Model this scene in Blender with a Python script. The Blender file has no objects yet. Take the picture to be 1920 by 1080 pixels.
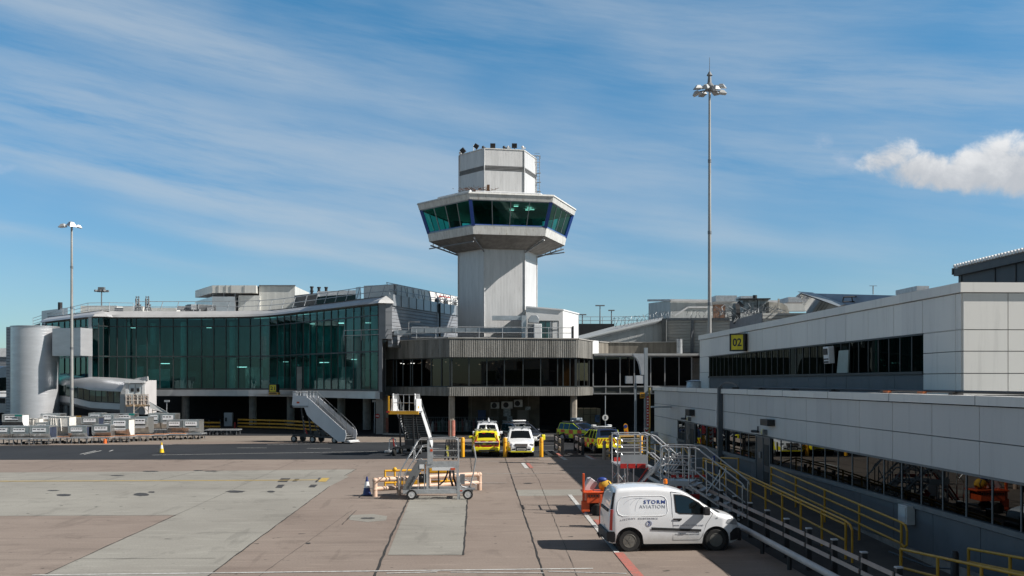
import bpy, bmesh, math, random
from mathutils import Vector, Matrix
random.seed(7)
S = bpy.context.scene
R = math.radians
# ------------------------------------------------------------------ camera
FPX, HY, CH = 1867.0, 716.0, 4.85          # focal length in px of a 1920 px wide picture, horizon row, eye height
TH = math.atan(77 / FPX)
cam = bpy.data.cameras.new('camera'); camo = bpy.data.objects.new('camera', cam)
S.collection.objects.link(camo); S.camera = camo
cam.sensor_width = 36; cam.lens = 36 * FPX / 1920
cam.shift_y = (HY - 540) / 1920
cam.clip_start = .1; cam.clip_end = 5000
camo.location = (0, 0, CH); camo.rotation_euler = (R(90), 0, -TH)
# ------------------------------------------------------------------ light
SUN_EL, SUN_B = R(39), R(15)               # sun to the right (+X), a little towards the camera
sd = Vector((math.cos(SUN_B) * math.cos(SUN_EL), -math.sin(SUN_B) * math.cos(SUN_EL), math.sin(SUN_EL)))
sl = bpy.data.lights.new('sun', 'SUN'); sl.energy = 5.0; sl.angle = R(.5); sl.color = (1, .95, .88)
so = bpy.data.objects.new('sun', sl); S.collection.objects.link(so)
so.rotation_euler = sd.to_track_quat('Z', 'Y').to_euler()
S.view_settings.view_transform = 'Standard'; S.view_settings.look = 'None'
S.view_settings.exposure = 0.4; S.view_settings.gamma = 1

class NT:
    """tiny helper to wire nodes"""
    def __init__(s, tree): s.t = tree; s.n = tree.nodes; s.l = tree.links
    def new(s, typ, **kw):
        n = s.n.new(typ)
        for k, v in kw.items(): setattr(n, k, v)
        return n
    def put(s, sock, v):
        if isinstance(v, bpy.types.NodeSocket): s.l.new(v, sock)
        elif v is not None: sock.default_value = v
    def m(s, op, a, b=None, c=None, clamp=False):
        n = s.n.new('ShaderNodeMath'); n.operation = op; n.use_clamp = clamp
        for i, v in enumerate((a, b, c)):
            if v is not None: s.put(n.inputs[i], v)
        return n.outputs[0]
    def noise(s, vec, scale, detail=4, rough=.55, dist=0):
        n = s.n.new('ShaderNodeTexNoise'); s.put(n.inputs['Vector'], vec)
        n.inputs['Scale'].default_value = scale; n.inputs['Detail'].default_value = detail
        n.inputs['Roughness'].default_value = rough; n.inputs['Distortion'].default_value = dist
        return n.outputs['Fac']
    def sm(s, v, a, b, lo=0, hi=1):
        n = s.n.new('ShaderNodeMapRange'); n.interpolation_type = 'SMOOTHSTEP'
        s.put(n.inputs[0], v); s.put(n.inputs[1], a); s.put(n.inputs[2], b); s.put(n.inputs[3], lo); s.put(n.inputs[4], hi)
        return n.outputs[0]
    def mix(s, f, a, b, mode='MIX'):
        n = s.n.new('ShaderNodeMix'); n.data_type = 'RGBA'; n.blend_type = mode
        s.put(n.inputs[0], f); s.put(n.inputs[6], a); s.put(n.inputs[7], b)
        return n.outputs[2]
    def comb(s, x, y, z):
        n = s.n.new('ShaderNodeCombineXYZ'); s.put(n.inputs[0], x); s.put(n.inputs[1], y); s.put(n.inputs[2], z)
        return n.outputs[0]

def make_world():
    w = bpy.data.worlds.new('World'); S.world = w; w.use_nodes = True
    t = NT(w.node_tree); t.n.clear()
    out = t.new('ShaderNodeOutputWorld'); bg = t.new('ShaderNodeBackground')
    sky = t.new('ShaderNodeTexSky', sky_type='NISHITA', sun_disc=False)
    sky.sun_elevation = SUN_EL; sky.sun_rotation = math.pi / 2 + SUN_B
    sky.air_density = 1.0; sky.dust_density = .35; sky.ozone_density = 3.0
    tc = t.new('ShaderNodeTexCoord'); sep = t.new('ShaderNodeSeparateXYZ'); t.l.new(tc.outputs['Generated'], sep.inputs[0])
    x, y, z = sep.outputs
    az = t.m('ARCTAN2', x, y)
    hl = t.m('SQRT', t.m('ADD', t.m('MULTIPLY', x, x), t.m('MULTIPLY', y, y)))
    el = t.m('DIVIDE', z, hl)
    # high cirrus: long streaks falling gently to the right
    a = R(9)
    s_ = t.m('SUBTRACT', t.m('MULTIPLY', az, math.cos(a)), t.m('MULTIPLY', el, math.sin(a)))
    q_ = t.m('ADD', t.m('MULTIPLY', az, math.sin(a)), t.m('MULTIPLY', el, math.cos(a)))
    wob = t.m('MULTIPLY', t.noise(t.comb(s_, q_, 3.1), 3.2, 3), .028)
    q2 = t.m('ADD', q_, wob)
    n1 = t.noise(t.comb(t.m('MULTIPLY', s_, 2.2), t.m('MULTIPLY', q2, 11), 1.7), 1, 5, .52)
    n2 = t.noise(t.comb(t.m('MULTIPLY', s_, 6), t.m('MULTIPLY', q2, 52), 9.2), 1, 8, .66)
    n3 = t.noise(t.comb(t.m('MULTIPLY', s_, 3), t.m('MULTIPLY', q2, 4), 5.5), 1, 3, .5)
    def band(qc, w_, s0, s1, fs=.12):      # soft streak: centre, half width, extent
        g = t.m('DIVIDE', t.m('SUBTRACT', q2, qc), w_)
        g = t.m('POWER', 2.71828, t.m('MULTIPLY', t.m('MULTIPLY', g, g), -1.0))
        e = t.m('MULTIPLY', t.sm(s_, s0 - fs, s0 + fs), t.sm(s_, s1 - fs, s1 + fs, 1, 0))
        return t.m('MULTIPLY', g, e)
    def sq(px, py):
        A, E = math.atan((px - 883) / FPX), (716 - py) / FPX
        return A * math.cos(a) - E * math.sin(a), A * math.sin(a) + E * math.cos(a)
    acc = None
    for (px, py, hw, px0, px1, amp) in (
            (230, 90, .022, -400, 560, .85), (60, 40, .02, -500, 260, .5), (480, 330, .046, -600, 1050, .5), (250, 240, .030, -500, 900, .38),
            (640, 428, .010, 100, 900, .8), (560, 470, .009, 350, 930, .85), (430, 385, .008, -200, 700, .5), (700, 190, .012, 400, 1000, .35), (1180, 330, .035, 1000, 1400, .3),
            (1240, 505, .010, 1060, 1330, .55), (1250, 45, .03, 1000, 1560, .5), (1560, 180, .028, 1300, 2150, .66), (1400, 460, .012, 1180, 1560, .4),
            (1700, 60, .02, 1450, 2300, .3), (1450, 300, .03, 1300, 2300, .42), (100, 470, .007, -300, 420, .35)):
        s0 = sq(px0, py)[0]; s1 = sq(px1, py)[0]
        b = t.m('MULTIPLY', band(sq(px, py)[1] + .014, hw, s0, s1), amp)
        acc = b if acc is None else t.m('ADD', acc, b)
    tex = t.m('ADD', t.m('MULTIPLY', t.sm(n1, .32, .68), .72), t.m('MULTIPLY', t.sm(n2, .3, .7), .62))
    cir = t.m('MULTIPLY', t.m('ADD', t.m('MULTIPLY', acc, 1.0), t.m('MULTIPLY', t.sm(n3, .38, .72), .42)), tex)
    cir = t.m('MULTIPLY', t.m('SUBTRACT', 1, t.m('POWER', 2.71828, t.m('MULTIPLY', cir, -1.6))), .66)
    cir = t.m('MULTIPLY', cir, t.sm(el, -.02, .06))
    # small cumulus low on the right
    cv = t.comb(az, el, .3)
    cn = t.noise(cv, 21, 9, .62, .25); cn2 = t.noise(cv, 9, 3, .5)
    def blob(px, py, rx, ry, p=1):
        A, E = math.atan((px - 883) / FPX), (716 - py) / FPX
        dx = t.m('DIVIDE', t.m('SUBTRACT', az, A), rx / FPX); dy = t.m('DIVIDE', t.m('SUBTRACT', el, E), ry / FPX)
        r2 = t.m('ADD', t.m('MULTIPLY', dx, dx), t.m('MULTIPLY', dy, dy))
        return t.m('SUBTRACT', 1, r2)
    cm = None
    for bl in ((1668, 326, 48, 26), (1690, 320, 52, 36), (1728, 346, 64, 36), (1796, 364, 84, 26), (1862, 356, 68, 42), (1892, 350, 58, 50), (1950, 358, 70, 56)):
        b = blob(*bl); cm = b if cm is None else t.m('MAXIMUM', cm, b)
    dens = t.m('ADD', cm, t.m('MULTIPLY', t.m('SUBTRACT', cn, .5), 3.6))
    cum = t.m('MULTIPLY', t.sm(dens, -.1, .85), .96)
    wisp = t.m('MAXIMUM', blob(1545, 282, 26, 22), t.m('MAXIMUM', blob(1600, 325, 40, 24), blob(20, 360, 30, 14)))
    wispm = t.m('MULTIPLY', t.sm(t.m('ADD', wisp, t.m('MULTIPLY', t.m('SUBTRACT', cn, .5), 5)), .2, 1.9), .32)
    # lit tops, slightly greyer bases
    shade = t.sm(t.m('ADD', el, t.m('MULTIPLY', t.m('SUBTRACT', cn, .5), .12)), .180, .235)
    ccol = t.mix(shade, (4.0, 4.2, 4.5, 1), (6.5, 6.55, 6.6, 1))
    tint = t.mix(1.0, sky.outputs[0], t.mix(t.sm(el, .05, .40), (.63, .84, .96, 1), (.30, .82, .97, 1)), 'MULTIPLY')
    gain = t.sm(el, .0, .40, .84, .98)
    tint = t.mix(1.0, tint, t.comb(gain, gain, gain), 'MULTIPLY')
    c = t.mix(cir, tint, (4.1, 4.6, 5.05, 1))
    # veil added in the unseen sky, overhead and behind the viewer, sets shade fill
    vn = t.noise(t.comb(x, y, z), 2.6, 5, .6)
    fill_veil = t.m('MULTIPLY', t.m('MAXIMUM', t.sm(z, .42, .62), t.m('MULTIPLY', t.sm(t.m('MULTIPLY', y, -1), -.1, .4), t.sm(z, .12, .3))), t.sm(vn, .3, .6, .45, 1.0))
    c = t.mix(fill_veil, c, (1.0, .98, .98, 1))
    c = t.mix(wispm, c, (5.3, 5.4, 5.9, 1))
    c = t.mix(cum, c, ccol)
    t.l.new(c, bg.inputs[0]); bg.inputs[1].default_value = .1
    t.l.new(bg.outputs[0], out.inputs[0])
make_world()

# ------------------------------------------------------------------ helpers
def W(x, y, d):
    u = (x - 960) / FPX
    return Vector((d * (math.sin(TH) + u * math.cos(TH)), d * (math.cos(TH) - u * math.sin(TH)), CH + (HY - y) * d / FPX))
def G(x, y, z=0): return Vector((*W(x, y, (CH) * FPX / (y - HY)).xy, z))
def GX(x, d, z=0): return Vector((*W(x, 0, d).xy, z))
def onX(x, X, z=None, y=None):
    u = (x - 960) / FPX; d = X / (math.sin(TH) + u * math.cos(TH))
    p = W(x, y if y is not None else HY, d)
    if z is not None: p.z = z
    return p
def Zat(y, d): return CH + (HY - y) * d / FPX

def origin(o):
    v = Vector((0, 0, 0))
    while o: v += o.location; o = o.parent
    return v
class MB:
    def __init__(s): s.v = []; s.f = []; s.mi = []; s.cur = 0; s.pc = []
    def each(s, name, mat, parent, **kw):     # every piece as an object of its own
        for vs, fs in s.pc: q = MB(); q.add(vs, fs); q.build(name, mat, parent, **kw)
    def add(s, vs, fs):
        vs = list(vs); fs = list(fs); s.pc.append((vs, fs))
        b = len(s.v); s.v += [tuple(v) for v in vs]
        s.f += [tuple(i + b for i in f) for f in fs]; s.mi += [s.cur] * len(fs); return s
    def box(s, x0, x1, y0, y1, z0, z1, M=None):
        vs = [Vector(p) for p in ((x0,y0,z0),(x1,y0,z0),(x1,y1,z0),(x0,y1,z0),(x0,y0,z1),(x1,y0,z1),(x1,y1,z1),(x0,y1,z1))]
        if M: vs = [M @ v for v in vs]
        return s.add(vs, [(0,3,2,1),(4,5,6,7),(0,1,5,4),(1,2,6,5),(2,3,7,6),(3,0,4,7)])
    def cbox(s, c, sz, rz=0):
        M = Matrix.Translation(Vector(c)) @ Matrix.Rotation(rz, 4, 'Z')
        return s.box(-sz[0]/2, sz[0]/2, -sz[1]/2, sz[1]/2, -sz[2]/2, sz[2]/2, M)
    def tube(s, p, q, r, n=8, r2=None, cap=True):
        p = Vector(p); q = Vector(q); r2 = r if r2 is None else r2
        d = q - p
        if d.length < 1e-6: return s
        a = d.normalized(); b = a.orthogonal().normalized(); c = a.cross(b)
        vs = []
        for k in range(n):
            t = 2 * math.pi * k / n; o = b * math.cos(t) + c * math.sin(t)
            vs += [p + o * r, q + o * r2]
        fs = [(2*k, (2*k+2) % (2*n), (2*k+3) % (2*n), 2*k+1) for k in range(n)]
        if cap: fs += [tuple(range(0, 2*n, 2))[::-1], tuple(range(1, 2*n, 2))]
        return s.add(vs, fs)
    def path(s, pts, r, n=6):
        for a, b in zip(pts[:-1], pts[1:]): s.tube(a, b, r, n)
        return s
    def bar(s, p, q, w, h, up=(0,0,1)):          # rectangular bar p->q
        p = Vector(p); q = Vector(q); a = (q - p).normalized(); up = Vector(up)
        if abs(a.dot(up)) > .98: up = Vector((0, 1, 0))
        c = a.cross(up).normalized(); u = c.cross(a)
        vs = []
        for e in (p, q):
            for i, j in ((-1,-1),(1,-1),(1,1),(-1,1)): vs.append(e + c * w/2 * i + u * h/2 * j)
        return s.add(vs, [(0,1,2,3)[::-1],(4,5,6,7),(0,1,5,4),(1,2,6,5),(2,3,7,6),(3,0,4,7)])
    def prism(s, poly, off):                       # planar polygon pts (3d), extruded by off
        n = len(poly); off = Vector(off); poly = [Vector(p) for p in poly]
        return s.add(poly + [p + off for p in poly], [tuple(range(n))[::-1], tuple(range(n, 2*n))] + [(i, (i+1) % n, n+(i+1) % n, n+i) for i in range(n)])
    def hull(s, foot, z0, z1):                     # vertical prism from 2d footprint
        return s.prism([(p[0], p[1], z0) for p in foot], (0, 0, z1 - z0))
    def wall(s, a, b, z0, z1, th=.2, out=0):       # wall slab between 2 plan points, th behind / out in front
        a = Vector((a[0], a[1], 0)); b = Vector((b[0], b[1], 0)); t = (b - a).normalized(); n = Vector((t.y, -t.x, 0))
        if n.dot(-a) < 0: n = -n
        f = [a + n*out, b + n*out, b - n*th, a - n*th]
        return s.hull([(p.x, p.y) for p in f], z0, z1)
    def lathe(s, prof, c=(0,0,0), n=16, M=None):
        vs = []
        for r, z in prof:
            for k in range(n):
                t = 2*math.pi*k/n; v = Vector((r*math.cos(t), r*math.sin(t), z))
                if M: v = M @ v
                vs.append(v + Vector(c))
        fs = []
        for i in range(len(prof)-1):
            for k in range(n): fs.append((i*n+k, i*n+(k+1) % n, (i+1)*n+(k+1) % n, (i+1)*n+k))
        fs += [tuple(range(n))[::-1], tuple(range((len(prof)-1)*n, len(prof)*n))]
        return s.add(vs, fs)
    def sphere(s, c, r, sx=1, sy=1, sz=1, n=10):
        prof = [(max(1e-3, math.sin(math.pi*i/n)), -math.cos(math.pi*i/n)) for i in range(n+1)]
        return s.lathe(prof, c, n*2, Matrix.Diagonal((r*sx, r*sy, r*sz, 1)))
    def build(s, name, mat, parent=None, smooth=None, bevel=0):
        me = bpy.data.meshes.new(name); o = bpy.data.objects.new(name, me); S.collection.objects.link(o)
        L = origin(parent) if parent else Vector((0, 0, 0))
        me.from_pydata([tuple(Vector(v) - L) for v in s.v], [], s.f)
        for m in (mat if isinstance(mat, (list, tuple)) else [mat]): me.materials.append(m)
        if isinstance(mat, (list, tuple)): me.polygons.foreach_set('material_index', s.mi)
        bm = bmesh.new(); bm.from_mesh(me); bmesh.ops.recalc_face_normals(bm, faces=bm.faces); bm.to_mesh(me); bm.free()
        if smooth is not None:
            me.polygons.foreach_set('use_smooth', [True] * len(me.polygons)); me.set_sharp_from_angle(angle=R(smooth))
        if parent: o.parent = parent
        if bevel:
            b = o.modifiers.new('bevel', 'BEVEL'); b.width = bevel; b.segments = 2; b.limit_method = 'ANGLE'; b.angle_limit = R(40)
        return o
def tag(o, label, cat, group=None):
    o['label'] = label; o['category'] = cat
    if group: o['group'] = group
    return o
def thing(name, label, cat, loc=(0, 0, 0), group=None):
    o = bpy.data.objects.new(name, None); S.collection.objects.link(o); o.location = loc; o.empty_display_size = .3
    return tag(o, label, cat, group)
def struct(o, kind='structure'): o['kind'] = kind; return o
def copy_tree(o, parent=None):
    c = o.copy(); S.collection.objects.link(c); c.parent = parent
    for ch in list(o.children): copy_tree(ch, c)
    return c
def text_mesh(name, txt, mat, parent, M, width=None, height=None, bold=0, depth=.004, spacing=1.0):
    cu = bpy.data.curves.new(name, 'FONT'); cu.body = txt; cu.offset = bold; cu.extrude = depth; cu.space_character = spacing
    cu.resolution_u = 3
    o = bpy.data.objects.new(name, cu); S.collection.objects.link(o)
    bpy.context.view_layer.update()
    me = bpy.data.meshes.new_from_object(o.evaluated_get(bpy.context.evaluated_depsgraph_get()))
    bpy.data.objects.remove(o)
    xs = [v.co.x for v in me.vertices]; ys = [v.co.y for v in me.vertices]
    w0, h0 = max(xs) - min(xs), max(ys) - min(ys); cx, cy = (max(xs)+min(xs))/2, (max(ys)+min(ys))/2
    kx = width / w0 if width else height / h0; ky = height / h0 if height else kx
    L = origin(parent) if parent else Vector((0, 0, 0))
    for v in me.vertices:
        p = M @ Vector(((v.co.x - cx) * kx, (v.co.y - cy) * ky, v.co.z)); v.co = p - L
    o = bpy.data.objects.new(name, me); S.collection.objects.link(o); me.materials.clear(); me.materials.append(mat); o.parent = parent
    return o
def frameM(c, xdir, n):     # local x along xdir, z along outward normal n, y up
    n = Vector(n).normalized(); x = Vector(xdir).normalized(); y = n.cross(x)
    return Matrix(((x.x, y.x, n.x, c[0]), (x.y, y.y, n.y, c[1]), (x.z, y.z, n.z, c[2]), (0, 0, 0, 1)))

# ------------------------------------------------------------------ materials
MATS = {}
def pm(name, col, rough=.6, metal=0, var=.12, scale=2, stretch=(1, 1, 1), bump=0, coat=0, spec=.5, dirt=0, dirtcol=None, detail=5):
    if name in MATS: return MATS[name]
    m = bpy.data.materials.new(name); m.use_nodes = True; t = NT(m.node_tree); b = t.n['Principled BSDF']
    tc = t.new('ShaderNodeTexCoord'); mp = t.new('ShaderNodeMapping'); t.l.new(tc.outputs['Object'], mp.inputs[0]); mp.inputs['Scale'].default_value = stretch
    n = t.noise(mp.outputs[0], scale, detail)
    f = t.sm(n, .25, .75)
    lo = tuple(c * (1 - var) for c in col) + (1,); hi = tuple(min(1, c * (1 + var)) for c in col) + (1,)
    c = t.mix(f, lo, hi)
    if dirt:
        n2 = t.noise(mp.outputs[0], scale * 2.7, 6, .65)
        c = t.mix(t.m('MULTIPLY', t.sm(n2, .5, .75), dirt), c, tuple(dirtcol or [k * .35 for k in col]) + (1,))
    t.l.new(c, b.inputs['Base Color'])
    b.inputs['Roughness'].default_value = rough; b.inputs['Metallic'].default_value = metal
    b.inputs['Specular IOR Level'].default_value = spec
    if coat: b.inputs['Coat Weight'].default_value = coat; b.inputs['Coat Roughness'].default_value = .06
    if bump:
        bp = t.new('ShaderNodeBump'); bp.inputs['Strength'].default_value = bump; bp.inputs['Distance'].default_value = .02
        t.l.new(t.noise(mp.outputs[0], scale * 6, 6, .6), bp.inputs['Height']); t.l.new(bp.outputs[0], b.inputs['Normal'])
    MATS[name] = m; return m
def ribbed(name, col, axis='Z', pitch=.2, depth=.02, rough=.45, metal=.3, var=.1, duty=None, streak=.15):
    """profiled sheet cladding: real colour + bump ribs; axis: the direction across which ribs repeat ('Z' = horizontal ribs, 'H' = vertical ribs)"""
    if name in MATS: return MATS[name]
    m = bpy.data.materials.new(name); m.use_nodes = True; t = NT(m.node_tree); b = t.n['Principled BSDF']
    tc = t.new('ShaderNodeTexCoord'); sep = t.new('ShaderNodeSeparateXYZ'); t.l.new(tc.outputs['Object'], sep.inputs[0])
    x, y, z = sep.outputs
    k = z if axis == 'Z' else t.m('ADD', x, t.m('MULTIPLY', y, .83))
    fr = t.m('FRACT', t.m('DIVIDE', k, pitch))
    h = t.m('MULTIPLY', t.sm(fr, 0, .12), t.sm(fr, .5, .62, 1, 0)) if not duty else t.m('MULTIPLY', t.sm(fr, 0, duty), t.sm(fr, 1 - duty, 1, 1, 0))
    mp = t.new('ShaderNodeMapping'); t.l.new(tc.outputs['Object'], mp.inputs[0]); mp.inputs['Scale'].default_value = (1, 1, .12) if axis != 'Z' else (.3, .3, 1)
    n = t.sm(t.noise(mp.outputs[0], 2.2, 6, .6), .3, .72)
    c = t.mix(n, tuple(q * (1 - var) for q in col) + (1,), tuple(min(1, q * (1 + var)) for q in col) + (1,))
    if streak:
        n2 = t.noise(mp.outputs[0], 9, 4, .6); c = t.mix(t.m('MULTIPLY', t.sm(n2, .52, .8), streak), c, tuple(q * .3 for q in col) + (1,))
    t.l.new(c, b.inputs['Base Color'])
    bp = t.new('ShaderNodeBump'); bp.inputs['Strength'].default_value = 1; bp.inputs['Distance'].default_value = depth
    t.l.new(h, bp.inputs['Height']); t.l.new(bp.outputs[0], b.inputs['Normal'])
    b.inputs['Roughness'].default_value = rough; b.inputs['Metallic'].default_value = metal
    MATS[name] = m; return m
def glass(name, tint, refl=1.0, rough=.02, base=.06, wave=0):
    if name in MATS: return MATS[name]
    m = bpy.data.materials.new(name); m.use_nodes = True; t = NT(m.node_tree); t.n.clear()
    out = t.new('ShaderNodeOutputMaterial'); tr = t.new('ShaderNodeBsdfTransparent'); gl = t.new('ShaderNodeBsdfGlossy')
    oi = t.new('ShaderNodeObjectInfo'); t.l.new(t.mix(1.0, (*tint, 1), t.mix(oi.outputs['Random'], (.40, .40, .40, 1), (1.55, 1.55, 1.55, 1)), 'MULTIPLY'), tr.inputs[0]); gl.inputs['Roughness'].default_value = rough
    gl.inputs['Color'].default_value = (*refl, 1) if isinstance(refl, tuple) else (refl*.9, refl, refl*.98, 1)
    ge = t.new('ShaderNodeNewGeometry'); dt = t.new('ShaderNodeVectorMath', operation='DOT_PRODUCT'); t.l.new(ge.outputs['Normal'], dt.inputs[0]); t.l.new(ge.outputs['Incoming'], dt.inputs[1])
    fres = t.m('ADD', t.m('MULTIPLY', t.m('POWER', t.m('SUBTRACT', 1, t.m('ABSOLUTE', dt.outputs['Value']), clamp=True), 5.0), .95), .045)
    tc = t.new('ShaderNodeTexCoord')
    if wave:
        bp = t.new('ShaderNodeBump'); bp.inputs['Strength'].default_value = wave; bp.inputs['Distance'].default_value = .05
        t.l.new(t.noise(tc.outputs['Object'], .6, 2), bp.inputs['Height']); t.l.new(bp.outputs[0], gl.inputs['Normal'])
    mx = t.new('ShaderNodeMixShader'); t.l.new(t.m('ADD', fres, base, clamp=True), mx.inputs[0])
    t.l.new(tr.outputs[0], mx.inputs[1]); t.l.new(gl.outputs[0], mx.inputs[2]); t.l.new(mx.outputs[0], out.inputs[0])
    MATS[name] = m; return m

def apron_mat(name, c1, c2, stain=.35, scale=1.0, rough=.85, crack=True):
    m = bpy.data.materials.new(name); m.use_nodes = True; t = NT(m.node_tree); b = t.n['Principled BSDF']
    tc = t.new('ShaderNodeTexCoord'); co = tc.outputs['Object']
    big = t.sm(t.noise(co, .09 * scale, 5, .6), .3, .7)
    c = t.mix(big, (*c1, 1), (*c2, 1))
    mp = t.new('ShaderNodeMapping'); t.l.new(co, mp.inputs[0]); mp.inputs['Scale'].default_value = (.25, 1.3, 1)
    st = t.noise(mp.outputs[0], .8 * scale, 7, .65)
    c = t.mix(t.m('MULTIPLY', t.sm(st, .5, .72), stain), c, tuple(k * .55 for k in c1) + (1,))
    st2 = t.noise(mp.outputs[0], 2.3 * scale, 5, .6)
    c = t.mix(t.m('MULTIPLY', t.sm(st2, .52, .7), .3), c, tuple(min(1, k * 1.35) for k in c2) + (1,))
    st3 = t.noise(co, .55 * scale, 8, .72, .6)
    c = t.mix(t.m('MULTIPLY', t.sm(st3, .54, .64), .35), c, tuple(k * .62 for k in c1) + (1,))
    mq = t.new('ShaderNodeMapping'); t.l.new(co, mq.inputs[0]); mq.inputs['Scale'].default_value = (.9, .10, 1); mq.inputs['Rotation'].default_value = (0, 0, .5)
    tyre = t.noise(mq.outputs[0], 1.6, 3, .5)
    c = t.mix(t.m('MULTIPLY', t.sm(tyre, .62, .70), .28), c, tuple(k * .5 for k in c1) + (1,))
    fine = t.noise(co, 18, 4, .7)
    c = t.mix(1.0, c, t.mix(fine, (.60, .60, .60, 1), (1.30, 1.30, 1.30, 1)), 'MULTIPLY')
    sp = t.noise(co, 2.1, 2, .5)
    c = t.mix(t.m('MULTIPLY', t.sm(sp, .70, .76), .75), c, (.03, .028, .026, 1))
    t.l.new(c, b.inputs['Base Color']); b.inputs['Roughness'].default_value = rough; b.inputs['Specular IOR Level'].default_value = .25
    bp = t.new('ShaderNodeBump'); bp.inputs['Strength'].default_value = .35; bp.inputs['Distance'].default_value = .01
    t.l.new(fine, bp.inputs['Height']); t.l.new(bp.outputs[0], b.inputs['Normal'])
    return m
def paint_mat(name, col, wear=.45):
    m = bpy.data.materials.new(name); m.use_nodes = True; t = NT(m.node_tree); b = t.n['Principled BSDF']
    tc = t.new('ShaderNodeTexCoord'); n = t.noise(tc.outputs['Object'], 5, 7, .7)
    c = t.mix(t.m('MULTIPLY', t.sm(n, .42, .62), wear), (*col, 1), (.16, .14, .125, 1))
    t.l.new(c, b.inputs['Base Color']); b.inputs['Roughness'].default_value = .75
    return m
M_apron = apron_mat('pinkish_concrete', (.218, .173, .146), (.272, .224, .190))
M_slab = apron_mat('grey_concrete', (.245, .232, .205), (.31, .298, .265), .25)
M_tan = apron_mat('tan_concrete', (.21, .175, .145), (.26, .225, .19), .2)
M_asph = apron_mat('asphalt', (.022, .024, .028), (.034, .037, .042), .2)
M_dasph = apron_mat('dark_asphalt', (.02, .021, .024), (.03, .031, .034), .3)
M_joint = pm('joint_tar', (.028, .026, .024), .9, var=.3, scale=4)
M_wline = paint_mat('white_road_paint', (.55, .55, .53))
M_wfaint = paint_mat('faded_white_paint', (.38, .37, .35), .85)
M_rline = paint_mat('red_road_paint', (.42, .13, .10), .5)
M_yline = paint_mat('yellow_road_paint', (.48, .33, .07), .35)
M_stain = pm('oil_stain', (.05, .045, .04), .6, var=.3)
M_black = pm('black_paint', (.02, .02, .022), .5, var=.2)
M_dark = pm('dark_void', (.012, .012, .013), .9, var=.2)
M_rub = pm('rubber', (.018, .018, .018), .75, var=.2)
M_alu = pm('aluminium', (.52, .53, .54), .38, .75, .12, 4)
M_galv = pm('galvanised_steel', (.42, .44, .46), .5, .6, .18, 6)
M_dgal = pm('dull_steel', (.20, .21, .22), .55, .5, .2, 5)
M_white = pm('white_paint', (.72, .73, .74), .4, 0, .06, 2, dirt=.15)
M_wcar = pm('white_car_paint', (.80, .81, .83), .25, 0, .02, 2, coat=.6)
def van_paint():
    m = bpy.data.materials.new('van_paint'); m.use_nodes = True; t = NT(m.node_tree); b = t.n['Principled BSDF']
    tc = t.new('ShaderNodeTexCoord'); sep = t.new('ShaderNodeSeparateXYZ'); t.l.new(tc.outputs['Object'], sep.inputs[0])
    n = t.noise(tc.outputs['Object'], 3.5, 7, .7); low = t.sm(t.m('ADD', sep.outputs[2], t.m('MULTIPLY', n, -.35)), .08, .42, 1, 0)
    c = t.mix(t.m('MULTIPLY', low, .55), (.82, .83, .85, 1), (.30, .27, .22, 1)); c = t.mix(t.m('MULTIPLY', t.sm(n, .55, .75), .10), c, (.45, .42, .38, 1))
    t.l.new(c, b.inputs['Base Color']); b.inputs['Roughness'].default_value = .28; b.inputs['Coat Weight'].default_value = .8; b.inputs['Coat Roughness'].default_value = .04
    return m
M_van = van_paint()
def streaky(name, col, amt=.22):
    m = bpy.data.materials.new(name); m.use_nodes = True; t = NT(m.node_tree); b = t.n['Principled BSDF']
    tc = t.new('ShaderNodeTexCoord'); mp = t.new('ShaderNodeMapping'); t.l.new(tc.outputs['Object'], mp.inputs[0]); mp.inputs['Scale'].default_value = (1, 1, .09)
    n = t.noise(mp.outputs[0], 3.2, 6, .7); n2 = t.noise(tc.outputs['Object'], .35, 4, .5)
    mv = t.new('ShaderNodeMapping'); t.l.new(tc.outputs['Object'], mv.inputs[0]); mv.inputs['Scale'].default_value = (.0, 1 / 2.42, 0); mv.inputs['Location'].default_value = (0, .31, 0)
    sp_ = t.new('ShaderNodeSeparateXYZ'); t.l.new(mv.outputs[0], sp_.inputs[0]); wn = t.new('ShaderNodeTexWhiteNoise', noise_dimensions='1D'); t.l.new(t.m('FLOOR', sp_.outputs[1]), wn.inputs['W'])
    c = t.mix(n2, tuple(k * .93 for k in col) + (1,), tuple(min(1, k * 1.06) for k in col) + (1,))
    c = t.mix(t.m('MULTIPLY', t.sm(n, .50, .72), amt), c, tuple(k * .45 for k in col) + (1,))
    c = t.mix(1.0, c, t.mix(wn.outputs[0], (.94, .94, .945, 1), (1.03, 1.03, 1.02, 1)), 'MULTIPLY')
    t.l.new(c, b.inputs['Base Color']); b.inputs['Roughness'].default_value = .5; MATS[name] = m
    return m
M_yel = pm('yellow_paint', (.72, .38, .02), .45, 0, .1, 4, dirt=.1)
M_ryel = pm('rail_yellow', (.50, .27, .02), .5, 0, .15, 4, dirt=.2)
M_org = pm('orange_paint', (.62, .085, .02), .45, 0, .12, 4, dirt=.15)
M_red = pm('red_paint', (.45, .025, .02), .45, 0, .12, 5)
M_navy = pm('navy', (.015, .035, .16), .4)
M_blue = pm('blue_paint', (.02, .05, .25), .45)
M_chrome = pm('chrome', (.6, .6, .62), .15, 1, .05)
M_lampg = pm('headlamp', (.45, .47, .5), .12, .3, .1, coat=1)
M_tail = pm('tail_lamp', (.5, .02, .015), .2, 0, .1, coat=1)
M_amber = pm('amber_lens', (.75, .18, .01), .25, 0, .1, coat=.6)
M_cglass = glass('car_glass', (.22, .25, .26), .9, .01, .05)
M_dglass = glass('dark_car_glass', (.03, .035, .04), .8, .01, .03)
M_teal = glass('teal_glazing', (.19, .54, .54), (.42, .66, .68), .015, .035, .06)
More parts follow.
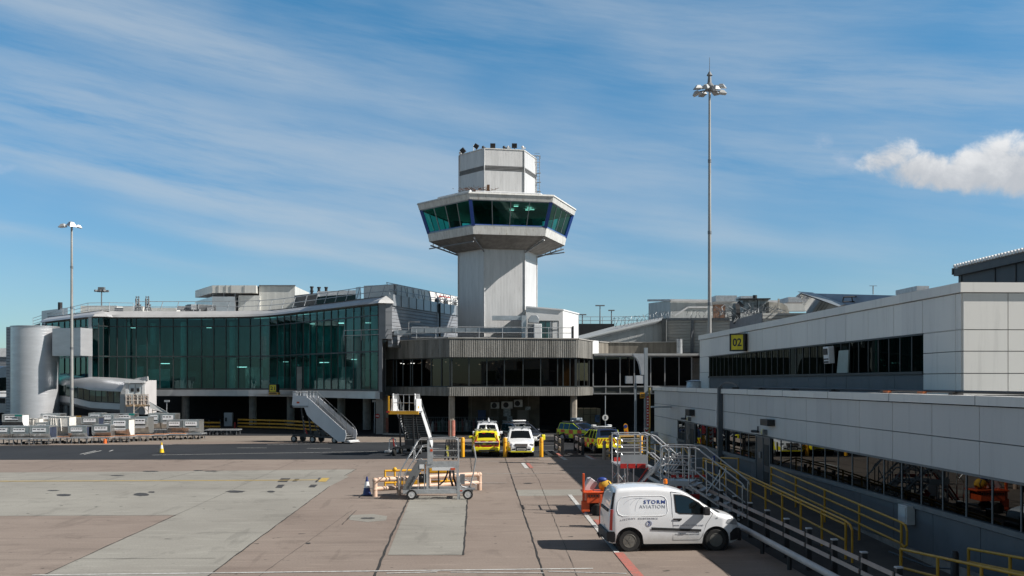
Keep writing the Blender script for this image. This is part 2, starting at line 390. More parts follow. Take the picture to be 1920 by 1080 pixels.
M_bronze = glass('bronze_glazing', (.13, .105, .08), (.55, .5, .45), .015, .02, .03)
M_sgreen = glass('green_cab_glazing', (.14, .46, .40), (.35, .55, .52), .01, .02, .03)
M_wgl = glass('grey_window_glass', (.07, .11, .105), (.35, .42, .40), .008, .03)
# ================================================================== ground
g = MB(); g.add([(-900, -300, 0), (900, -300, 0), (900, 1500, 0), (-900, 1500, 0)], [(0, 1, 2, 3)])
struct(g.build('ground', M_apron))
def sheet(name, pts, mat, z):
    m = MB(); m.add([(p[0], p[1], z) for p in pts], [tuple(range(len(pts)))]); return struct(m.build(name, mat))
# tan apron beyond the service road, service road, dark yard surface under and behind the buildings
sheet('far_apron', [G(-900, 838), G(720, 826), G(1075, 828), G(1075, 812.5), (14, 90), (-120, 92)], M_tan, .004)
road = [G(-900, 863.5), G(640, 861.5), G(1052, 857.5), G(1046, 826), G(830, 829.5), G(720, 829), G(380, 833), G(-900, 841)]
sheet('road', road, M_asph, .008)
sheet('yard', [(-130, 91), (-30, 91), (14, 88.5), (30, 88.5), (30, 220), (-130, 220)], M_dasph, .008)
sheet('entrance_road', [G(1046, 857), G(1215, 857), G(1215, 812.6), G(1010, 812.6)], M_dasph, .006)
sheet('concrete_slab', [G(-500, 889), G(300, 884), G(668, 880), G(648, 893), G(655, 893.4), G(618, 912), G(374, 1092), G(52, 1092), G(330, 966.5), G(-500, 969)], M_slab, .004)
sheet('concrete_slab', [G(771, 930), G(877, 931), G(869, 1041), G(727, 1041)], M_slab, .004)
sheet('concrete_slab', [G(968, 918.5), G(1110, 917.5), G(1110, 929), G(972, 930)], M_slab, .004)
sheet('drain_patch', [G(655, 966), G(700, 964), G(726, 968), G(724, 976), G(690, 979), G(655, 975)], M_slab, .005)
sheet('ramp_yard', [(8.36, 6), (12, 6), (12, 64), (8.9, 64), (8.36, 46)], apron_mat('ramp_shade_tone', (.035, .034, .034), (.055, .053, .051), .3), .006)  # dark sheet standing in for the deep shade between fence and wall
# expansion joints: wobbly tar lines
jm = MB()
def strip(m, pts, w, z=.010, jit=0):
    pts = [Vector(p) for p in pts]
    dense = []
    for a, b in zip(pts[:-1], pts[1:]):
        n = max(1, int((b - a).length / .5)) if jit else 1
        for k in range(n): dense.append(a.lerp(b, k / n))
    dense.append(pts[-1])
    vs = []
    for i, p in enumerate(dense):
        a = dense[max(0, i-1)]; b = dense[min(len(dense)-1, i+1)]; t = (b - a).xy.normalized(); n = Vector((t.y, -t.x))
        o = random.uniform(-jit, jit); ww = w * (1 + (random.uniform(-.4, .5) if jit else 0)) / 2
        vs += [(p.x + n.x*(o+ww), p.y + n.y*(o+ww), z), (p.x + n.x*(o-ww), p.y + n.y*(o-ww), z)]
    m.add(vs, [(2*i, 2*i+1, 2*i+3, 2*i+2) for i in range(len(dense)-1)])
for pts, w in (([(618, 912), (374, 1092)], .06), ([(330, 966), (52, 1092)], .05), ([(771, 925), (735, 1003), (698, 1092)], .09),
               ([(877, 931), (869, 1041)], .07), ([(947, 858), (966, 915), (995, 1000), (1023, 1092)], .06), ([(668, 957), (642, 984)], .05),
               ([(668, 880), (645, 893)], .05), ([(330, 966), (560, 862)], .02), ([(0, 968), (338, 966)], .03),
               ([(727, 1041), (869, 1041)], .035), ([(745, 993), (873, 993)], .025), ([(760, 959), (875, 959)], .02),
               ([(255, 1001), (470, 999)], .02), ([(150, 1048), (405, 1047)], .03), ([(-100, 887.5), (300, 884), (668, 880)], .02),
               ([(885, 885), (882, 858)], .05), ([(1312, 1040), (1336, 1052), (1350, 1064), (1368, 1080)], .03), ([(1250, 880), (1300, 930)], .05),
               ([(870, 905), (960, 907), (1095, 908)], .025), ([(430, 870), (300, 900)], .03), ([(470, 1092), (660, 957)], .02), ([(0, 1010), (235, 1008)], .02), ([(390, 1035), (720, 1034)], .02), ([(480, 976), (765, 975)], .02), ([(878, 975), (985, 974)], .02), ([(1000, 1030), (1150, 1029)], .02), ([(1090, 1100), (1010, 900), (985, 862)], .018), ([(-60, 920), (560, 915)], .015)):
    strip(jm, [G(*p) for p in pts], w * .62, .012, .015)
struct(jm.build('expansion_joint', M_joint))
wm = MB()
def line(m, a, b, w, z=.013): strip(m, [G(*a), G(*b)], w, z)
line(wm, (60, 1079), (1112, 1066.5), .10); line(wm, (725, 1075.5), (820, 1073), .08); line(wm, (845, 1073.5), (1020, 1075), .07); line(wm, (1028, 1072), (1175, 1076), .07)
line(wm, (1068, 928), (1210, 1102), .16, .0155)
line(wm, (1158, 860), (1180, 882), .12)
line(wm, (285, 853.5), (720, 846.5), .12); line(wm, (157, 852.5), (190, 845), .1); line(wm, (150, 852), (180, 845.2), .1)
line(wm, (205, 846.5), (212, 844), .1); line(wm, (700, 846.5), (1050, 844.5), .12); line(wm, (820, 834), (1050, 836), .1); line(wm, (445, 840), (500, 840), .12); line(wm, (575, 841), (620, 841), .12)
line(wm, (980, 868.5), (988, 878.5), .22); line(wm, (1050, 855.5), (1061, 862.5), .25); line(wm, (1099, 854.5), (1113, 861.5), .3)
struct(wm.build('white_road_marking', M_wline))
fm = MB(); F_ = .0145
line(fm, (760, 866.5), (950, 865.5), .09, F_); line(fm, (860, 863.8), (1056, 863.2), .09, F_); line(fm, (888, 889), (1092, 887), .12, F_); line(fm, (870, 906), (950, 906), .12, F_); line(fm, (1050, 876), (1160, 876), .08, F_)
line(fm, (500, 834.5), (720, 829.5), .15, F_); line(fm, (300, 836), (390, 826), .12, F_)
struct(fm.build('faded_road_marking', M_wfaint))
rm = MB()
for q in (((1120, 975), (1129, 986), .28), ((1160, 1037), (1215, 1102), .26), ((989, 868.5), (997, 878), .2), ((1044, 850), (1053, 856.5), .22), ((1104, 854.5), (1117, 861), .18)): line(rm, *q, .0175)
struct(rm.build('red_road_marking', M_rline))
ym = MB(); line(ym, (-400, 904), (522, 900.8), .26); line(ym, (522, 900.8), (597, 900), .22); ym.add([(*G(*p).xy, .0135) for p in ((596, 903.5), (604, 896.5), (618, 896.5), (611, 903.5))], [(0, 1, 2, 3)])
struct(ym.build('yellow_road_marking', M_yline))
st = MB()
for quad in (((520, 904), (527, 897), (545, 897), (538, 904)), ((548, 903), (553, 898), (562, 898), (556, 903)), ((516, 915), (522, 909), (534, 909), (528, 915)), ((578, 914), (583, 909), (596, 909), (590, 914)), ((590, 904.5), (598, 896), (602, 896), (594, 904.5))):
    st.add([(*G(*p).xy, .0095) for p in quad], [(0, 1, 2, 3)])
for (x, y, w, h) in ((120, 928.5, 15, 2.2), (265, 927.5, 16, 3), (442, 922, 19, 2.3), (100, 920, 12, 1), (508, 922, 8, 1.6), (284, 923, 7, 1.5), (690, 972, 14, 1.8), (396, 883.5, 14, 1), (282, 884, 16, 1), (578, 1019, 5, 1.2), (220, 892, 14, 1), (1038, 870, 12, 1.2), (1092, 905, 5, 1), (990, 906.5, 9, 1), (372, 882.5, 10, .8)):
    n = 18; st.add([(*G(x + w * math.cos(2*math.pi*k/n) * random.uniform(.75, 1.1), y + h * math.sin(2*math.pi*k/n) * random.uniform(.7, 1.1)).xy, .0105) for k in range(n)], [tuple(range(n))])
struct(st.build('oil_stain', M_stain))
# kerb in front of the undercroft
kb = MB()
for a, b in ((GX(719, 91.5), GX(842, 88.2)), (GX(842, 88.2), GX(1052, 88.4))):
    d = (b - a).normalized(); kb.bar((a.x, a.y, .07), (b.x, b.y, .07), .3, .14)
struct(kb.build('kerb', pm('kerb_concrete', (.33, .31, .28), .85, var=.2)))
# ================================================================== curved glass terminal
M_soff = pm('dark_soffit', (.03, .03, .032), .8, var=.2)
M_fasc = pm('silver_fascia', (.42, .44, .46), .38, .55, .07, .6, dirt=.1)
M_fascl = pm('pale_roof_metal', (.50, .50, .50), .4, .25, .07, .7, dirt=.15)
M_mull = pm('dark_mullion', (.05, .058, .06), .45, .3)
M_clad = ribbed('grey_ribbed_cladding', (.30, .31, .33), 'Z', .32, .05, .45, .3, duty=.16)
M_sclad = ribbed('silver_cylinder_cladding', (.56, .57, .59), 'Z', .30, .004, .34, .45, .06, duty=.06)
M_int = pm('interior_wall', (.55, .57, .56), .8, var=.6, scale=.35, stretch=(1, 1, .3))
M_intl = pm('interior_column', (.45, .46, .44), .7, var=.1)
M_intf = pm('interior_floor', (.10, .10, .10), .5, var=.2)
term = thing('terminal_building', 'long curved terminal clad in dark teal glass above a dark open undercroft', 'building', W(440, 716, 112) * Vector((1, 1, 0)) if False else (W(440, 716, 112).x, W(440, 716, 112).y, 0))
ctrl = [(172, 109.5), (205, 110), (351, 110.1), (475, 109.2), (525, 106.6), (570, 101.7), (619, 97.9), (649, 95.1), (677, 93.1), (712, 90.5)]
def interp(tab, x):
    for (a, da), (b, db) in zip(tab[:-1], tab[1:]):
        if x <= b: return da + (db - da) * (x - a) / (b - a)
    return tab[-1][1]
def fx(x):   # smoothed plan depth of the facade at a photo column
    return sum(interp(ctrl, min(712, max(172, x + k))) for k in (-24, -12, 0, 12, 24)) / 5
ZT, ZB, ZM, ZU = 11.93, 4.07, 7.65, 10.95
mx = [172, 185, 194, 205, 220, 237.5, 255.6, 276, 300, 325, 351, 378, 401, 424, 447, 469, 488, 506, 520, 533, 545, 556, 569, 581, 594, 607, 621, 634, 648, 663, 677, 694, 709]
P = [GX(x, fx(x) - (1.2 * math.sin(math.pi * (x - 172) / 33) if x < 205 else 0)) for x in mx]
left = [GX(x, d) for x, d in ((86, 119.5), (98, 118), (110, 116.6), (121, 115.3), (131, 114.1), (141, 113), (151, 111.9), (161, 110.8))]
P = left + P
for i, (a, b) in enumerate(zip(P[:-1], P[1:])):
    g = MB(); t = (b - a).normalized(); g.add([(a.x, a.y, ZB), (b.x, b.y, ZB), (b.x, b.y, ZT), (a.x, a.y, ZT)], [(0, 1, 2, 3)])
    g.build('glass_panel', M_teal, term)
mu = MB()
for p in P: mu.bar((p.x, p.y - .04, ZB), (p.x, p.y - .04, ZT), .075, .10, (0, 1, 0))
for z, h in ((ZB, .16), (ZM, .12), (ZU, .10), (ZT - .04, .12)):
    for a, b in zip(P[:-1], P[1:]): mu.bar((a.x, a.y - .05, z), (b.x, b.y - .05, z), .12, h)
mu.build('mullions', M_mull, term)
pl = GX(172, 109); m = MB(); m.bar((pl.x, pl.y - .35, ZB), (pl.x, pl.y - .35, ZT), .35, .3, (0, 1, 0)); m.build('corner_post', M_fasc, term)
Pe = P + [GX(718, 90.1), GX(730, 90.6)]
def ribbon(mb, pts, off0, z0, off1, z1):
    vs = []
    for i, p in enumerate(pts):
        a = pts[max(0, i-1)]; b = pts[min(len(pts)-1, i+1)]; t = (b - a).xy.normalized(); n = Vector((t.y, -t.x))
        vs += [(p.x + n.x*off0, p.y + n.y*off0, z0), (p.x + n.x*off1, p.y + n.y*off1, z1)]
    mb.add(vs, [(2*i, 2*i+2, 2*i+3, 2*i+1) for i in range(len(pts)-1)])
m = MB(); ribbon(m, Pe, -.1, ZT + .02, .75, ZT + .02); ribbon(m, Pe, .75, ZT + .02, .5, ZT + .28)
ribbon(m, Pe, .5, ZT + .28, -.5, ZT + .75); m.add([(p.x, p.y + .5, ZT + .74) for p in Pe] + [(p.x, p.y, ZT + .74) for p in (GX(742, 103), GX(500, 121), GX(350, 125), GX(95, 131))], [tuple(range(len(Pe) + 4))]); m.build('roof', M_fascl, term, 40)
m = MB(); ribbon(m, Pe[:-1], .05, 3.95, .05, 4.02); ribbon(m, Pe[:-1], .30, 3.30, .30, 3.93); ribbon(m, Pe[:-1], .30, 3.93, 0, 3.94); ribbon(m, Pe[:-1], .30, 3.30, -.5, 3.29); m.build('lower_fascia', M_fasc, term)
# clad pier that closes the glass on the right
m = MB(); a, b = GX(709, 90.4), GX(735, 90.2); m.hull([(a.x + .05, a.y), (a.x + .7, a.y - .35), (b.x, b.y), (b.x - .3, b.y + 3), (a.x, a.y + 3)], 8.75, 12.0); m.hull([(a.x + .05, a.y), (a.x + .38, a.y - .15), (a.x + .38, a.y + 3), (a.x, a.y + 3)], 3.2, 8.74)
for z in (10.0, 11.2): m.hull([(a.x + .03, a.y - .02), (a.x + .7, a.y - .37), (b.x + .02, b.y - .02), (b.x - .2, b.y + .4), (a.x, a.y + .4)], z, z + .03)
m.build('corner_pier', pm('pier_cladding', (.20, .21, .225), .5, .2, .08, 1), term)
# interior: floors, ceiling, back wall, columns
back = [P[-1] + Vector((.4, 0, 0)), GX(738, 103), GX(640, 112), GX(500, 121), GX(350, 125), GX(160, 128), GX(95, 131), P[0]]
m = MB()
for a, b in zip(back[:-1], back[1:]): m.add([(a.x, a.y, 3.9), (b.x, b.y, 3.9), (b.x, b.y, 12.1), (a.x, a.y, 12.1)], [(0, 1, 2, 3)])
m.build('back_wall', M_int, term)
inn_ = [p + Vector((0, .25, 0)) for p in P] + back[1:-1]
m = MB()
for z in (4.0, 11.75): m.add([(p.x, p.y, z) for p in inn_], [tuple(range(len(inn_)))])
in2 = [p + Vector((.15, 1.5, 0)) for p in P[8:]] + back[1:-2]
m.prism([(p.x, p.y, 7.55) for p in in2], (0, 0, .25)); m.build('floor', M_intf, term)
for x in (240, 288, 345, 392, 436, 500, 560, 590, 640, 668, 700):
    p = GX(x, fx(x) + random.choice((2.5, 4.5))); m = MB(); m.tube((p.x, p.y, 4), (p.x, p.y, 11.6), .38, 12); m.build('interior_column', M_intl, term, 40)
m = MB()
for x, d, w, h in ((300, 3, 2.4, 2.3), (330, 5, 3, 1.5), (365, 2, 1.2, 2.0), (415, 4, 3, 2.2), (478, 3, 2, 2.5), (530, 3, 4, 1.4), (585, 2, 3, 2.4), (648, 2.2, 1.6, 2.3), (672, 2.4, 1.4, 2.2), (692, 2.2, 1.6, 2.0), (262, 2.5, 1, 2.6)):
    p = GX(x, fx(x) + d); m.cbox((p.x, p.y, 4 + h/2), (w, .5, h))
for x, d, w, h in ((270, 4, 3, 1.3), (350, 3, 1.2, 2.9), (372, 3, 1.0, 2.9), (430, 4, 2, 1.8), (620, 3, 3, 1.2)):
    p = GX(x, fx(x) + d); m.cbox((p.x, p.y, 7.8 + h/2), (w, .4, h))
m.each('interior_furniture', pm('interior_fittings', (.30, .31, .29), .7, var=.35, scale=.8), term)
m = MB()
for x, z in ((453, 6.5), (455, 6.5), (640, 10.6), (690, 10.4), (250, 10.9), (310, 6.9), (392, 10.9), (536, 7.0), (585, 10.8), (608, 6.8), (664, 7.0)):
    p = GX(x, fx(x) + 1.5); m.cbox((p.x, p.y, z), (.9 if z < 7 else .5, .3, .06))
e = bpy.data.materials.new('ceiling_lamp'); e.use_nodes = True; e.node_tree.nodes['Principled BSDF'].inputs['Emission Color'].default_value = (1, .98, .9, 1); e.node_tree.nodes['Principled BSDF'].inputs['Emission Strength'].default_value = 1.3
m.each('ceiling_light', e, term)
# undercroft: soffit, columns, dark back wall with dim fittings
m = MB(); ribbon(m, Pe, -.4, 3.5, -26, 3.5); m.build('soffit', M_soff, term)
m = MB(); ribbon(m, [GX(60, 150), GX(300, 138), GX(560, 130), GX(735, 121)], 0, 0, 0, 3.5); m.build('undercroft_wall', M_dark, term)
for x, d in ((348, 112), (474, 112), (545, 110), (600, 108), (640, 104), (688, 101)):
    p = GX(x, d); m = MB(); m.tube((p.x, p.y, 0), (p.x, p.y, 3.5), .42, 14); m.build('column', pm('column_concrete', (.28, .27, .25), .8, var=.2, dirt=.3), term, 40)
# receding clad end wall right of the glass
A, B = GX(735, 90.5), GX(866, 105.5)
m = MB(); m.wall(A, B, 8.0, 11.75, .4); m.build('end_wall', M_clad, term)
m = MB(); m.wall(A, B, 11.78, 12.80, .4, .12); m.build('parapet', M_fasc, term)
m = MB()
for k in range(1, 10): p = A.lerp(B, k/10); m.bar((p.x + .14, p.y - .05, 11.78), (p.x + .14, p.y - .05, 12.8), .04, .03)
p = A.lerp(B, .62); m.tube((p.x + .2, p.y - .1, 8), (p.x + .2, p.y - .1, 12.7), .1)
m.each('joint_cover', M_mull, term)
# roof-edge handrail
def handrail(name, pts, h=1.1, post=.035, rail=.03, mids=(.55,), step=None, mat=M_galv, parent=None, lean=0, label=None, group=None, cat='railing'):
    m = MB(); pts = [Vector(p) for p in pts]
    for a, b in zip(pts[:-1], pts[1:]):
        n = max(1, round((b - a).length / step)) if step else 1
        for k in range(n + (1 if b is pts[-1] else 0)):
            p = a.lerp(b, k / n); m.tube(p, p + Vector((lean, -abs(lean)*.3, h)), post, 6)
        for z in list(mids) + [h]:
            o = Vector((lean * z / h, -abs(lean) * .3 * z / h, z)); m.tube(a + o, b + o, rail, 6)
    o = m.build(name, mat, parent)
    if label: tag(o, label, cat, group)
    return o
rp = [GX(x, fx(x) + 1.6) + Vector((0, 0, 12.7)) for x in (250, 275, 300, 330, 362, 395, 425, 455, 482, 505, 528, 548, 570, 590, 608, 628, 648, 668, 690, 715, 738)]
handrail('roof_railing', rp, 1.15, .04, .035, lean=.35, label='leaning steel handrail along the curved roof edge of the glass terminal')
rp2 = [A.lerp(B, k/9) + Vector((-.2, .3, 12.75)) for k in range(10)]
handrail('roof_railing', rp2, 1.15, .04, .035, lean=-.3, label='leaning handrail on the receding parapet beside the control tower')
rp3 = [GX(x, d) + Vector((0, 0, 12.6)) for x, d in ((62, 140), (90, 130), (118, 122), (140, 118), (165, 113), (205, 112.5), (250, 113))]
handrail('roof_railing', rp3, 1.2, .035, .03, mids=(.4, .8), label='steel handrail on the far left roof of the glass terminal')

# ---------------- roof plant on the terminal
M_plant = ribbed('pale_plant_cladding', (.60, .60, .57), 'H', .9, .015, .5, .1, .07, duty=.03)
M_plsil = pm('silver_duct_board', (.50, .52, .53), .35, .6, .1, 1)
def boxthing(name, label, cat, x0, x1, y0, y1, d, dep, mat, ybase=None, skew=0, bevel=0):
    a, b = GX(x0, d), GX(x1, d); z1 = Zat(y0, d); z0 = Zat(y1, d)
    m = MB(); m.hull([(a.x, a.y), (b.x, b.y), (b.x + skew, b.y + dep), (a.x + skew, a.y + dep)], z0, z1)
    return tag(m.build(name, mat, None, bevel=bevel), label, cat)
pr = thing('roof_plant_room', 'stepped pale plant room with an open louvred gap on the terminal roof', 'plant room', GX(460, 122, 12.5))
m = MB(); a, b = GX(486, 122), GX(553, 122); m.hull([(a.x, a.y), (b.x, b.y), (b.x + .3, b.y + 9), (a.x, a.y + 9)], 12.3, Zat(536.5, 122))
a = GX(447, 121.6); b = GX(487, 121.6); m.hull([(a.x, a.y), (b.x, b.y), (b.x, b.y + 8), (a.x, a.y + 8)], 12.3, Zat(554, 121.6))
m.build('wall', M_plant, pr)
m = MB(); a, b = GX(398, 121), GX(480, 121); z0, z1 = Zat(549, 121), Zat(535, 121)
m.hull([(a.x, a.y), (b.x, b.y), (b.x, b.y + 9), (GX(366, 128).x, GX(366, 128).y), ], z0, z1); m.build('upper_duct', M_plant, pr)
m = MB(); m.hull([(a.x, a.y), (GX(440, 121).x, a.y), (GX(440, 121).x, a.y + 8), (GX(368, 128).x, GX(368, 128).y)], 12.9, Zat(556, 121)); m.build('lower_duct', M_plsil, pr)
m = MB()
for x in (399, 420, 441): m.bar(GX(x, 121.3, 12.4), GX(x, 121.3, z1 - .1), .12, .12)
for x in (409, 423, 433, 458): m.bar(GX(x, 120.95, z0), GX(x, 120.95, z1 + .02), .05, .05)
m.each('post', M_dgal, pr)
m = MB(); m.hull([tuple(GX(x, d).xy) for x, d in ((485, 121.8), (554, 121.8), (554.5, 131), (485, 131))], Zat(536.5, 122) + .01, Zat(536.5, 122) + .12); m.build('roof', M_dgal, pr)
m = MB(); rnd = random.Random(3)
for k in range(22):
    x = rnd.uniform(345, 400); m.cbox(GX(x, rnd.uniform(113, 118), 12.9 + rnd.uniform(0, .5)), (rnd.uniform(.5, 1.6), .8, rnd.uniform(.3, .7)), rnd.uniform(0, 1))
for k in range(6): m.tube(GX(360, 113, 13 + .1*k), GX(405, 113.5, 13 + .1*k), .05)
tag(m.build('roof_equipment', M_dgal), 'low dark ducts and pipes in front of the pale plant room', 'roof plant')
# sloped dark roof with white fascia, three flues
m = MB(); z = 12.4
pts = [W(552, 554, 118), W(605, 548, 118), W(668, 545, 114), W(668, 575, 114), W(575, 580, 118), W(552, 574, 118)]
m.prism(pts, (0, 5, .4)); o = tag(m.build('rooflight', pm('rooflight_dark', (.10, .11, .12), .5, .3)), 'dark sloping rooflight with white leading edge behind the terminal railing', 'rooflight')
m = MB(); m.prism([W(594, 546.5, 112.8), W(668, 544, 111), W(668, 551, 111), W(630, 553.5, 112), W(596, 556, 112.6)], (0, 1.5, .1)); m.build('white_edge', pm('bright_white_metal', (.8, .8, .8), .35), o)
m = MB(); m.prism([W(594, 556, 112.7), W(668, 552.5, 111.4), W(668, 572, 111.4), W(594, 574, 112.7)], (0, .5, .05)); m.build('glazing', M_wgl, o)
for i, (x, lab) in enumerate(((584.5, 'leftmost and tallest'), (598, 'middle'), (611.5, 'rightmost'))):
    m = MB(); p = W(x, 553, 117); q = W(x, 539.5 if i == 0 else 540.5, 117); m.tube(p, q, .16, 10); m.tube(q, q + Vector((0, 0, .15)), .22, 10); m.tube(q - Vector((0, 0, .45)), q - Vector((0, 0, .35)), .24, 10)
    tag(m.build('flue', M_black, None, 40), lab + ' of three thin black flues above the dark rooflight', 'flue', 'roof flues')
wb = thing('roof_plant_enclosure', 'large white clad plant enclosure with a step, above the end wall near the tower', 'plant room', GX(760, 99, 12.5))
m = MB()
m.hull([tuple(GX(x, d).xy) for x, d in ((682, 99), (741, 97.5), (862, 112), (862, 118), (682, 108))], 12.5, Zat(534, 98)); m.build('wall', pm('white_enclosure', (.72, .71, .69), .5, 0, .06, 1.5, dirt=.12), wb)
m = MB(); m.hull([tuple(GX(x, d).xy) for x, d in ((667, 100.5), (676, 99.6), (677, 104), (667, 104))], 12.5, Zat(538, 100)); m.build('side_box', M_plsil, wb)
m = MB()
A2, B2 = GX(741, 97.5), GX(862, 112)
for k in range(1, 12): p = A2.lerp(B2, k/12); m.bar((p.x + .03, p.y - .03, 12.6), (p.x + .03, p.y - .03, 14.3), .04, .04)
m.bar((A2.x, A2.y - .03, 12.6), (A2.x, A2.y - .03, Zat(534, 98)), .3, .06, (0, 1, 0))
m.each('seam', M_dgal, wb)
m = MB(); rnd = random.Random(5)
for k in range(44):
    f = rnd.uniform(.45, .9); p = A2.lerp(B2, f); p = Vector((p.x + .8, p.y - 1, 12.8 + rnd.uniform(0, 1.0))); m.bar(p, p + Vector((rnd.uniform(-.7, .7), rnd.uniform(-.3, .3), rnd.uniform(-.5, .6))), .06, .06)
for k in range(3): p = A2.lerp(B2, .5 + k*.14); m.cbox((p.x + .8, p.y - 1, 13.3), (.5, .3, .35))
tag(m.build('roof_equipment', M_dgal), 'tangled dark pipes and cameras on the parapet beside the tower', 'roof plant')
m = MB(); p = A2.lerp(B2, .62); m.bar((p.x + .2, p.y - .4, 14.0), (p.x + 1.3, p.y + 1.0, 13.95), .1, .1); m.bar((p.x + .2, p.y - .4, 14.0), (p.x + .2, p.y - .4, 13.4), .08, .08)
tag(m.build('roof_bracket', M_red), 'small red bracket on the white enclosure beside the tower', 'bracket')
# far left roof clutter
pr2 = thing('roof_plant_room', 'low white box on the far left end of the terminal roof with dark eaves', 'plant room', GX(95, 130, 11.5))
m = MB(); m.hull([tuple(GX(x, d).xy) for x, d in ((78, 132), (127, 126), (127, 131), (78, 137))], 12.0, Zat(580, 129)); m.build('wall', M_white, pr2)
m = MB(); m.hull([tuple(GX(x, d).xy) for x, d in ((57, 140), (77, 130), (120, 121.5), (125, 128), (60, 146))], 11.0, 12.0); m.build('deck', M_dgal, pr2)
m = MB(); m.hull([tuple(GX(x, d).xy) for x, d in ((56, 139), (76, 131), (76, 134), (57, 143))], 11.8, 12.6); m.build('eaves', M_black, pr2)
m = MB(); q = random.Random(8)
for k in range(16): p = GX(80 + k*5.5, 129 - k*.75, 12.0); m.bar(p, p + Vector((.25, 0, .9)), .06, .06)
m.each('bracket', M_galv, pr2)
boxthing('roof_upstand', 'long pale roof upstand behind the left railing of the terminal', 'roof upstand', 151, 219, 573, 588, 119, 3, M_plant)
boxthing('roof_upstand', 'second pale roof upstand behind the terminal railing, left of the ladder frames', 'roof upstand', 231, 268, 574, 588, 118, 3, M_plant)
boxthing('roof_upstand', 'low pale roof upstand right of the ladder frames', 'roof upstand', 280, 330, 577, 588, 118, 3, M_plant)
m = MB(); m.hull([tuple(GX(x, d).xy) for x, d in ((215, 117), (231, 117), (226, 120), (219, 120))], 12.4, Zat(577, 117)); tag(m.build('roof_vent', M_dgal), 'dark sloping vent between the pale upstands', 'roof vent')
m = MB(); m.tube(W(112.8, 581, 128), W(112.8, 567, 128), .28, 10); tag(m.build('flue', M_black, None, 40), 'single stubby black flue on the far left roof', 'flue')
for i, x0 in enumerate((257.5, 276)):
    m = MB(); d = 114
    for xx in (x0 - 2.2, x0 + 2.8):
        m.tube(W(xx, 583, d), W(xx, 555, d), .05, 5); m.tube(W(xx, 575, d), W(xx, 560, d), .12, 6)
    for y in (557, 561, 566, 570, 575): m.tube(W(x0 - 3, y, d), W(x0 + 4, y, d), .05, 5)
    m.bar(W(x0 - 2.5, 570, d), W(x0 - 5, 583, d), .08, .08); m.bar(W(x0 + 3, 570, d), W(x0 + 8, 583, d), .08, .08)
    for y in (572, 577, 581): m.tube(W(x0 - 4, y, d), W(x0 + 7, y, d), .08, 5)
    tag(m.build('antenna_frame', M_dgal), ('left' if i == 0 else 'right') + ' one of two small ladder-like aerial frames on the terminal roof', 'antenna', 'aerial frames')

# ---------------- silver stair cylinder and clad link
cy = thing('stair_cylinder', 'tall silver clad stair cylinder in front of the terminal at the left edge', 'stair tower', GX(63, 109))
c = GX(66, 109.2); rr = 42 * 109 / FPX
m = MB(); zt = Zat(614.5, 109)
pts = [(c.x + rr * math.cos(a), c.y + rr * math.sin(a) * 1.0) for a in [2*math.pi*k/72 for k in range(72)]]
m.hull(pts, 0, zt); m.build('drum', M_sclad, cy, 30)
m = MB(); m.hull([(c.x + (rr+.05) * math.cos(2*math.pi*k/72), c.y + (rr+.05) * math.sin(2*math.pi*k/72)) for k in range(72)], zt + .01, zt + .14); m.build('capping', M_fasc, cy, 30)
m = MB(); m.hull([(c.x - rr - .35, c.y - .7), (c.x - rr + .5, c.y - 1.2), (c.x - rr + .5, c.y + 1), (c.x - rr - .35, c.y + 1)], 0, zt + .05); m.build('edge_panel', M_clad, cy)
m = MB(); a, b = GX(98, 107.3), GX(151, 106.0); m.hull([tuple(a.xy), tuple(b.xy), (b.x + .5, b.y + 2), (a.x, a.y + 2)], Zat(667, 106.6), Zat(615, 106.6)); m.build('link_box', M_sclad, cy)

# ---------------- air bridge
jb = thing('air_bridge', 'round-roofed silver passenger bridge ending in a white double door', 'air bridge', GX(200, 112))
M_jet = pm('air_bridge_silver', (.50, .51, .53), .42, .45, .08, .8, dirt=.12)
axis = [(100, 110.5, .0), (118, 109.3, 0), (135, 108.2, .0), (160, 107.2, .0), (190, 106.3, 0), (215, 105.6, 0), (236, 105, 0)]
def jsec(x, d):
    c = GX(x, d); zl = Zat(interp([(100, 757), (135, 762), (170, 771), (236, 775)], x), d); zt = Zat(interp([(100, 700), (135, 707.5), (165, 706.5), (190, 708), (236, 712)], x), d)
    return c, zl, zt
rings = []
dirv = (GX(236, 105) - GX(160, 107.2)).normalized(); nrm = Vector((dirv.y, -dirv.x, 0)); 
if nrm.y > 0: nrm = -nrm
W_ = 3.2
def jring(x, d):
    c, zl, zt = jsec(x, d); r = []
    for (o, z) in ((0, zl + .35), (-.25, zl + .08), (-.7, zl - .12), (-W_ + .7, zl - .12), (-W_, zl + .3), (-W_, zt - 1.6), (-W_ + .15, zt - .8), (-W_ + .6, zt - .25), (-W_ + 1.2, zt), (-1.1, zt), (-.55, zt - .2), (-.18, zt - .6), (.0, zt - 1.15)):
        r.append(Vector((c.x + nrm.x*o, c.y + nrm.y*o, z)))
    return r
m = MB(); rs = [jring(x, d) for x, d, _ in axis]; n = len(rs[0]); vs = [v for r in rs for v in r]
fs = []
for i in range(len(rs)-1):
    for k in range(n):
        if k == n-1: continue
        fs.append((i*n+k, i*n+k+1, (i+1)*n+k+1, (i+1)*n+k))
fs.append(tuple(range((len(rs)-1)*n, len(rs)*n))); fs.append(tuple(range(n)))
m.add(vs, fs); m.build('tunnel', M_jet, jb, 50)
m = MB(); m2 = MB()
fine = [(100 + (236 - 100) * k / 12) for k in range(13)]
def jd(x): return interp([(a, b) for a, b, _ in axis], x)
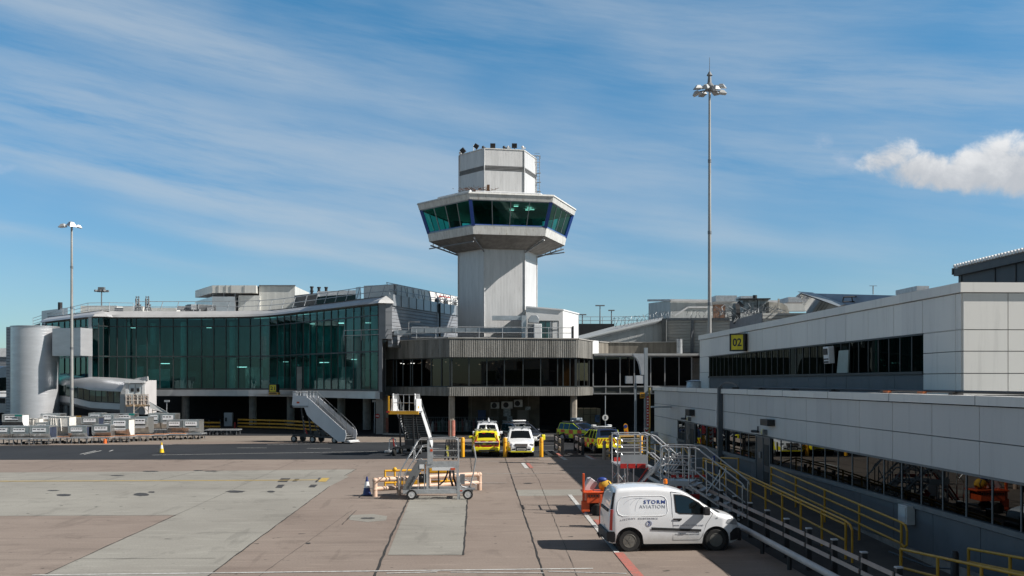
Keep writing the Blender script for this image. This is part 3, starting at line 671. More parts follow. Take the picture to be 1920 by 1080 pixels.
for a, b in zip(fine[:-1], fine[1:]):
    ca, la, ta = jsec(a, jd(a)); cb, lb, tb = jsec(b, jd(b)); g_ = nrm * .02
    for (lo, hi, mm) in ((.35, .95, m2), (2.35, None, m2)):
        pass
    q = lambda c, z: Vector((c.x, c.y, z))
    m2.add([q(ca, la+.35), q(cb, lb+.35), q(cb, lb+1.05), q(ca, la+1.05)], [(0, 1, 2, 3)])
    m2.add([q(ca, la+2.25), q(cb, lb+2.25), q(cb, tb-1.15), q(ca, ta-1.15)], [(0, 1, 2, 3)])
    gl = MB(); gl.add([q(ca, la+1.05), q(cb, lb+1.05), q(cb, lb+2.25), q(ca, la+2.25)], [(0, 1, 2, 3)]); gl.build('window', glass('bridge_window_glass', (.45, .72, .66), (.55, .68, .66), .02, .08), jb)
    m.bar(q(ca, la+1.05), q(ca, la+2.25), .08, .06, (0, 1, 0))
    m.bar(q(ca, la+1.05) + nrm*.03, q(cb, lb+1.05) + nrm*.03, .1, .08)
m2.each('side_panel', M_jet, jb); m.build('window_frames', M_mull, jb)
# head
c, zl, zt = jsec(236, 105); hb = GX(272, 104.2)
m = MB(); f0 = c + nrm * .25; 
zd = Zat(770, 107.5)
m.hull([(f0.x, f0.y), (hb.x, hb.y), (hb.x + .2, hb.y + 3.2), (f0.x - .5, f0.y + 3.2)], zl - .1, Zat(713, 104.5)); m.build('cab', pm('bridge_cab_grey', (.52, .51, .52), .5, 0, .05, 1), jb, bevel=.05)
m = MB()
for k in range(8):
    a0 = math.pi/2 * k/8; a1 = math.pi/2 * (k+1)/8; rad = 2.2
    p0 = Vector((f0.x - .12 + rad - rad*math.cos(a0) , f0.y - .12, zt - 1.9 + 1.9*math.sin(a0))); p1 = Vector((f0.x - .12 + rad - rad*math.cos(a1), f0.y - .12, zt - 1.9 + 1.9*math.sin(a1)))
    m.bar(p0, p1, .5, .14, (0, 1, 0))
m.bar((f0.x - .12, f0.y - .12, zl), (f0.x - .12, f0.y - .12, zt - 1.9), .5, .14, (0, 1, 0)); m.bar((f0.x + 1.9, f0.y - .12, zt), (hb.x + .35, hb.y - .12, zt + .1), .5, .12, (0, 1, 0))
m.build('edge_trim', M_fascl, jb)
dz0 = Zat(757, 104.2); dc = GX(254.5, 104.2)
m = MB(); m.cbox((dc.x, dc.y - .10, dz0 + 1.02), (1.35, .08, 2.05)); dr = m.build('door', pm('door_white', (.70, .76, .78), .4), jb)
m = MB(); m.cbox((dc.x, dc.y - .16, dz0 + 1.02), (.03, .05, 2.0)); m.cbox((dc.x - .3, dc.y - .16, dz0 + 1.45), (.3, .05, .34)); m.cbox((dc.x + .3, dc.y - .16, dz0 + 1.45), (.3, .05, .34)); m.cbox((dc.x, dc.y - .17, dz0 + .95), (.12, .05, .14)); m.each('door_window', M_black, dr)
m = MB(); m.cbox((dc.x - .85, dc.y - .12, dz0 + 1.1), (.3, .12, 2.3)); m.cbox((dc.x + .85, dc.y - .12, dz0 + 1.1), (.3, .12, 2.3)); m.cbox((dc.x, dc.y - .2, dz0 + 2.3), (2.1, .35, .25)); m.build('door_frame', M_white, jb)
# service landing and stair cover
m = MB(); lx0, lx1 = GX(236, 102.4), GX(278, 102.4); m.box(lx0.x, lx1.x, lx0.y, lx0.y + 1.6, dz0 - .25, dz0 - .1); m.build('landing', pm('rusty_steel', (.40, .27, .15), .7, 0, .3, 3), jb)
m = MB()
for k in range(7):
    x = lx0.x + (lx1.x - lx0.x) * k / 6; m.tube((x, lx0.y, dz0 - .1), (x, lx0.y, dz0 + 1), .03)
for z in (.35, .7, 1.0): m.tube((lx0.x, lx0.y, dz0 + z), (lx1.x, lx0.y, dz0 + z), .03)
for x in (lx0.x + .8, lx1.x): m.tube((x, lx0.y, 0), (x, lx0.y, dz0 - .1), .06); m.tube((x, lx0.y + 1.4, 0), (x, lx0.y + 1.4, dz0 - .1), .06)
m.bar((lx0.x + .8, lx0.y, dz0 - .8), (lx0.x + 1.5, lx0.y, dz0 - .2), .06, .06); m.bar((lx1.x - .6, lx0.y, dz0 - .2), (lx1.x, lx0.y, dz0 - .8), .06, .06)
m.build('landing_railing', pm('rusty_rail', (.52, .46, .40), .6, 0, .3, 3), jb)
m = MB()
for k in range(4):
    x0 = lx0.x + .05 + k*.6; m.box(x0, x0 + (.5 if k < 3 else .35), lx0.y + .04, lx0.y + .06, dz0 - .05, dz0 + .9)
m.each('guard_panel', pm('faded_guard', (.55, .42, .34), .6, 0, .35, 1.2), jb)
m = MB(); p0 = W(279, 752, 102.4); p1 = W(312, 774, 102.4); p2 = W(282, 773.5, 102.4)
m.prism([p0, Vector((p1.x + .2, p1.y, p1.z)), Vector((p1.x - .1, p1.y, p1.z - 1.9)), Vector((p2.x+1.6, p2.y, p2.z-.1)), p2 + Vector((0, 0, .45))], (0, .06, 0)); m.build('stair_side', pm('white_stair_side', (.78, .77, .74), .4, 0, .05), jb)
m = MB()
for k in range(12):
    f = k / 12; m.box(p0.x + (p1.x - p0.x) * f, p0.x + (p1.x - p0.x) * f + .3, p0.y + .1, p0.y + 1.3, dz0 - .2 - 3.0*f, dz0 - .14 - 3.0*f)
m.each('stair_tread', M_dgal, jb)
# support legs of the bridge
for x in (125, 215):
    p = GX(x, jd(x) + 1.2); m = MB(); m.tube((p.x, p.y, 0), (p.x, p.y, jsec(x, jd(x))[1]), .35, 12); m.build('support_leg', M_dgal, jb, 40)

# second bridge piece and white roof at the very left edge
m = MB(); m.prism([W(-30, 655, 150), W(22, 652, 150), W(22, 669, 150), W(-30, 669, 150)], (0, 10, 0)); bb = tag(m.build('far_terminal_pier', pm('bright_pier_roof', (.78, .78, .78), .5)), 'white roofed pier building at the left edge behind the silver cylinder', 'building')
m = MB(); m.prism([W(-30, 669.3, 150.2), W(21, 669.3, 150.2), W(21, 690, 150.2), W(-30, 690, 150.2)], (0, 9, 0)); m.build('wall', M_clad, bb)
m = MB(); m.tube(W(-30, 722, 140), W(17, 722, 135), 2.6, 20); ob = tag(m.build('far_air_bridge', M_jet, None, 40), 'rounded end of another passenger bridge cut by the left edge', 'air bridge')
m = MB(); m.bar(W(-30, 722, 137), W(15, 720, 132.3), .2, 1.8); m.build('window', M_wgl, ob)
# ================================================================== concrete office block with open ground floor
def conc_mat():
    m = bpy.data.materials.new('ribbed_concrete'); m.use_nodes = True; t = NT(m.node_tree); b = t.n['Principled BSDF']
    tc = t.new('ShaderNodeTexCoord'); mp = t.new('ShaderNodeMapping'); t.l.new(tc.outputs['Object'], mp.inputs[0]); mp.inputs['Scale'].default_value = (1, 1, .10)
    n = t.noise(mp.outputs[0], 1.2, 7, .7); n2 = t.noise(mp.outputs[0], 5, 5, .7)
    c = t.mix(t.sm(n, .35, .65), (.18, .176, .162, 1), (.36, .35, .325, 1))
    c = t.mix(t.m('MULTIPLY', t.sm(n2, .54, .72), .7), c, (.06, .057, .052, 1))
    fine = t.noise(tc.outputs['Object'], 14, 4, .7); c = t.mix(1.0, c, t.mix(fine, (.6, .6, .6, 1), (1.35, 1.35, 1.35, 1)), 'MULTIPLY')
    t.l.new(c, b.inputs['Base Color']); b.inputs['Roughness'].default_value = .9
    bp = t.new('ShaderNodeBump'); bp.inputs['Strength'].default_value = .8; bp.inputs['Distance'].default_value = .03
    t.l.new(fine, bp.inputs['Height']); t.l.new(bp.outputs[0], b.inputs['Normal']); return m
M_conc = conc_mat()
C0, C1, C2, C3 = GX(713, 95), GX(843, 86), GX(1083, 87.7), GX(1111, 92.7)
off = thing('office_block', 'stained ribbed concrete office block with dark bronze windows under the control tower', 'building', (C1.x, C1.y, 0))
def band(mb, a, b, z0, z1):
    a = Vector((a.x, a.y)); b = Vector((b.x, b.y)); t = (b - a).normalized(); n = Vector((t.y, -t.x)); L = (b - a).length; k = int(L / .19)
    if n.dot(-a) < 0: n = -n
    pts = [tuple(a)]
    for i in range(k):
        f0, f1 = i / k, (i + .55) / k; fe = (i+1)/k
        p = a + t*L*f0; q = a + t*L*f1; r = a + t*L*fe
        pts += [tuple(p + n*.05), tuple(q + n*.05), tuple(q), tuple(r)]
    pts += [tuple(b - n*.35), tuple(a - n*.35)]
    mb.hull(pts, z0, z1)
for nm, z0, z1 in (('upper_concrete_band', 6.99, 8.6), ('lower_concrete_band', 3.63, 4.39)):
    m = MB()
    for a, b in ((C0, C1), (C1, C2), (C2, C3)): band(m, a, b, z0, z1)
    m.build(nm, M_conc, off)
m = MB()
for a, b in ((C0, C1), (C1, C2), (C2, C3)): m.wall(a, b, 8.605, 8.69, .45, .12)
m.build('coping', pm('coping_stone', (.34, .33, .31), .8), off)
def bay(a, b, xs, z0, z1, mat, root, inset=.3, frame=M_mull, fr=.09):
    a3, b3 = Vector((a.x, a.y, 0)), Vector((b.x, b.y, 0)); t = (b3 - a3).normalized(); n = Vector((t.y, -t.x, 0))
    if n.dot(-a3) < 0: n = -n
    def at(x):   # intersection of photo column with the wall line
        u = (x - 960) / FPX; r = Vector((math.sin(TH) + u*math.cos(TH), math.cos(TH) - u*math.sin(TH)))
        den = r.x * t.y - r.y * t.x; k = (a3.x * t.y - a3.y * t.x) / den; return Vector((r.x*k, r.y*k, 0))
    ps = [at(x) - n*inset for x in xs]; fm_ = MB()
    for p, q in zip(ps[:-1], ps[1:]):
        g = MB(); g.add([(p.x, p.y, z0), (q.x, q.y, z0), (q.x, q.y, z1), (p.x, p.y, z1)], [(0, 1, 2, 3)]); g.build('window', mat, root)
    for p in ps: fm_.bar((p.x + n.x*.03, p.y + n.y*.03, z0), (p.x + n.x*.03, p.y + n.y*.03, z1), fr, .1, (0, 1, 0))
    for z in (z0 + .04, z1 - .04): fm_.bar(ps[0] + n*.03 + Vector((0, 0, z)), ps[-1] + n*.03 + Vector((0, 0, z)), .1, .08)
    fm_.build('window_frames', frame, root); return ps
bay(C0, C1, (714, 733, 739, 751, 765, 769, 786, 804, 823, 842), 4.40, 6.98, M_bronze, off)
bay(C1, C2, (844, 848, 880, 913.6, 946.5, 981.6, 1014.7, 1046.6, 1057, 1070, 1082), 4.40, 6.98, M_bronze, off)
bay(C2, C3, (1084, 1091, 1101, 1110), 4.40, 6.98, M_bronze, off)
foot = [C0, C1, C2, C3]; inn = [(C0.x + .8, C0.y + .3), (C1.x + .5, C1.y + .6), (C2.x - .4, C2.y + .6), (C3.x - .6, C3.y), (C3.x - .6, 118), (C0.x + .8, 118)]
m = MB(); m.hull(inn, 3.7, 4.3); m.build('floor', M_soff, off)
m = MB(); m.hull(inn, 6.95, 8.3); m.build('roof_deck', pm('roof_felt', (.10, .10, .10), .9), off)
m = MB(); m.box(C0.x + 1, C3.x - 1, 97, 97.3, 4.3, 6.95); m.box(C1.x + 6, C1.x + 6.2, 89, 97, 4.3, 6.95); m.box(-1.0, -.8, 89.5, 97, 4.3, 6.95); m.each('interior_wall', pm('office_wall', (.22, .19, .15), .8, var=.2), off)
p = GX(1063, 89); m = MB(); m.box(p.x - .35, p.x + .35, p.y, p.y + .1, 4.4, 6.8); m.build('interior_door', pm('yellow_door', (.75, .55, .22), .5, 0, .08), off)
p = GX(1051, 89); m = MB(); m.box(p.x - .3, p.x + .25, p.y, p.y + .1, 4.4, 6.95); m.box(p.x + 1.0, p.x + 1.45, p.y, p.y + .1, 4.4, 6.95); m.each('blind', pm('blind_grey', (.30, .31, .33), .7), off)
p = GX(1040, 88.5); m = MB(); m.box(p.x - .4, p.x, p.y, p.y + .04, 5.75, 5.9); m.build('notice', M_white, off)
m = MB(); rnd = random.Random(11)
for x in (752, 757, 771, 776, 790, 806, 809, 812, 836, 856, 860, 862, 899, 924, 800): 
    p = GX(x, 90 + rnd.uniform(0, 2)); m.cbox((p.x, p.y, 6.6 + rnd.uniform(-.25, .1)), (.12, .12, .04))
m.each('ceiling_light', e, off)
M_col = pm('block_column', (.36, .32, .27), .85, 0, .2, 3, dirt=.2); M_pink = pm('faded_red_band', (.42, .16, .12), .8, 0, .2, 4)
for x, d, w, pink in ((847, 87, .54, 1), (1076, 89, .56, 0), (723, 93.2, .45, 1)):
    p = GX(x, d); m = MB(); m.hull([(p.x - w/2, p.y), (p.x - w/2 + .12, p.y - .12), (p.x + w/2 - .12, p.y - .12), (p.x + w/2, p.y), (p.x + w/2, p.y + .4), (p.x - w/2, p.y + .4)], 0, 3.65); cc = m.build('column', M_col, off)
    if pink:
        m = MB(); m.hull([(p.x - w/2 - .02, p.y - .01), (p.x - w/2 + .11, p.y - .14), (p.x - w/2 + .11, p.y + .42), (p.x - w/2 - .02, p.y + .42)], .14, 1.5)
        m.hull([(p.x + .02, p.y - .14), (p.x + w/2 - .11, p.y - .14), (p.x + w/2 + .02, p.y - .01), (p.x + w/2 + .02, p.y + .42), (p.x + .02, p.y + .42)], .14, 1.5); m.each('painted_band', M_pink, cc)
m = MB(); p = GX(712.5, 92.2); m.box(p.x - .38, p.x + .30, p.y, p.y + .8, 0, 3.35); m.build('pier', pm('grey_pier', (.30, .30, .29), .8, dirt=.2), off)
# undercroft walls
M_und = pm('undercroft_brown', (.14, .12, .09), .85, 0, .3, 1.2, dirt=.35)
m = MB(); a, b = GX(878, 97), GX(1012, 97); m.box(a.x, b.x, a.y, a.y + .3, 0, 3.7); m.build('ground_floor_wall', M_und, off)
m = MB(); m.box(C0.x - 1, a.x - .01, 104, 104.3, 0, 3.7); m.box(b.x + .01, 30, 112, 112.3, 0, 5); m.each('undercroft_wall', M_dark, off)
m = MB()
for x0, x1 in ((896, 911),): q = GX(x0, 96.9); r = GX(x1, 96.9); m.box(q.x, r.x, q.y - .05, q.y, .05, 2.1)
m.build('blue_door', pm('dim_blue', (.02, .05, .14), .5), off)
m = MB()
for x in (883, 918, 933, 950, 990): q = GX(x, 96.9); m.box(q.x, q.x + .06, q.y - .08, q.y, 0, 3.6)
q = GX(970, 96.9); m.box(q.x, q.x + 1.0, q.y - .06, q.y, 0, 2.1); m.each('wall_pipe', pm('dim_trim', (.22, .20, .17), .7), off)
m = MB()
for x, z, w_, h_ in ((944, 1.5, .7, .8), (951, .9, .5, .6), (985, 2.1, .5, .35), (942, .8, .4, .3)): q = GX(x, 96.8); m.box(q.x, q.x + w_, q.y - .1, q.y - .02, z, z + h_)
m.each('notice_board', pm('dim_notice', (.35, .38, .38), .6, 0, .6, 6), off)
# air-con units
def acunit(x0, x1, y0, y1, d, label):
    a = GX(x0, d); b = GX(x1, d); z1, z0 = Zat(y0, d), Zat(y1, d)
    r = thing('air_conditioner', label, 'air conditioner', (a.x, a.y, z0), 'wall air conditioners')
    m = MB(); m.box(a.x, b.x, a.y - .35, a.y, z0, z1); m.build('casing', pm('ac_white', (.62, .62, .60), .5), r, bevel=.02)
    M = Matrix.Translation(((a.x*.6 + b.x*.4), a.y - .36, (z0+z1)/2)) @ Matrix.Rotation(math.pi/2, 4, 'X'); m = MB(); m.lathe([(.26, 0), (.26, .02)], (0, 0, 0), 20, M); m.lathe([(.08, .02), (.08, .04)], (0, 0, 0), 12, M); m.build('fan_grille', M_black, r)
acunit(920, 936, 754, 766, 96.8, 'leftmost of the three wall air conditioners under the concrete block')
acunit(940, 961, 752.5, 766, 96.8, 'middle and widest wall air conditioner under the concrete block')
acunit(963.5, 979.5, 749.5, 763, 96.8, 'rightmost and highest wall air conditioner under the concrete block')
# caged cylinders along the shaded wall
gc = MB(); rnd = random.Random(21); cg = thing('gas_cylinder_store', 'long row of dim gas cylinders behind a mesh fence in the undercroft', 'cylinder rack', GX(820, 95))
cols = [pm('cyl_%s' % n, c, .5, 0, .2) for n, c in (('grey', (.22, .23, .24)), ('maroon', (.16, .05, .04)), ('pale', (.40, .40, .38)), ('green', (.06, .10, .08)))]
for k in range(30):
    p = GX(803 + k*4.3 + rnd.uniform(-1, 1), 95.2 + rnd.uniform(-.3, .5)); h = rnd.uniform(1.0, 1.35); m = MB()
    m.lathe([(.14, .1), (.15, .15), (.15, h - .25), (.09, h - .08), (.04, h - .02), (.04, h + .08)], (p.x, p.y, 0), 10); m.build('gas_cylinder', rnd.choice(cols), cg, 40)
a, b = GX(800, 94.3), GX(935, 94.3); m = MB()
for k in range(34): x = a.x + (b.x - a.x)*k/33; m.tube((x, a.y, .1), (x, a.y, 1.5), .012, 4)
for z in (.15, .6, 1.05, 1.5): m.tube((a.x, a.y, z), (b.x, a.y, z), .02, 4)
m.build('mesh_fence', M_dgal, cg)

# ---------------- roof terrace: railing, ducts, hut
handrail('roof_railing', [(C1.x - 10, C1.y + 7.2, 8.68), (C1.x - 3, C1.y + 2.6, 8.68), (C1.x + .5, C1.y + .5, 8.68), (C2.x - .5, C2.y + .4, 8.68)], .95, .03, .03, mids=(.48,), step=2.1, label='thin steel railing along the concrete block roof in front of the tower')
dk = thing('roof_duct', 'long boxy galvanised duct lying along the roof in front of the tower base', 'duct', GX(900, 90, 8.3))
d = 90; m = MB(); a, b = GX(771, d), GX(978, d); z = lambda y, d=90: Zat(y, d)
m.box(a.x, b.x, a.y, a.y + 1, z(623.5), z(614.5)); m.box(a.x - 1.6, a.x - .05, a.y + .5, a.y + 1.3, z(628), z(619)); m.build('duct_run', pm('duct_galv', (.26, .30, .33), .45, .4, .15, 3), dk)
m = MB()
for k in range(9): x = a.x + (b.x - a.x) * k/8; m.box(x, x + .05, a.y - .03, a.y + 1.03, z(624), z(614))
m.each('duct_flange', M_galv, dk)
m = MB(); q = GX(978, d); r = GX(987, d); m.box(q.x, r.x, q.y - .1, q.y + .9, z(634), z(591.5)); q2 = GX(923, d); m.box(q2.x, q.x, q.y + .05, q.y + .85, z(600), z(592)); m.build('duct_riser', pm('duct_galv2', (.46, .50, .53), .4, .5, .15, 2), dk)
m = MB()
for k in range(14): x = a.x + .8 + (b.x - a.x - 1) * k/13; m.cbox((x, a.y + .5, 8.75), (.3 if k % 3 else .8, .5, .35))
m.tube((a.x, a.y + .2, 8.85), (b.x, a.y + .2, 8.85), .1); m.build('duct_supports', M_dgal, dk)
m = MB(); m.box(GX(773, 92).x, GX(773, 92).x + 1.5, 92, 93, z(614), z(610.5)); tag(m.build('roof_vent', M_galv), 'small flat galvanised vent at the tower foot, left side', 'roof vent')
hut = thing('roof_hut', 'white rooftop hut with sloping roof and green window beside the tower', 'hut', GX(1040, 92, 8.3))
d0 = 91.5; h0, h1, h2, h3 = GX(986, d0), GX(1055.5, d0), GX(1084.5, 97), GX(1020, 99)
m = MB(); zl, zr, ze = Zat(575.5, d0), Zat(581.5, d0), Zat(589, 97)
m.add([(h0.x, h0.y, 8.3), (h1.x, h1.y, 8.3), (h2.x, h2.y, 8.3), (h3.x - 1, h3.y, 8.3), (h0.x, h0.y, zl), (h1.x, h1.y, zr), (h2.x, h2.y, ze), (h3.x - 1, h3.y, zl)], [(0, 1, 5, 4), (1, 2, 6, 5), (2, 3, 7, 6), (3, 0, 4, 7), (4, 5, 6, 7)])
m.build('wall', pm('white_render', (.72, .72, .71), .5, 0, .04, 1), hut)
m = MB(); m.bar((h0.x, h0.y - .05, zl + .03), (h1.x, h1.y - .05, zr + .03), .12, .12); m.bar((h1.x, h1.y, zr + .03), (h2.x + .03, h2.y, ze + .03), .12, .12); m.build('roof_edge', M_white, hut)
wa, wb_ = GX(1011.5, d0), GX(1047, d0); wz0, wz1 = 8.35, Zat(602, d0)
m = MB(); m.box(wa.x, wb_.x, wa.y - .04, wa.y - .01, wz0, wz1); wn = m.build('window', pm('dark_green_glass', (.01, .06, .055), .08, 0, .3, 1, coat=1), hut)
m = MB(); 
for k in range(4): x = wa.x + (wb_.x - wa.x)*k/3; m.box(x - .03, x + .03, wa.y - .09, wa.y - .045, wz0, wz1)
m.box(wa.x, wb_.x, wa.y - .09, wa.y - .045, wz1 - .04, wz1 + .04); m.box(wa.x, wb_.x, wa.y - .085, wa.y - .045, 9.6, 9.66); m.build('window_frame', M_mull, wn)
m = MB(); p = (h1 * .42 + h2 * .58); m.box(p.x + .02, p.x + .12, p.y - .4, p.y + .1, 8.4, Zat(611, 94)); m.build('slot_window', M_black, hut)
vn = thing('roof_extract_cowl', 'bent silver extract cowl standing by the green window of the roof hut', 'ventilator', GX(1003, 89.5, 8.4))
m = MB(); p = GX(1000.5, 89.8)
m.prism([Vector((p.x + dx, p.y, z_)) for dx, z_ in ((-.45, Zat(605, d)), (-.45, Zat(597, d)), (-.2, Zat(591, d)), (.3, Zat(591, d)), (.5, Zat(597, d)), (.45, Zat(606, d)))], (0, 1.2, 0)); m.build('hood', M_alu, vn, bevel=.04)
p = GX(1008.5, 88.8); m = MB(); m.box(p.x - .35, p.x + .35, p.y, p.y + .7, 8.4, Zat(607, 88.8)); m.build('cabinet', M_white, vn, bevel=.05)
p = GX(996, 89.4); m = MB(); m.box(p.x - .3, p.x + .3, p.y, p.y + .7, 8.4, Zat(607, 89)); m.build('louvre', M_dgal, vn)
# lamp arm on the roof at the left
m = MB(); p = GX(766, 91, 8.6); q = W(766, 604, 91); m.tube(p, q, .05); m.tube(q, q + Vector((.9, 0, .02)), .04); m.cbox(q + Vector((.75, 0, .02)), (.6, .25, .1)); tag(m.build('wall_lamp', M_dgal), 'thin roof lamp on a bent arm left of the tower', 'lamp')

# ================================================================== control tower
tw = thing('control_tower', 'tall grey hexagonal control tower with overhanging green glass cab', 'control tower', GX(934, 96))
TD = 95.6; tc_ = GX(933.6, TD)
def hexa(Rr, rot=-9, sx=1):   # vertices of a hexagon, first = front-left
    out = []
    for k in range(6):
        a = R(-120 + 60*k - rot); out.append((tc_.x + Rr*math.cos(a)*sx, tc_.y + Rr*math.sin(a)*sx))
    return out
M_tow = ribbed('tower_cladding', (.56, .56, .56), 'H', .30, .012, .5, .1, .08, duty=.06, streak=.3)
M_tow2 = pm('tower_white_band', (.58, .58, .56), .55, 0, .12, 2.5, (1, 1, .2), dirt=.65, dirtcol=(.22, .17, .10))
sc = TD / FPX
RS = 3.80
m = MB(); m.hull(hexa(RS), 8.2, 17.9); m.build('shaft', M_tow, tw)
m = MB(); hs = hexa(RS + .04)
for k in range(6): m.tube((*hs[k], 8.2), (*hs[k], 17.5), .06, 6)
hs = hexa(RS + .05)
m.bar((*hs[1], 16.4), (*hs[2], 16.4), .04, .08)
m.each('corner_trim', pm('tower_trim', (.50, .50, .50), .5), tw)
# levels (z): underside, sill band, glass, fascia
zu0, zs0, zs1, zg1, zf1 = 17.45, 18.12, 18.88, 21.08, 21.72
RU, RSL, RG0, RG1, RF = 4.3, 6.72, 6.65, 7.38, 7.72
RF0 = 7.62
def frust(mb, r0, z0, r1, z1, caps=True):
    a, b = hexa(r0), hexa(r1); vs = [(*p, z0) for p in a] + [(*p, z1) for p in b]
    fs = [(k, (k+1) % 6, 6 + (k+1) % 6, 6 + k) for k in range(6)]
    if caps: fs += [tuple(range(6))[::-1], tuple(range(6, 12))]
    mb.add(vs, fs)
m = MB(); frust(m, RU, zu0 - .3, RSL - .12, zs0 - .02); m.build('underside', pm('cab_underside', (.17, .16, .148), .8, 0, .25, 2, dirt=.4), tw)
m = MB(); frust(m, RSL - .1, zs0, RSL + .05, zs1 - .05); m.build('sill_band', M_tow2, tw)
m = MB(); frust(m, RF0 - .05, zg1, RF, zf1 - .16, True); frust(m, RF + .08, zf1 - .15, RF + .02, zf1); m.build('roof_fascia', M_tow2, tw)
m = MB(); frust(m, RF - .5, zf1 + .01, 4.4, zf1 + .35); m.build('roof', M_fascl, tw)
m = MB(); frust(m, RG0 - .25, zs1, RG0 - .25, zs1 + .1); m.build('cab_floor', M_soff, tw)
m = MB(); frust(m, 2.2, zs1, 2.2, zg1); m.build('core', pm('cab_core', (.25, .25, .24), .8), tw)
m = MB(); 
for k in range(6):
    a = R(60*k + 20); 
    m.cbox((tc_.x + 4.3*math.cos(a), tc_.y + 4.3*math.sin(a), zs1 + .55), (1.6, .8, 1.0), a + math.pi/2)
m.each('control_desk', pm('desk_grey', (.18, .19, .19), .6), tw)
m = MB()
for k in range(5): m.cbox((tc_.x + random.uniform(1, 4), tc_.y - random.uniform(2, 5), zg1 - .12), (.4, .2, .04))
m.each('ceiling_light', e, tw)
M_bl = pm('frame_blue', (.02, .07, .30), .4)
g0, g1 = hexa(RG0), hexa(RG1)
fr = MB(); bl = MB()
for k in range(6):
    a0, b0 = Vector((*g0[k], zs1)), Vector((*g0[(k+1) % 6], zs1)); a1, b1 = Vector((*g1[k], zg1)), Vector((*g1[(k+1) % 6], zg1))
    n = 4
    for j in range(n):
        f0, f1 = .03 + .94*j/n, .03 + .94*(j+1)/n
        p = MB(); p.add([a0.lerp(b0, f0), a0.lerp(b0, f1), a1.lerp(b1, f1), a1.lerp(b1, f0)], [(0, 1, 2, 3)]); p.build('window', M_sgreen, tw)
        if j: fr.bar(a0.lerp(b0, f0), a1.lerp(b1, f0), .07, .1, (0, 1, 0))
    bl.bar(a0, a1, .32, .26, (0, 1, 0)); fr.bar(a0, b0, .16, .14); fr.bar(a1, b1, .12, .14)
    if k in (0, 1, 5): bl.bar(a0 + Vector((0, 0, .09)), b0 + Vector((0, 0, .09)), .14, .1)
fr.build('mullions', pm('cab_mullion', (.25, .28, .30), .4, .3), tw); bl.each('corner_frame', M_bl, tw)
# maintenance rails under the cab
m = MB()
for k in (5, 2):
    a, b = Vector((*hexa(6.6)[k], zu0)), Vector((*hexa(6.6)[(k+1) % 6], zu0)); c0, c1 = Vector((*hexa(4.2)[k], zu0 - .15)), Vector((*hexa(4.2)[(k+1) % 6], zu0 - .15))
    m.tube(a, b, .06)
for k in (0, 1, 2, 3, 4, 5):
    a = Vector((*hexa(6.5)[k], zs0 - .35)); b = Vector((*hexa(3.9)[k], zu0 - .55)); m.tube(a, b, .07)
    for f in (.1, .3, .5, .7): p = a.lerp(b, f); m.tube(p, p + Vector((0, 0, .3)), .04)
m.each('underside_rail', M_dgal, tw)
# upper block
RB = 3.72; zb1, zb2, zb3, zb4 = zf1 + .3, 24.45, 24.88, 26.38
m = MB(); m.hull(hexa(RB), zb1, zb2); m.hull(hexa(RB + .02), zb3, zb4); m.build('upper_block', M_tow, tw)
m = MB(); m.hull(hexa(RB - .05), zb2 - .05, zb3 + .05)
for k in range(3): m.hull(hexa(RB + .06), zb2 + .05 + .13*k, zb2 + .10 + .13*k)
m.build('vent_band', pm('vent_grey', (.22, .22, .22), .6, .3), tw)
m = MB(); m.hull(hexa(RB + .08), zb4 + .01, zb4 + .1); m.build('block_capping', M_tow2, tw)
m = MB(); hh = hexa(RB + .06)
for k in range(6): m.tube((*hh[k], zb1), (*hh[k], zb4), .05, 6)
m.each('block_trim', pm('tower_trim', (.5, .5, .5), .5), tw)
# roof-edge rail and brown nest at the foot of the upper block
m = MB(); hr = hexa(6.0); z = zf1 + .35
for k in (0, 1): m.tube((*hr[k], z), (*hr[k+1], z), .05)
for f in range(9): p = Vector((*hr[0], 0)).lerp(Vector((*hr[1], 0)), f/8); m.tube((p.x, p.y, zf1), (p.x, p.y, z), .04)
a, b = Vector((*hexa(7.3)[5], zf1 + .12)), Vector((*hexa(7.3)[0], zf1 + .12)); m.tube(a.lerp(b, .35), b, .12)
m.build('roof_rail', M_white, tw)
m = MB(); rnd = random.Random(4); q = Vector((tc_.x - 2.2, tc_.y - 4.2, zf1 + .65))
for k in range(110):
    p = q + Vector((rnd.gauss(0, .8), rnd.gauss(0, .3), rnd.gauss(0, .16))); m.bar(p, p + Vector((rnd.uniform(-.4, .4), rnd.uniform(-.2, .2), rnd.uniform(-.1, .2))), .03, .03)
m.cbox(q + Vector((1.2, 0, .15)), (.25, .3, .8))
tag(m.build('bird_nest', pm('nest_twigs', (.10, .05, .025), .9)), 'scruffy brown bird nest on the cab roof against the upper block', 'nest')
# floodlights on top
hb_ = hexa(RB - .1)
def flood(x, dz, tilt, lab, big=1):
    p = W(x, 281, TD - 2.6); p.z = zb4 + .1
    if x < 880: p = W(x, 288, TD - .6); p.z = zb4 + .1
    r = thing('floodlight', lab, 'floodlight', p, 'tower floodlights')
    m = MB(); m.tube(p, p + Vector((0, 0, .3)), .05); m.build('bracket', M_dgal, r)
    m = MB(); Mx = Matrix.Translation(p + Vector((0, 0, .42*big))) @ Matrix.Rotation(tilt, 4, 'Y') @ Matrix.Rotation(.3, 4, 'X'); m.box(-.24*big, .24*big, -.14, .14, -.22*big, .22*big, Mx); m.build('lamp_head', M_black, r, bevel=.03)
flood(924, 0, 0, 'square black floodlight in the middle of the tower top, left of the cameras')
flood(964.5, 0, 0, 'square black floodlight at the right of the tower top')
flood(893, 0, .6, 'tilted black floodlight on the front left corner of the tower top', .9)
flood(868, 0, .9, 'tilted black floodlight on the far left corner of the tower top', 1)
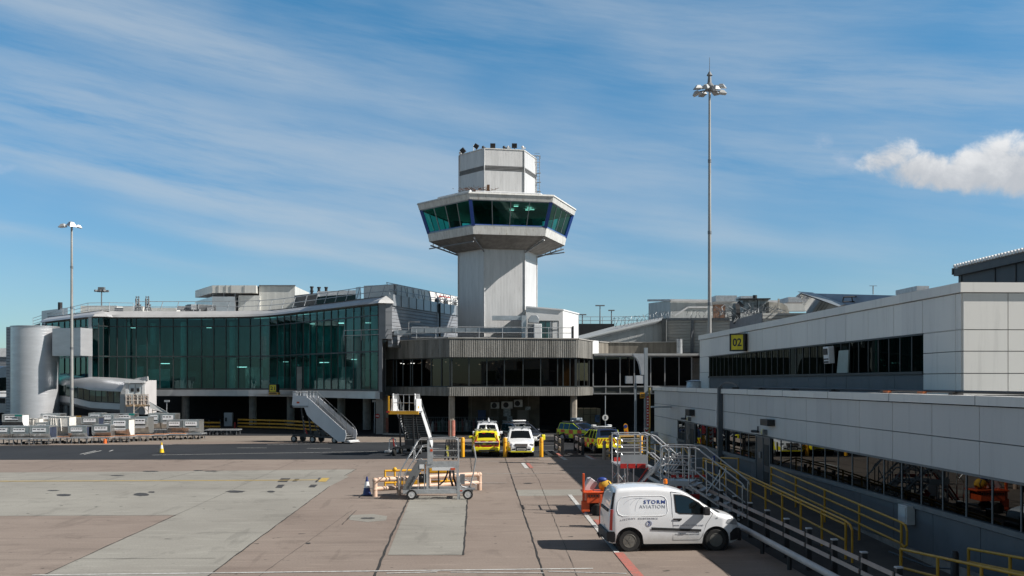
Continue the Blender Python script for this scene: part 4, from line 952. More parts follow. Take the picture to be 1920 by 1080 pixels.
for x, lab in ((906, 'small dome camera between the left floodlights on the tower top'), (945, 'pair of small black cameras between the square floodlights'), (953, 'little white camera right of the black camera pair'), (980, 'small grey sensor at the right end of the tower top'), (863, 'white camera at the leftmost edge of the tower top')):
    p = W(x, 281, TD - 2.6 if x > 880 else TD - .3); p.z = zb4 + .1; m = MB(); m.tube(p, p + Vector((0, 0, .22)), .04); m.sphere(p + Vector((0, 0, .28)), .14); m.cbox(p + Vector((.12, 0, .2)), (.3, .12, .12)); tag(m.build('camera_dome', M_black if x in (945, 906) else M_white, None, 40), lab, 'camera')
m = MB(); p = W(888, 281, TD - 2); p.z = zb4; m.tube(p, p + Vector((0, 0, .75)), .03, 5); tag(m.build('aerial', M_white), 'thin white aerial beside the tilted tower floodlight', 'aerial')
# ladder hoops on the right corner
m = MB(); hp = Vector((*hexa(RB + .12)[2], 0)) 
for xx in (-.25, .25): m.tube((hp.x + xx, hp.y - .2, zb1 + .6), (hp.x + xx, hp.y - .2, zb4 + .3), .03, 5)
for k in range(16): z = zb1 + .7 + k*.28; m.tube((hp.x - .25, hp.y - .2, z), (hp.x + .25, hp.y - .2, z), .02, 4)
for z in (zb4 - .35, zb4 + .3):
    m.tube((hp.x - 1.7, hp.y - .9, z), (hp.x + .3, hp.y - .2, z), .03, 5)
for k in range(6): m.tube((hp.x - 1.7 + .4*k, hp.y - .9 + .14*k, zb4), (hp.x - 1.7 + .4*k, hp.y - .9 + .14*k, zb4 + .35), .025, 4)
for z in (zb1 + 1.2, zb1 + 2.1, zb1 + 3.0): m.tube((hp.x, hp.y, z), (hp.x + .35, hp.y - .2, z), .05, 5)
m.build('ladder', M_dgal, tw)
# ================================================================== buildings between the tower and the right-hand block
M_vclad = ribbed('vertical_sheet_cladding', (.50, .51, .50), 'H', .8, .02, .5, .2, .1, duty=.04, streak=.25)
M_hclad = ribbed('horizontal_sheet_cladding', (.46, .46, .44), 'Z', .3, .04, .5, .2, .08, duty=.14, streak=.3)
M_brown = pm('brown_board', (.17, .155, .13), .85, 0, .35, 2, (1, 1, .15), dirt=.5)
lb = thing('link_corridor', 'dark glazed first-floor link corridor between the concrete block and the right-hand building', 'building', GX(1200, 93))
d = 92.7; xs = (1113, 1137, 1164, 1191, 1222, 1249, 1276, 1300)
ps = [GX(x, d) for x in xs]
for p, q in zip(ps[:-1], ps[1:]):
    g = MB(); g.box(p.x, q.x, d, d + .02, 4.45, 7.2); g.build('window', M_bronze, lb)
    g = MB(); g.box(p.x + .05, q.x - .05, d + .02, d + .05, 3.8, 4.4); g.build('spandrel', pm('dark_spandrel', (.05, .055, .05), .3), lb)
m = MB()
for p in ps: m.box(p.x - .05, p.x + .05, d - .08, d, 3.75, 7.25)
for z in (3.75, 4.42, 7.22): m.box(ps[0].x, ps[-1].x, d - .11, d - .04, z - .05, z + .06)
m.build('frame', pm('corridor_frame', (.30, .31, .32), .45, .3), lb)
m = MB(); m.box(ps[0].x, ps[-1].x + 1, d - .6, d + 4, 7.3, 7.5); m.build('roof', pm('grey_flat_roof', (.34, .35, .35), .6), lb)
m = MB(); m.box(ps[0].x, ps[-1].x, d + .1, d + 4, 3.6, 3.75); m.box(ps[0].x, ps[-1].x, d + 4, d + 4.2, 3.75, 7.3); m.build('inner_shell', M_dark, lb)
yl = pm('yellow_light_tone', (.62, .46, .10), .6)  # yellow light inside the corridor, put into the wall colour
m = MB(); q = GX(1138, d + 3.5), GX(1180, d + 3.5); m.box(q[0].x, q[1].x, d + 3.5, d + 3.6, 4.5, 6.9); m.build('yellow_lit_wall', yl, lb)
m = MB(); a = GX(1140, d + 1.2); m.bar((a.x - .2, a.y, 6.9), (a.x + 1.2, a.y, 4.2), .2, .2); m.bar((a.x + .4, a.y, 6.9), (a.x + 1.6, a.y, 4.6), .16, .16); m.bar((a.x + 2.4, a.y, 4.3), (a.x + 1.3, a.y, 6.9), .22, .22); m.each('brace', M_black, lb)
bw = thing('parapet_wall', 'brown boarded parapet above the link corridor ending in a pale downpipe', 'wall', GX(1190, 95, 7.5))
m = MB(); a, b, c2, d2 = GX(1123, 94.5), GX(1141, 96), GX(1205, 96), GX(1270, 94.8)
for p, q in ((a, b), (b, c2), (c2, d2)): m.wall(p, q, 7.5, 8.62, .3)
m.build('boards', M_brown, bw)
m = MB(); p = GX(1110.5, 92.9), GX(1122.5, 94.2); m.wall(*p, 7.45, 8.72, .3); m.build('white_end', M_white, bw)
m = MB()
for p, q in ((a, b), (b, c2), (c2, d2)): m.wall(p, q, 8.62, 8.70, .5, .08)
m.build('coping', pm('coping_stone', (.34, .33, .31), .8), bw)
m = MB(); p = GX(1274, 94.2); m.tube((p.x, p.y, 7.5), (p.x, p.y, 8.9), .28, 12); m.build('downpipe', M_galv, bw, 40)
# void below: small beige store in the undercroft
bs = boxthing('store_shed', 'dim beige store with double doors in the undercroft behind the chequered car', 'shed', 1083, 1126, 766, 812, 98, 4, pm('beige_board', (.30, .26, .18), .8, 0, .15, 1, dirt=.2))
m = MB(); 
for x in (1094, 1107, 1118): p = GX(x, 98); m.box(p.x - .03, p.x + .03, p.y - .05, p.y, 0, 2.3)
p, q = GX(1094, 98), GX(1118, 98); m.box(p.x, q.x, p.y - .05, p.y, 1.62, 1.68); m.each('door_joint', M_und, bs)
m = MB(); p = GX(1122, 97.8); m.box(p.x - .35, p.x + .1, p.y - .2, p.y, .9, 1.6); m.build('notice', pm('dim_blue_sign', (.10, .16, .28), .6, 0, .6, 4), bs)
# sloping covered stair roof
sr = thing('sloping_gallery', 'grey metal covered gallery sloping up to the right behind the concrete block', 'building', GX(1160, 101, 8))
m = MB(); m.prism([W(1085, 638, 100), W(1150, 620, 100), W(1241, 600, 100), W(1250, 600, 100), W(1250, 650, 100), W(1085, 650, 100)], (0, .4, 0)); m.build('side_wall', M_vclad, sr)
m = MB(); p = [W(1083, 637, 99.7), W(1242, 600, 99.7), W(1243, 595, 104), W(1150, 612, 106), W(1083, 630, 106)]; m.add(p + [v + Vector((0, 0, -.12)) for v in p], [(0, 1, 2, 3, 4), (5, 6, 7, 8, 9), (0, 1, 6, 5)]); m.build('roof', pm('gallery_roof', (.42, .43, .42), .5, .2, .1, 1), sr)
m = MB(); m.bar(W(1110, 636, 99.6), W(1238, 604, 99.6), .05, .1); m.bar(W(1110, 643, 99.9), W(1250, 643, 99.9), .1, .1); m.build('trim', M_dgal, sr)
m = MB(); m.box(C3.x + .2, 34, 97.2, 126, 7.25, 7.45); m.build('hidden_sun_block', M_dark, lb)  # unseen slab added to keep the sun out of the void below
m = MB(); m.hull([tuple(GX(x, dd).xy) for x, dd in ((1241, 98.5), (1249, 98.2), (1249, 100.3), (1241, 100.3))], 7.6, Zat(598, 99)); m.build('dark_end', M_mull, sr)
hc = thing('ribbed_building', 'grey building clad in horizontal corrugated sheet beside the tall mast', 'building', GX(1300, 103))
m = MB(); m.hull([tuple(GX(x, dd).xy) for x, dd in ((1250, 101), (1345, 99), (1368, 98.3), (1368, 120), (1250, 120))], 5, Zat(600, 101)); m.build('wall', M_hclad, hc)
m = MB(); m.bar(W(1250, 598.6, 100.9), W(1368, 598.6, 98.2), .3, .25); p = GX(1297.5, 99.8); m.bar((p.x, p.y - .1, 6), (p.x, p.y - .1, Zat(598, 100)), .25, .12, (0, 1, 0)); m.bar((p.x - .1, p.y - .1, 6.4), (p.x - .1, p.y - .1, 10), .12, .2, (0, 1, 0)); m.build('trim', M_dgal, hc)
m = MB(); m.hull([tuple(GX(x, dd).xy) for x, dd in ((1368, 98), (1429, 86), (1431, 86), (1431, 100), (1368, 104))], 6, Zat(586, 86)); m.build('grey_return_wall', pm('slate_wall', (.20, .21, .23), .7), hc)
m = MB(); m.hull([tuple(GX(x, dd).xy) for x, dd in ((1430, 85.7), (1530, 85.7), (1530, 96), (1431, 96))], 6, Zat(587, 85.7)); m.build('pale_louvre_wall', M_plant, hc)
m = MB()
for y in (592, 597.5, 603): m.bar(W(1430, y, 85.6), W(1530, y, 85.6), .06, .05)
m.each('louvre_line', M_dgal, hc)
up = thing('upper_plant_building', 'flat-topped grey sheet clad plant building far behind the mast', 'building', GX(1300, 118, 9))
m = MB(); m.hull([tuple(GX(x, dd).xy) for x, dd in ((1216, 120), (1257, 116), (1480, 116), (1480, 130), (1216, 130))], 8, Zat(563.5, 116)); m.build('wall', M_vclad, up)
m = MB(); m.bar(W(1215, 563.3, 120), W(1257.5, 563, 115.8), .2, .25); m.bar(W(1257.5, 563, 115.8), W(1480, 565.5, 115.8), .2, .25); m.bar(W(1265, 592, 115.5), W(1290, 576, 115.5), .12, .18); m.bar(W(1290, 576, 115.5), W(1345, 576, 115.5), .12, .18); m.each('trim', pm('pale_trim', (.6, .6, .6), .5), up)
boxthing('rooftop_unit', 'flat pale rooftop unit just right of the tall mast', 'rooftop unit', 1342, 1382, 554, 565, 112, 3, M_galv)
boxthing('rooftop_unit', 'small pale rooftop unit left of the angular grey roof', 'rooftop unit', 1478, 1512, 557, 567, 108, 3, M_galv)
boxthing('rooftop_unit', 'small box unit on top of the dark machinery', 'rooftop unit', 1389, 1412, 555, 563, 100, 2, M_galv)
boxthing('parapet_wall', 'low pale parapet left of the angular roof', 'wall', 1470, 1513, 569, 583, 104, 1, M_plant)
boxthing('roof_screen', 'rusty brown slatted screen right behind the mast', 'screen', 1338, 1360, 571, 600, 105, .3, pm('rust', (.16, .09, .06), .9, 0, .5, 3))
mc = thing('rooftop_machinery', 'cluttered dark rooftop cooling machinery with round drum and pipes', 'machinery', GX(1410, 98, 10))
m = MB(); a = GX(1393, 98)
for x0, x1, y0, y1 in ((1393, 1420, 562, 585), (1421, 1441, 562, 590)):
    p, q = GX(x0, 98), GX(x1, 98); m.box(p.x, q.x, p.y, p.y + 2, Zat(y1, 98), Zat(y0, 98))
m.each('cabinet', pm('grimy_cabinet', (.22, .24, .25), .5, .4, .6, 2, dirt=.6), mc)
m = MB(); m.bar(W(1383, 561.5, 97.8), W(1442, 561, 97.8), 1.2, .12); m.tube(W(1415.5, 561, 97.5), W(1415.5, 553.5, 97.5), .22, 8); m.bar(W(1384, 566, 97.5), W(1393, 575, 97.5), .3, .3); m.tube(W(1376, 588, 96), W(1384, 588, 96), 1.0, 16); m.each('frame', M_black, mc)
m = MB(); rnd = random.Random(14)
for k in range(90):
    p = W(rnd.uniform(1350, 1470), rnd.uniform(575, 597), rnd.uniform(93, 97)); m.bar(p, p + Vector((rnd.uniform(-.9, .9), rnd.uniform(-.3, .3), rnd.uniform(-.6, .6))), .05, .05)
m.build('pipes', M_dgal, mc)
m = MB(); m.prism([W(1442, 566, 97), W(1466, 568, 97), W(1476, 574, 97), W(1480, 586, 97), W(1442, 588, 97)], (0, 1, 0)); m.bar(W(1460, 584, 96.5), W(1460, 560, 96.5), .15, .15); m.build('duct', pm('worn_duct', (.36, .34, .30), .6, .2, .3, 1.5, dirt=.3), mc)
# razor wire coils
def coil(name, pts, r, label, turns=2.4):
    m = MB(); rnd = random.Random(len(pts)); pts = [Vector(p) for p in pts]; last = None
    for a, b in zip(pts[:-1], pts[1:]):
        L = (b - a).length; n = int(L * turns * 8)
        for k in range(n):
            f = k/n; t = 2*math.pi * L * turns * f; p = a.lerp(b, f) + Vector((.0, math.cos(t)*r, math.sin(t)*r)) + Vector((rnd.uniform(-.15, .15), 0, rnd.uniform(-.06, .06)))
            if last: m.tube(last, p, .022, 3, cap=False)
            last = p
    return tag(m.build(name, M_dgal), label, 'razor wire')
coil('razor_wire', [W(1150, 605, 103), W(1190, 600, 103), W(1240, 592, 102), W(1265, 591, 103)], .45, 'coiled razor wire along the sloping gallery roof')
coil('razor_wire', [W(1290, 590, 98), W(1345, 590, 98), W(1395, 590, 96), W(1425, 584, 94)], .4, 'coiled razor wire on the ribbed building around the mast')
handrail('fence', [W(1085, 607, 125), W(1152, 607, 125), W(1215, 606, 125)], Zat(594, 125) - Zat(607, 125), .03, .03, mids=(.4,), step=1.6, label='thin rooftop fence against the sky right of the tower', cat='fence')
boxthing('far_roof', 'black far roof below the thin fence right of the tower', 'roof', 1086, 1152, 607, 640, 124, 8, M_black)
def farlamp(x, y0, y1, d, lab, double=False, h=.6):
    m = MB(); p, q = W(x, y1, d), W(x, y0, d); m.tube(p, q, .09, 6, .06); m.bar(q - Vector((h, 0, 0)), q + Vector((h, 0, 0)), .3, .14)
    return tag(m.build('street_lamp', M_dgal), lab, 'street lamp', 'distant lamp posts')
farlamp(1125, 573, 612, 130, 'taller of the two single distant lamp posts right of the tower'); farlamp(1146.5, 582, 612, 130, 'shorter distant lamp post right of the tower', h=.4)
farlamp(1092, 590, 612, 128, 'distant lamp post closest to the roof hut', h=.5)
m = MB(); p, q = W(190.5, 590, 150), W(190.5, 543, 150); m.tube(p, q, .12, 8, .08)
for k in range(8): a = math.pi*2*k/8; m.cbox(q + Vector((math.cos(a)*.8, math.sin(a)*.8, -.2)), (.5, .4, .25), a)
m.cbox(q + Vector((0, 0, .1)), (.9, .6, .5)); tag(m.build('light_mast', M_dgal), 'small distant floodlight mast above the left terminal roof', 'light mast', 'floodlight masts')
m = MB(); p, q = W(1637, 552, 70), W(1637, 536, 70); m.tube(p, q, .04, 5); m.bar(q - Vector((.25, 0, 0)), q + Vector((.28, 0, 0)), .03, .03)
for k in range(5): m.tube(q + Vector((-.22 + .11*k, -.12, 0)), q + Vector((-.22 + .11*k, .12, 0)), .012, 4)
tag(m.build('aerial', M_dgal), 'small television aerial above the angular grey roof', 'aerial')
# angular wedge roof
wr = thing('wedge_roof_building', 'pointed blue-grey wedge roof rising behind the right-hand building', 'building', GX(1560, 88, 9))
T_, U_, V_, X_ = W(1497, 548, 86), W(1760, 556, 60), W(1588, 574, 74), W(1760, 600, 58)
m = MB(); m.prism([W(1500, 549.5, 86), U_, X_, V_], (.6, 3, -.05)); m.build('roof', pm('wedge_roof', (.20, .24, .30), .5, .3, .1, .5), wr)
m = MB(); m.prism([W(1496.5, 547.5, 85.6), W(1525, 549.5, 82), W(1586, 571.5, 73.8), W(1574, 575.5, 73.6)], (-.1, -.1, .04)); m.build('fascia', pm('wedge_fascia', (.42, .46, .48), .4, .4), wr)
m = MB(); m.prism([W(1499, 550.5, 86.2), W(1573, 576, 74.2), W(1573, 590, 76), W(1513, 590, 88), W(1513, 560, 87.6)], (.8, 2.5, 0)); m.build('shaded_glazing', pm('wedge_glass', (.01, .03, .03), .1, 0, .3, coat=1), wr)
m = MB(); a = W(1582, 566, 73.5)
for p, q in (((1582, 557), (1612, 556)), ((1582, 557), (1580, 566)), ((1580, 566), (1609, 565.5)), ((1612, 556), (1609, 565.5)), ((1597, 556.5), (1599, 567))): m.tube(W(*p, 73), W(*q, 73), .05, 5)
m.build('roof_hatch_rail', M_black, wr)
# dark gabled roof at far right
fr_ = thing('dark_roof_block', 'dark building with corrugated white roof edge at the upper right corner', 'building', (30.5, 50, 8))
m = MB(); m.box(30.2, 45, 20, onX(1797, 30.2).y, 7.5, 11.75); m.build('wall', pm('charcoal_cladding', (.055, .065, .075), .6, 0, .12, .6), fr_)
m = MB(); ye = onX(1791, 30).y; m.box(29.9, 30.2, 20, ye, 11.4, 11.85); m.build('eaves', pm('charcoal_eaves', (.07, .08, .09), .6), fr_)
m = MB(); n = 90
for k in range(n): y = 30 + (ye - 30) * k/n; m.tube((29.75, y, 11.98), (44, y, 13.0), .12, 6)
m.build('roof_sheet', pm('bright_white_metal', (.8, .8, .8), .35), fr_)
m = MB(); 
for y in (onX(1803, 30.2).y, onX(1866, 30.2).y, onX(1905, 30.2).y): m.box(30.15, 30.25, y - .05, y + .05, 7.5, 11.4)
m.box(29.85, 30.2, ye, ye + .15, 11.5, 11.9); m.each('joint', M_black, fr_)

# ================================================================== upper right-hand building
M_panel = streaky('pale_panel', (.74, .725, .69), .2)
M_gap = pm('panel_gap', (.16, .165, .17), .8)
M_dpan = pm('slate_panel', (.10, .115, .13), .5, .1, .1, .8, dirt=.3)
def panel_wall(root, X, y0, y1, z0, z1, ys, zs, mat, name='cladding_panel', nx=-1, gap=.012, proud=.035):
    """cladding panels on a wall in the plane x = X, seen from -x; one mesh"""
    m = MB(); yy = [y0] + [y for y in ys if y0 + .05 < y < y1 - .05] + [y1]; zz = [z0] + [z for z in zs if z0 < z < z1] + [z1]
    for a, b in zip(yy[:-1], yy[1:]):
        for c, d_ in zip(zz[:-1], zz[1:]): m.box(X - proud, X + .05, a + gap, b - gap, c + gap, d_ - gap)
    return m.build(name, mat, root)
XU = 14.5; YN = onX(1805, XU).y; YF = onX(1313, XU).y
ub = thing('upper_hall', 'pale panelled upper storey with a long strip window on the right-hand building', 'building', (XU, YN, 4.4))
ys = [YN + .35 + 2.19*k for k in range(-2, 21)]
ywn, ywf = onX(1733, XU).y, onX(1330, XU).y
m = MB(); m.box(XU + .05, 60, YN + .05, YF, 4.3, 7.66); m.build('core_wall', M_gap, ub)
panel_wall(ub, XU, YN + .02, YF, 6.40, 7.48, ys, (), M_panel)
panel_wall(ub, XU, YN + .02, ywn, 4.45, 6.40, ys, (5.10, 5.755, 6.39), M_panel)
panel_wall(ub, XU, ywf, YF, 4.45, 6.40, ys, (5.44,), M_panel)
panel_wall(ub, XU + .04, ywn, ywf, 4.45, 5.095, ys, (), M_dpan, 'slate_panel')
m = MB(); xx = [XU] + [XU + 1.35 + 2.19*k*1.8 for k in range(8)]; zz = [4.45, 5.10, 5.755, 6.39, 7.48]
for a, b in zip(xx[:-1], xx[1:]):
    for c, d_ in zip(zz[:-1], zz[1:]): m.box(a + .012, b - .012, YN - .035, YN + .04, c + .012, d_ - .012)
m.build('front_panel', M_panel, ub)
m = MB(); m.box(XU - .12, XU + .5, YN - .12, YF, 7.49, 7.78); m.box(XU + .501, 60, YN - .12, YN + .5, 7.49, 7.78); m.build('parapet_capping', M_panel, ub)
m = MB(); m.box(XU + .2, 60, YN + .3, YF - .2, 7.4, 7.5); m.build('roof', pm('roof_felt', (.10, .10, .10), .9), ub)
n = 32; m2 = MB()
yb = [ywn + (ywf - ywn) * k / n for k in range(n + 1)]
for k, (a, b) in enumerate(zip(yb[:-1], yb[1:])):
    g = MB(); g.add([(XU + .02, a, 5.185), (XU + .02, b, 5.185), (XU + .02, b, 6.36), (XU + .02, a, 6.36)], [(0, 1, 2, 3)]); g.build('window', M_wgl, ub)
for y in yb: m2.box(XU - .01, XU + .03, y - .025, y + .025, 5.2, 6.38)
m2.box(XU - .06, XU + .03, ywn, ywf, 6.35, 6.40); m2.box(XU - .08, XU + .03, ywn, ywf, 5.095, 5.185); m2.build('window_frames', M_mull, ub)
m = MB(); rnd = random.Random(2)
m.box(XU + 4, XU + 4.2, YN + 1, YF - 1, 4.5, 7.5)
m.build('interior_wall', pm('room_wall', (.14, .14, .13), .8, 0, .4, .5), ub)
m = MB()
for k in range(12):
    y = ywn + (ywf - ywn) * rnd.random(); m.box(XU + .5, XU + 1.2, y, y + rnd.uniform(.5, 1.5), 5.2, 5.2 + rnd.uniform(.3, 1.1))
m.each('interior_furniture', pm('room_fittings', (.12, .17, .15), .7, 0, .4, .5), ub)
m = MB()
for y in (onX(1560, XU).y,): m.box(XU + .5, XU + .6, y - .5, y + .6, 5.2, 6.5)
m.build('blind', pm('warm_board', (.30, .24, .17), .7), ub)
boxthing('roof_box', 'low grey box on the roof edge of the upper hall', 'roof box', 1719, 1742, 536, 545, 40, 2, M_galv)
aw = thing('air_conditioner', 'white portable cooling unit hung tilted in the upper strip window', 'air conditioner', onX(1553, XU - .3, 5.5))
q = onX(1553, XU - .25); m = MB(); Mx = Matrix.Translation((q.x, q.y, Zat(665, q.y))) @ Matrix.Rotation(R(-4), 4, 'Y'); m.box(-.1, .15, -.29, .29, -.34, .34, Mx); m.build('casing', M_white, aw, bevel=.03)
m = MB(); m.box(-.13, -.1, -.22, .22, .02, .26, Mx); m.box(-.125, -.1, -.26, .26, -.30, -.24, Mx); m.box(-.125, -.1, -.26, .26, -.18, -.13, Mx); m.build('grille', M_black, aw)
q = onX(1584, XU - .05); m = MB(); m.prism([(q.x, q.y + .72, 5.2), (q.x, q.y - .4, 5.2), (q.x, q.y - .5, 6.07), (q.x, q.y + .5, 6.07)], (-.05, 0, 0)); tag(m.build('board', pm('pale_green_board', (.30, .36, .34), .6)), 'pale board leaning in the upper strip window beside the cooling unit', 'board')

def boxsign(name, label, c, w, h, t, rz, txt, small=None):
    r = thing(name, label, 'sign', c); M0 = Matrix.Translation(c) @ Matrix.Rotation(rz, 4, 'Z')
    m = MB(); m.box(-w/2, w/2, 0, t, -h/2, h/2, M0); m.build('casing', pm('sign_ochre', (.50, .25, .02), .4, 0, .08), r)
    m = MB()
    for b in ((-w/2 - .02, -w/2 + .07), (w/2 - .07, w/2 + .02)): m.box(b[0], b[1], -.03, t + .02, -h/2 - .02, h/2 + .02, M0)
    m.box(-w/2 + .071, w/2 - .071, -.03, t + .02, h/2 - .05, h/2 + .02, M0); m.box(-w/2 + .071, w/2 - .071, -.03, t + .02, -h/2 - .02, -h/2 + .05, M0); m.build('frame', M_black, r)
    m = MB(); m.box(-w/2 + .072, w/2 - .072, -.015, -.001, -h/2 + .05, h/2 - .05, M0); m.build('face', pm('sign_yellow', (.72, .60, .01), .4), r)
    n = M0.to_3x3() @ Vector((0, -1, 0)); x = M0.to_3x3() @ Vector((1, 0, 0)); cc = M0 @ Vector((0, -.02, .0))
    text_mesh('numerals', txt, M_black, r, frameM(cc, x, n), width=w * .62, height=h * .48, bold=.02)
    return r
q = onX(1377, 13.8); sg = boxsign('stand_sign', 'yellow sign reading 02 mounted on the pale upper wall', Vector((13.95, q.y, Zat(641, q.y))), .80, .88, .5, R(-38), '02')
m = MB(); m.box(14.1, XU, q.y + .2, q.y + .4, Zat(641, q.y) - .1, Zat(641, q.y) + .1); m.build('arm', M_black, sg)
q = W(511.5, 728, 103.5); sg = boxsign('stand_sign', 'yellow sign reading 21 with a lower plate under the glass terminal', q, .95, .80, .45, R(-25), '21')
m = MB(); Mx = Matrix.Translation(q) @ Matrix.Rotation(R(-25), 4, 'Z'); m.box(-.5, .65, -.02, .4, -.66, -.43, Mx); m.build('lower_plate', M_yel, sg); m = MB(); m.box(-.42, .52, -.04, -.025, -.60, -.50, Mx); m.build('plate_text', M_black, sg)

# ================================================================== lower right-hand building
XL = 12.0; YL0, YL1 = 8.0, onX(1228, XL).y
lo = thing('lower_hall', 'shaded pale panelled ground-floor building with strip windows and two doors along the ramp', 'building', (XL, 30, 0))
yj = [23.0 - .02 + 2.42*k for k in range(-6, 18)]
ZW1, ZW0 = 2.60, 1.58
d1a, d1b = onX(1446, XL).y, onX(1419, XL).y      # door near
d2a, d2b = onX(1304, XL).y, onX(1286, XL).y      # door far
yend = onX(1271, XL).y
m = MB(); m.box(XL + .35, 60, YL0, YL1, 0, 4.2); m.build('core_wall', M_gap, lo)
m = MB(); m.box(XL + .05, XL + .35, YL0, YL1, ZW1 + .05, 4.2); m.box(XL + .05, XL + .35, YL0, d1a, 0, ZW0 - .05); m.box(XL + .05, XL + .35, d1b, d2a, 0, ZW0 - .05); m.box(XL + .05, XL + .35, d2b, yend, 0, ZW0 - .05); m.box(XL + .05, XL + .35, yend, YL1, 0, ZW1 + .05); m.each('core_front', M_gap, lo)
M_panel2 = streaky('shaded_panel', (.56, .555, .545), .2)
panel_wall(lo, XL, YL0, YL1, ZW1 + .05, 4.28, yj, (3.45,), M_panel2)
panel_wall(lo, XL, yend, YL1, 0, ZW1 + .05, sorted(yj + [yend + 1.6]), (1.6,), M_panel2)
for a, b in ((YL0, d1a), (d1b, d2a), (d2b, yend)): panel_wall(lo, XL + .03, a, b, .35, ZW0 - .16, yj, (), M_dpan, 'slate_panel')
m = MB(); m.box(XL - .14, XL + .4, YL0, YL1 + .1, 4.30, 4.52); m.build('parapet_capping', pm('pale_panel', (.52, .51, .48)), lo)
m = MB()
for y in [yj[0] + 4.84*k for k in range(12)]: m.box(XL - .145, XL + .41, y - .012, y + .012, 4.295, 4.525)
m.each('capping_joint', M_gap, lo)
m = MB(); m.box(XL + .4, XU + .3, YL0, YL1, 4.2, 4.34); m.box(XL, 45, YL1 - .05, YL1 + .12, 0, 4.28); m.each('roof', M_dasph, lo)
m2 = MB()
def winrun(a, b, root):
    n = max(1, round((b - a) / 1.21)); yb = [a + (b - a) * k / n for k in range(n + 1)]
    for p, q in zip(yb[:-1], yb[1:]):
        g = MB(); g.add([(XL + .02, p, ZW0), (XL + .02, q, ZW0), (XL + .02, q, ZW1), (XL + .02, p, ZW1)], [(0, 1, 2, 3)]); g.build('window', glass('shaded_window_glass', (.02, .035, .033), (.58, .62, .63), .006, .03), root)
    for y in yb: m2.box(XL - .0, XL + .03, y - .022, y + .022, ZW0 - .01, ZW1 + .01)
    m2.box(XL - .04, XL + .03, a, b, ZW1, ZW1 + .06); m2.box(XL - .08, XL + .03, a, b, ZW0 - .14, ZW0 - .01)
winrun(YL0, d1a, lo); winrun(d1b, d2a, lo); winrun(d2b, yend, lo)
m2.build('window_frames', pm('window_frame_grey', (.14, .155, .165), .5, .2), lo)
M_door = pm('dark_blue_door', (.045, .06, .075), .4, 0, .1)
for a, b in ((d1a, d1b), (d2a, d2b)):
    m = MB(); m.box(XL - .03, XL + .02, a + .05, b - .05, .55, 2.56); dr = m.build('door', M_door, lo)
    m = MB(); mid = (a + b) / 2
    for y0, y1 in ((a + .25, mid - .15), ): m.box(XL - .045, XL - .031, y0, y1, 1.45, 2.3); m.box(XL - .045, XL - .031, y0, y1, .75, 1.2)
    m.build('door_glass', pm('dark_window_glass', (.006, .009, .009)), dr)
    m = MB(); m.box(XL - .06, XL - .03, a, a + .06, .5, 2.62); m.box(XL - .06, XL - .03, b - .06, b, .5, 2.62); m.box(XL - .06, XL - .03, mid - .03, mid + .03, .5, 2.62); m.box(XL - .055, XL - .03, a, b, 2.57, 2.63); m.build('door_frame', pm('window_frame_grey', (.14, .155, .165)), dr)
    m = MB(); m.box(XL - .09, XL - .05, mid + .2, mid + .45, 1.7, 1.95); m.build('door_notice', pm('dull_notice', (.2, .2, .2), .5), dr)
# wall lights
for x, y, lab in ((1442, 793, 'nearer of the two dark box lights above the ramp-side doors'), (1296, 774, 'farther of the two dark box lights, beside the wall ladder frame')):
    q = onX(x, XL - .12); s = q.y / 1867; m = MB(); m.box(XL - .34, XL - .04, q.y - .5, q.y + .5, CH - (y + 6 - HY) * s, CH - (y - 6 - HY) * s); tag(m.build('wall_light', M_black, bevel=.01), lab, 'wall light', 'box lights on the lower wall')
for x, y, lab in ((1431, 811, 'small round yellowish lamp over the nearer ramp door'), (1291, 786, 'small round yellowish lamp over the farther ramp door')):
    q = onX(x, XL - .1); s = q.y / 1867; zc = CH - (y - HY) * s; r = thing('bulkhead_lamp', lab, 'lamp', (XL - .05, q.y, zc), 'bulkhead lamps')
    m = MB(); m.sphere((XL - .12, q.y, zc), .13, .6, 1.5, 1); m.build('lens', pm('yellow_lens', (.55, .48, .22), .3), r, 40); m = MB(); m.box(XL - .2, XL - .03, q.y - .35, q.y - .2, zc - .1, zc + .1); m.build('housing', M_dgal, r)
    m = MB(); m.tube((XL - .1, q.y + .75, zc + .2), (XL - .1, q.y + .75, zc - .02), .03); m.tube((XL - .1, q.y + .75, zc - .02), (XL - .25, q.y + 1.1, zc - .02), .06); tag(m.build('security_camera', M_black), 'small black wall camera left of the ' + ('nearer' if x > 1400 else 'farther') + ' bulkhead lamp', 'camera')
q = onX(1352, XL - .1); m = MB(); m.box(XL - .26, XL - .05, q.y - .12, q.y + .12, .2, 4.62); pc = tag(m.build('downpipe', pm('slate_pipe', (.08, .095, .11), .5)), 'tall dark square downpipe on the lower wall between the two doors', 'downpipe')
m = MB()
pr_ = [Vector((XL - .15 + .35 * (1 - math.cos(math.pi * k / 8)) * 1.0, q.y - .2 * k * .3, 4.6 + .22 * math.sin(math.pi * k / 8))) for k in range(9)]; m.path(pr_, .05); m.build('bent_pipe', M_dgal, pc)
q = onX(1344, XL - .05); m = MB(); m.box(XL - .09, XL - .04, q.y - .06, q.y + .06, 2.75, 3.75); tag(m.build('cable_trunking', M_white), 'short white cable trunking strip on the lower wall', 'trunking')
q = onX(1699, XL - .15); jb2 = thing('junction_box', 'pale grey electrical box on the slate wall above the ramp end', 'electrical box', (XL, q.y, .9)); m = MB(); m.box(XL - .26, XL - .02, q.y - .28, q.y + .28, .98, 1.5); m.build('casing', pm('box_grey', (.45, .47, .48), .5), jb2, bevel=.02); m = MB(); m.box(XL - .275, XL - .262, q.y - .22, q.y + .22, 1.04, 1.44); m.build('lid', pm('box_grey2', (.52, .54, .55), .5), jb2)
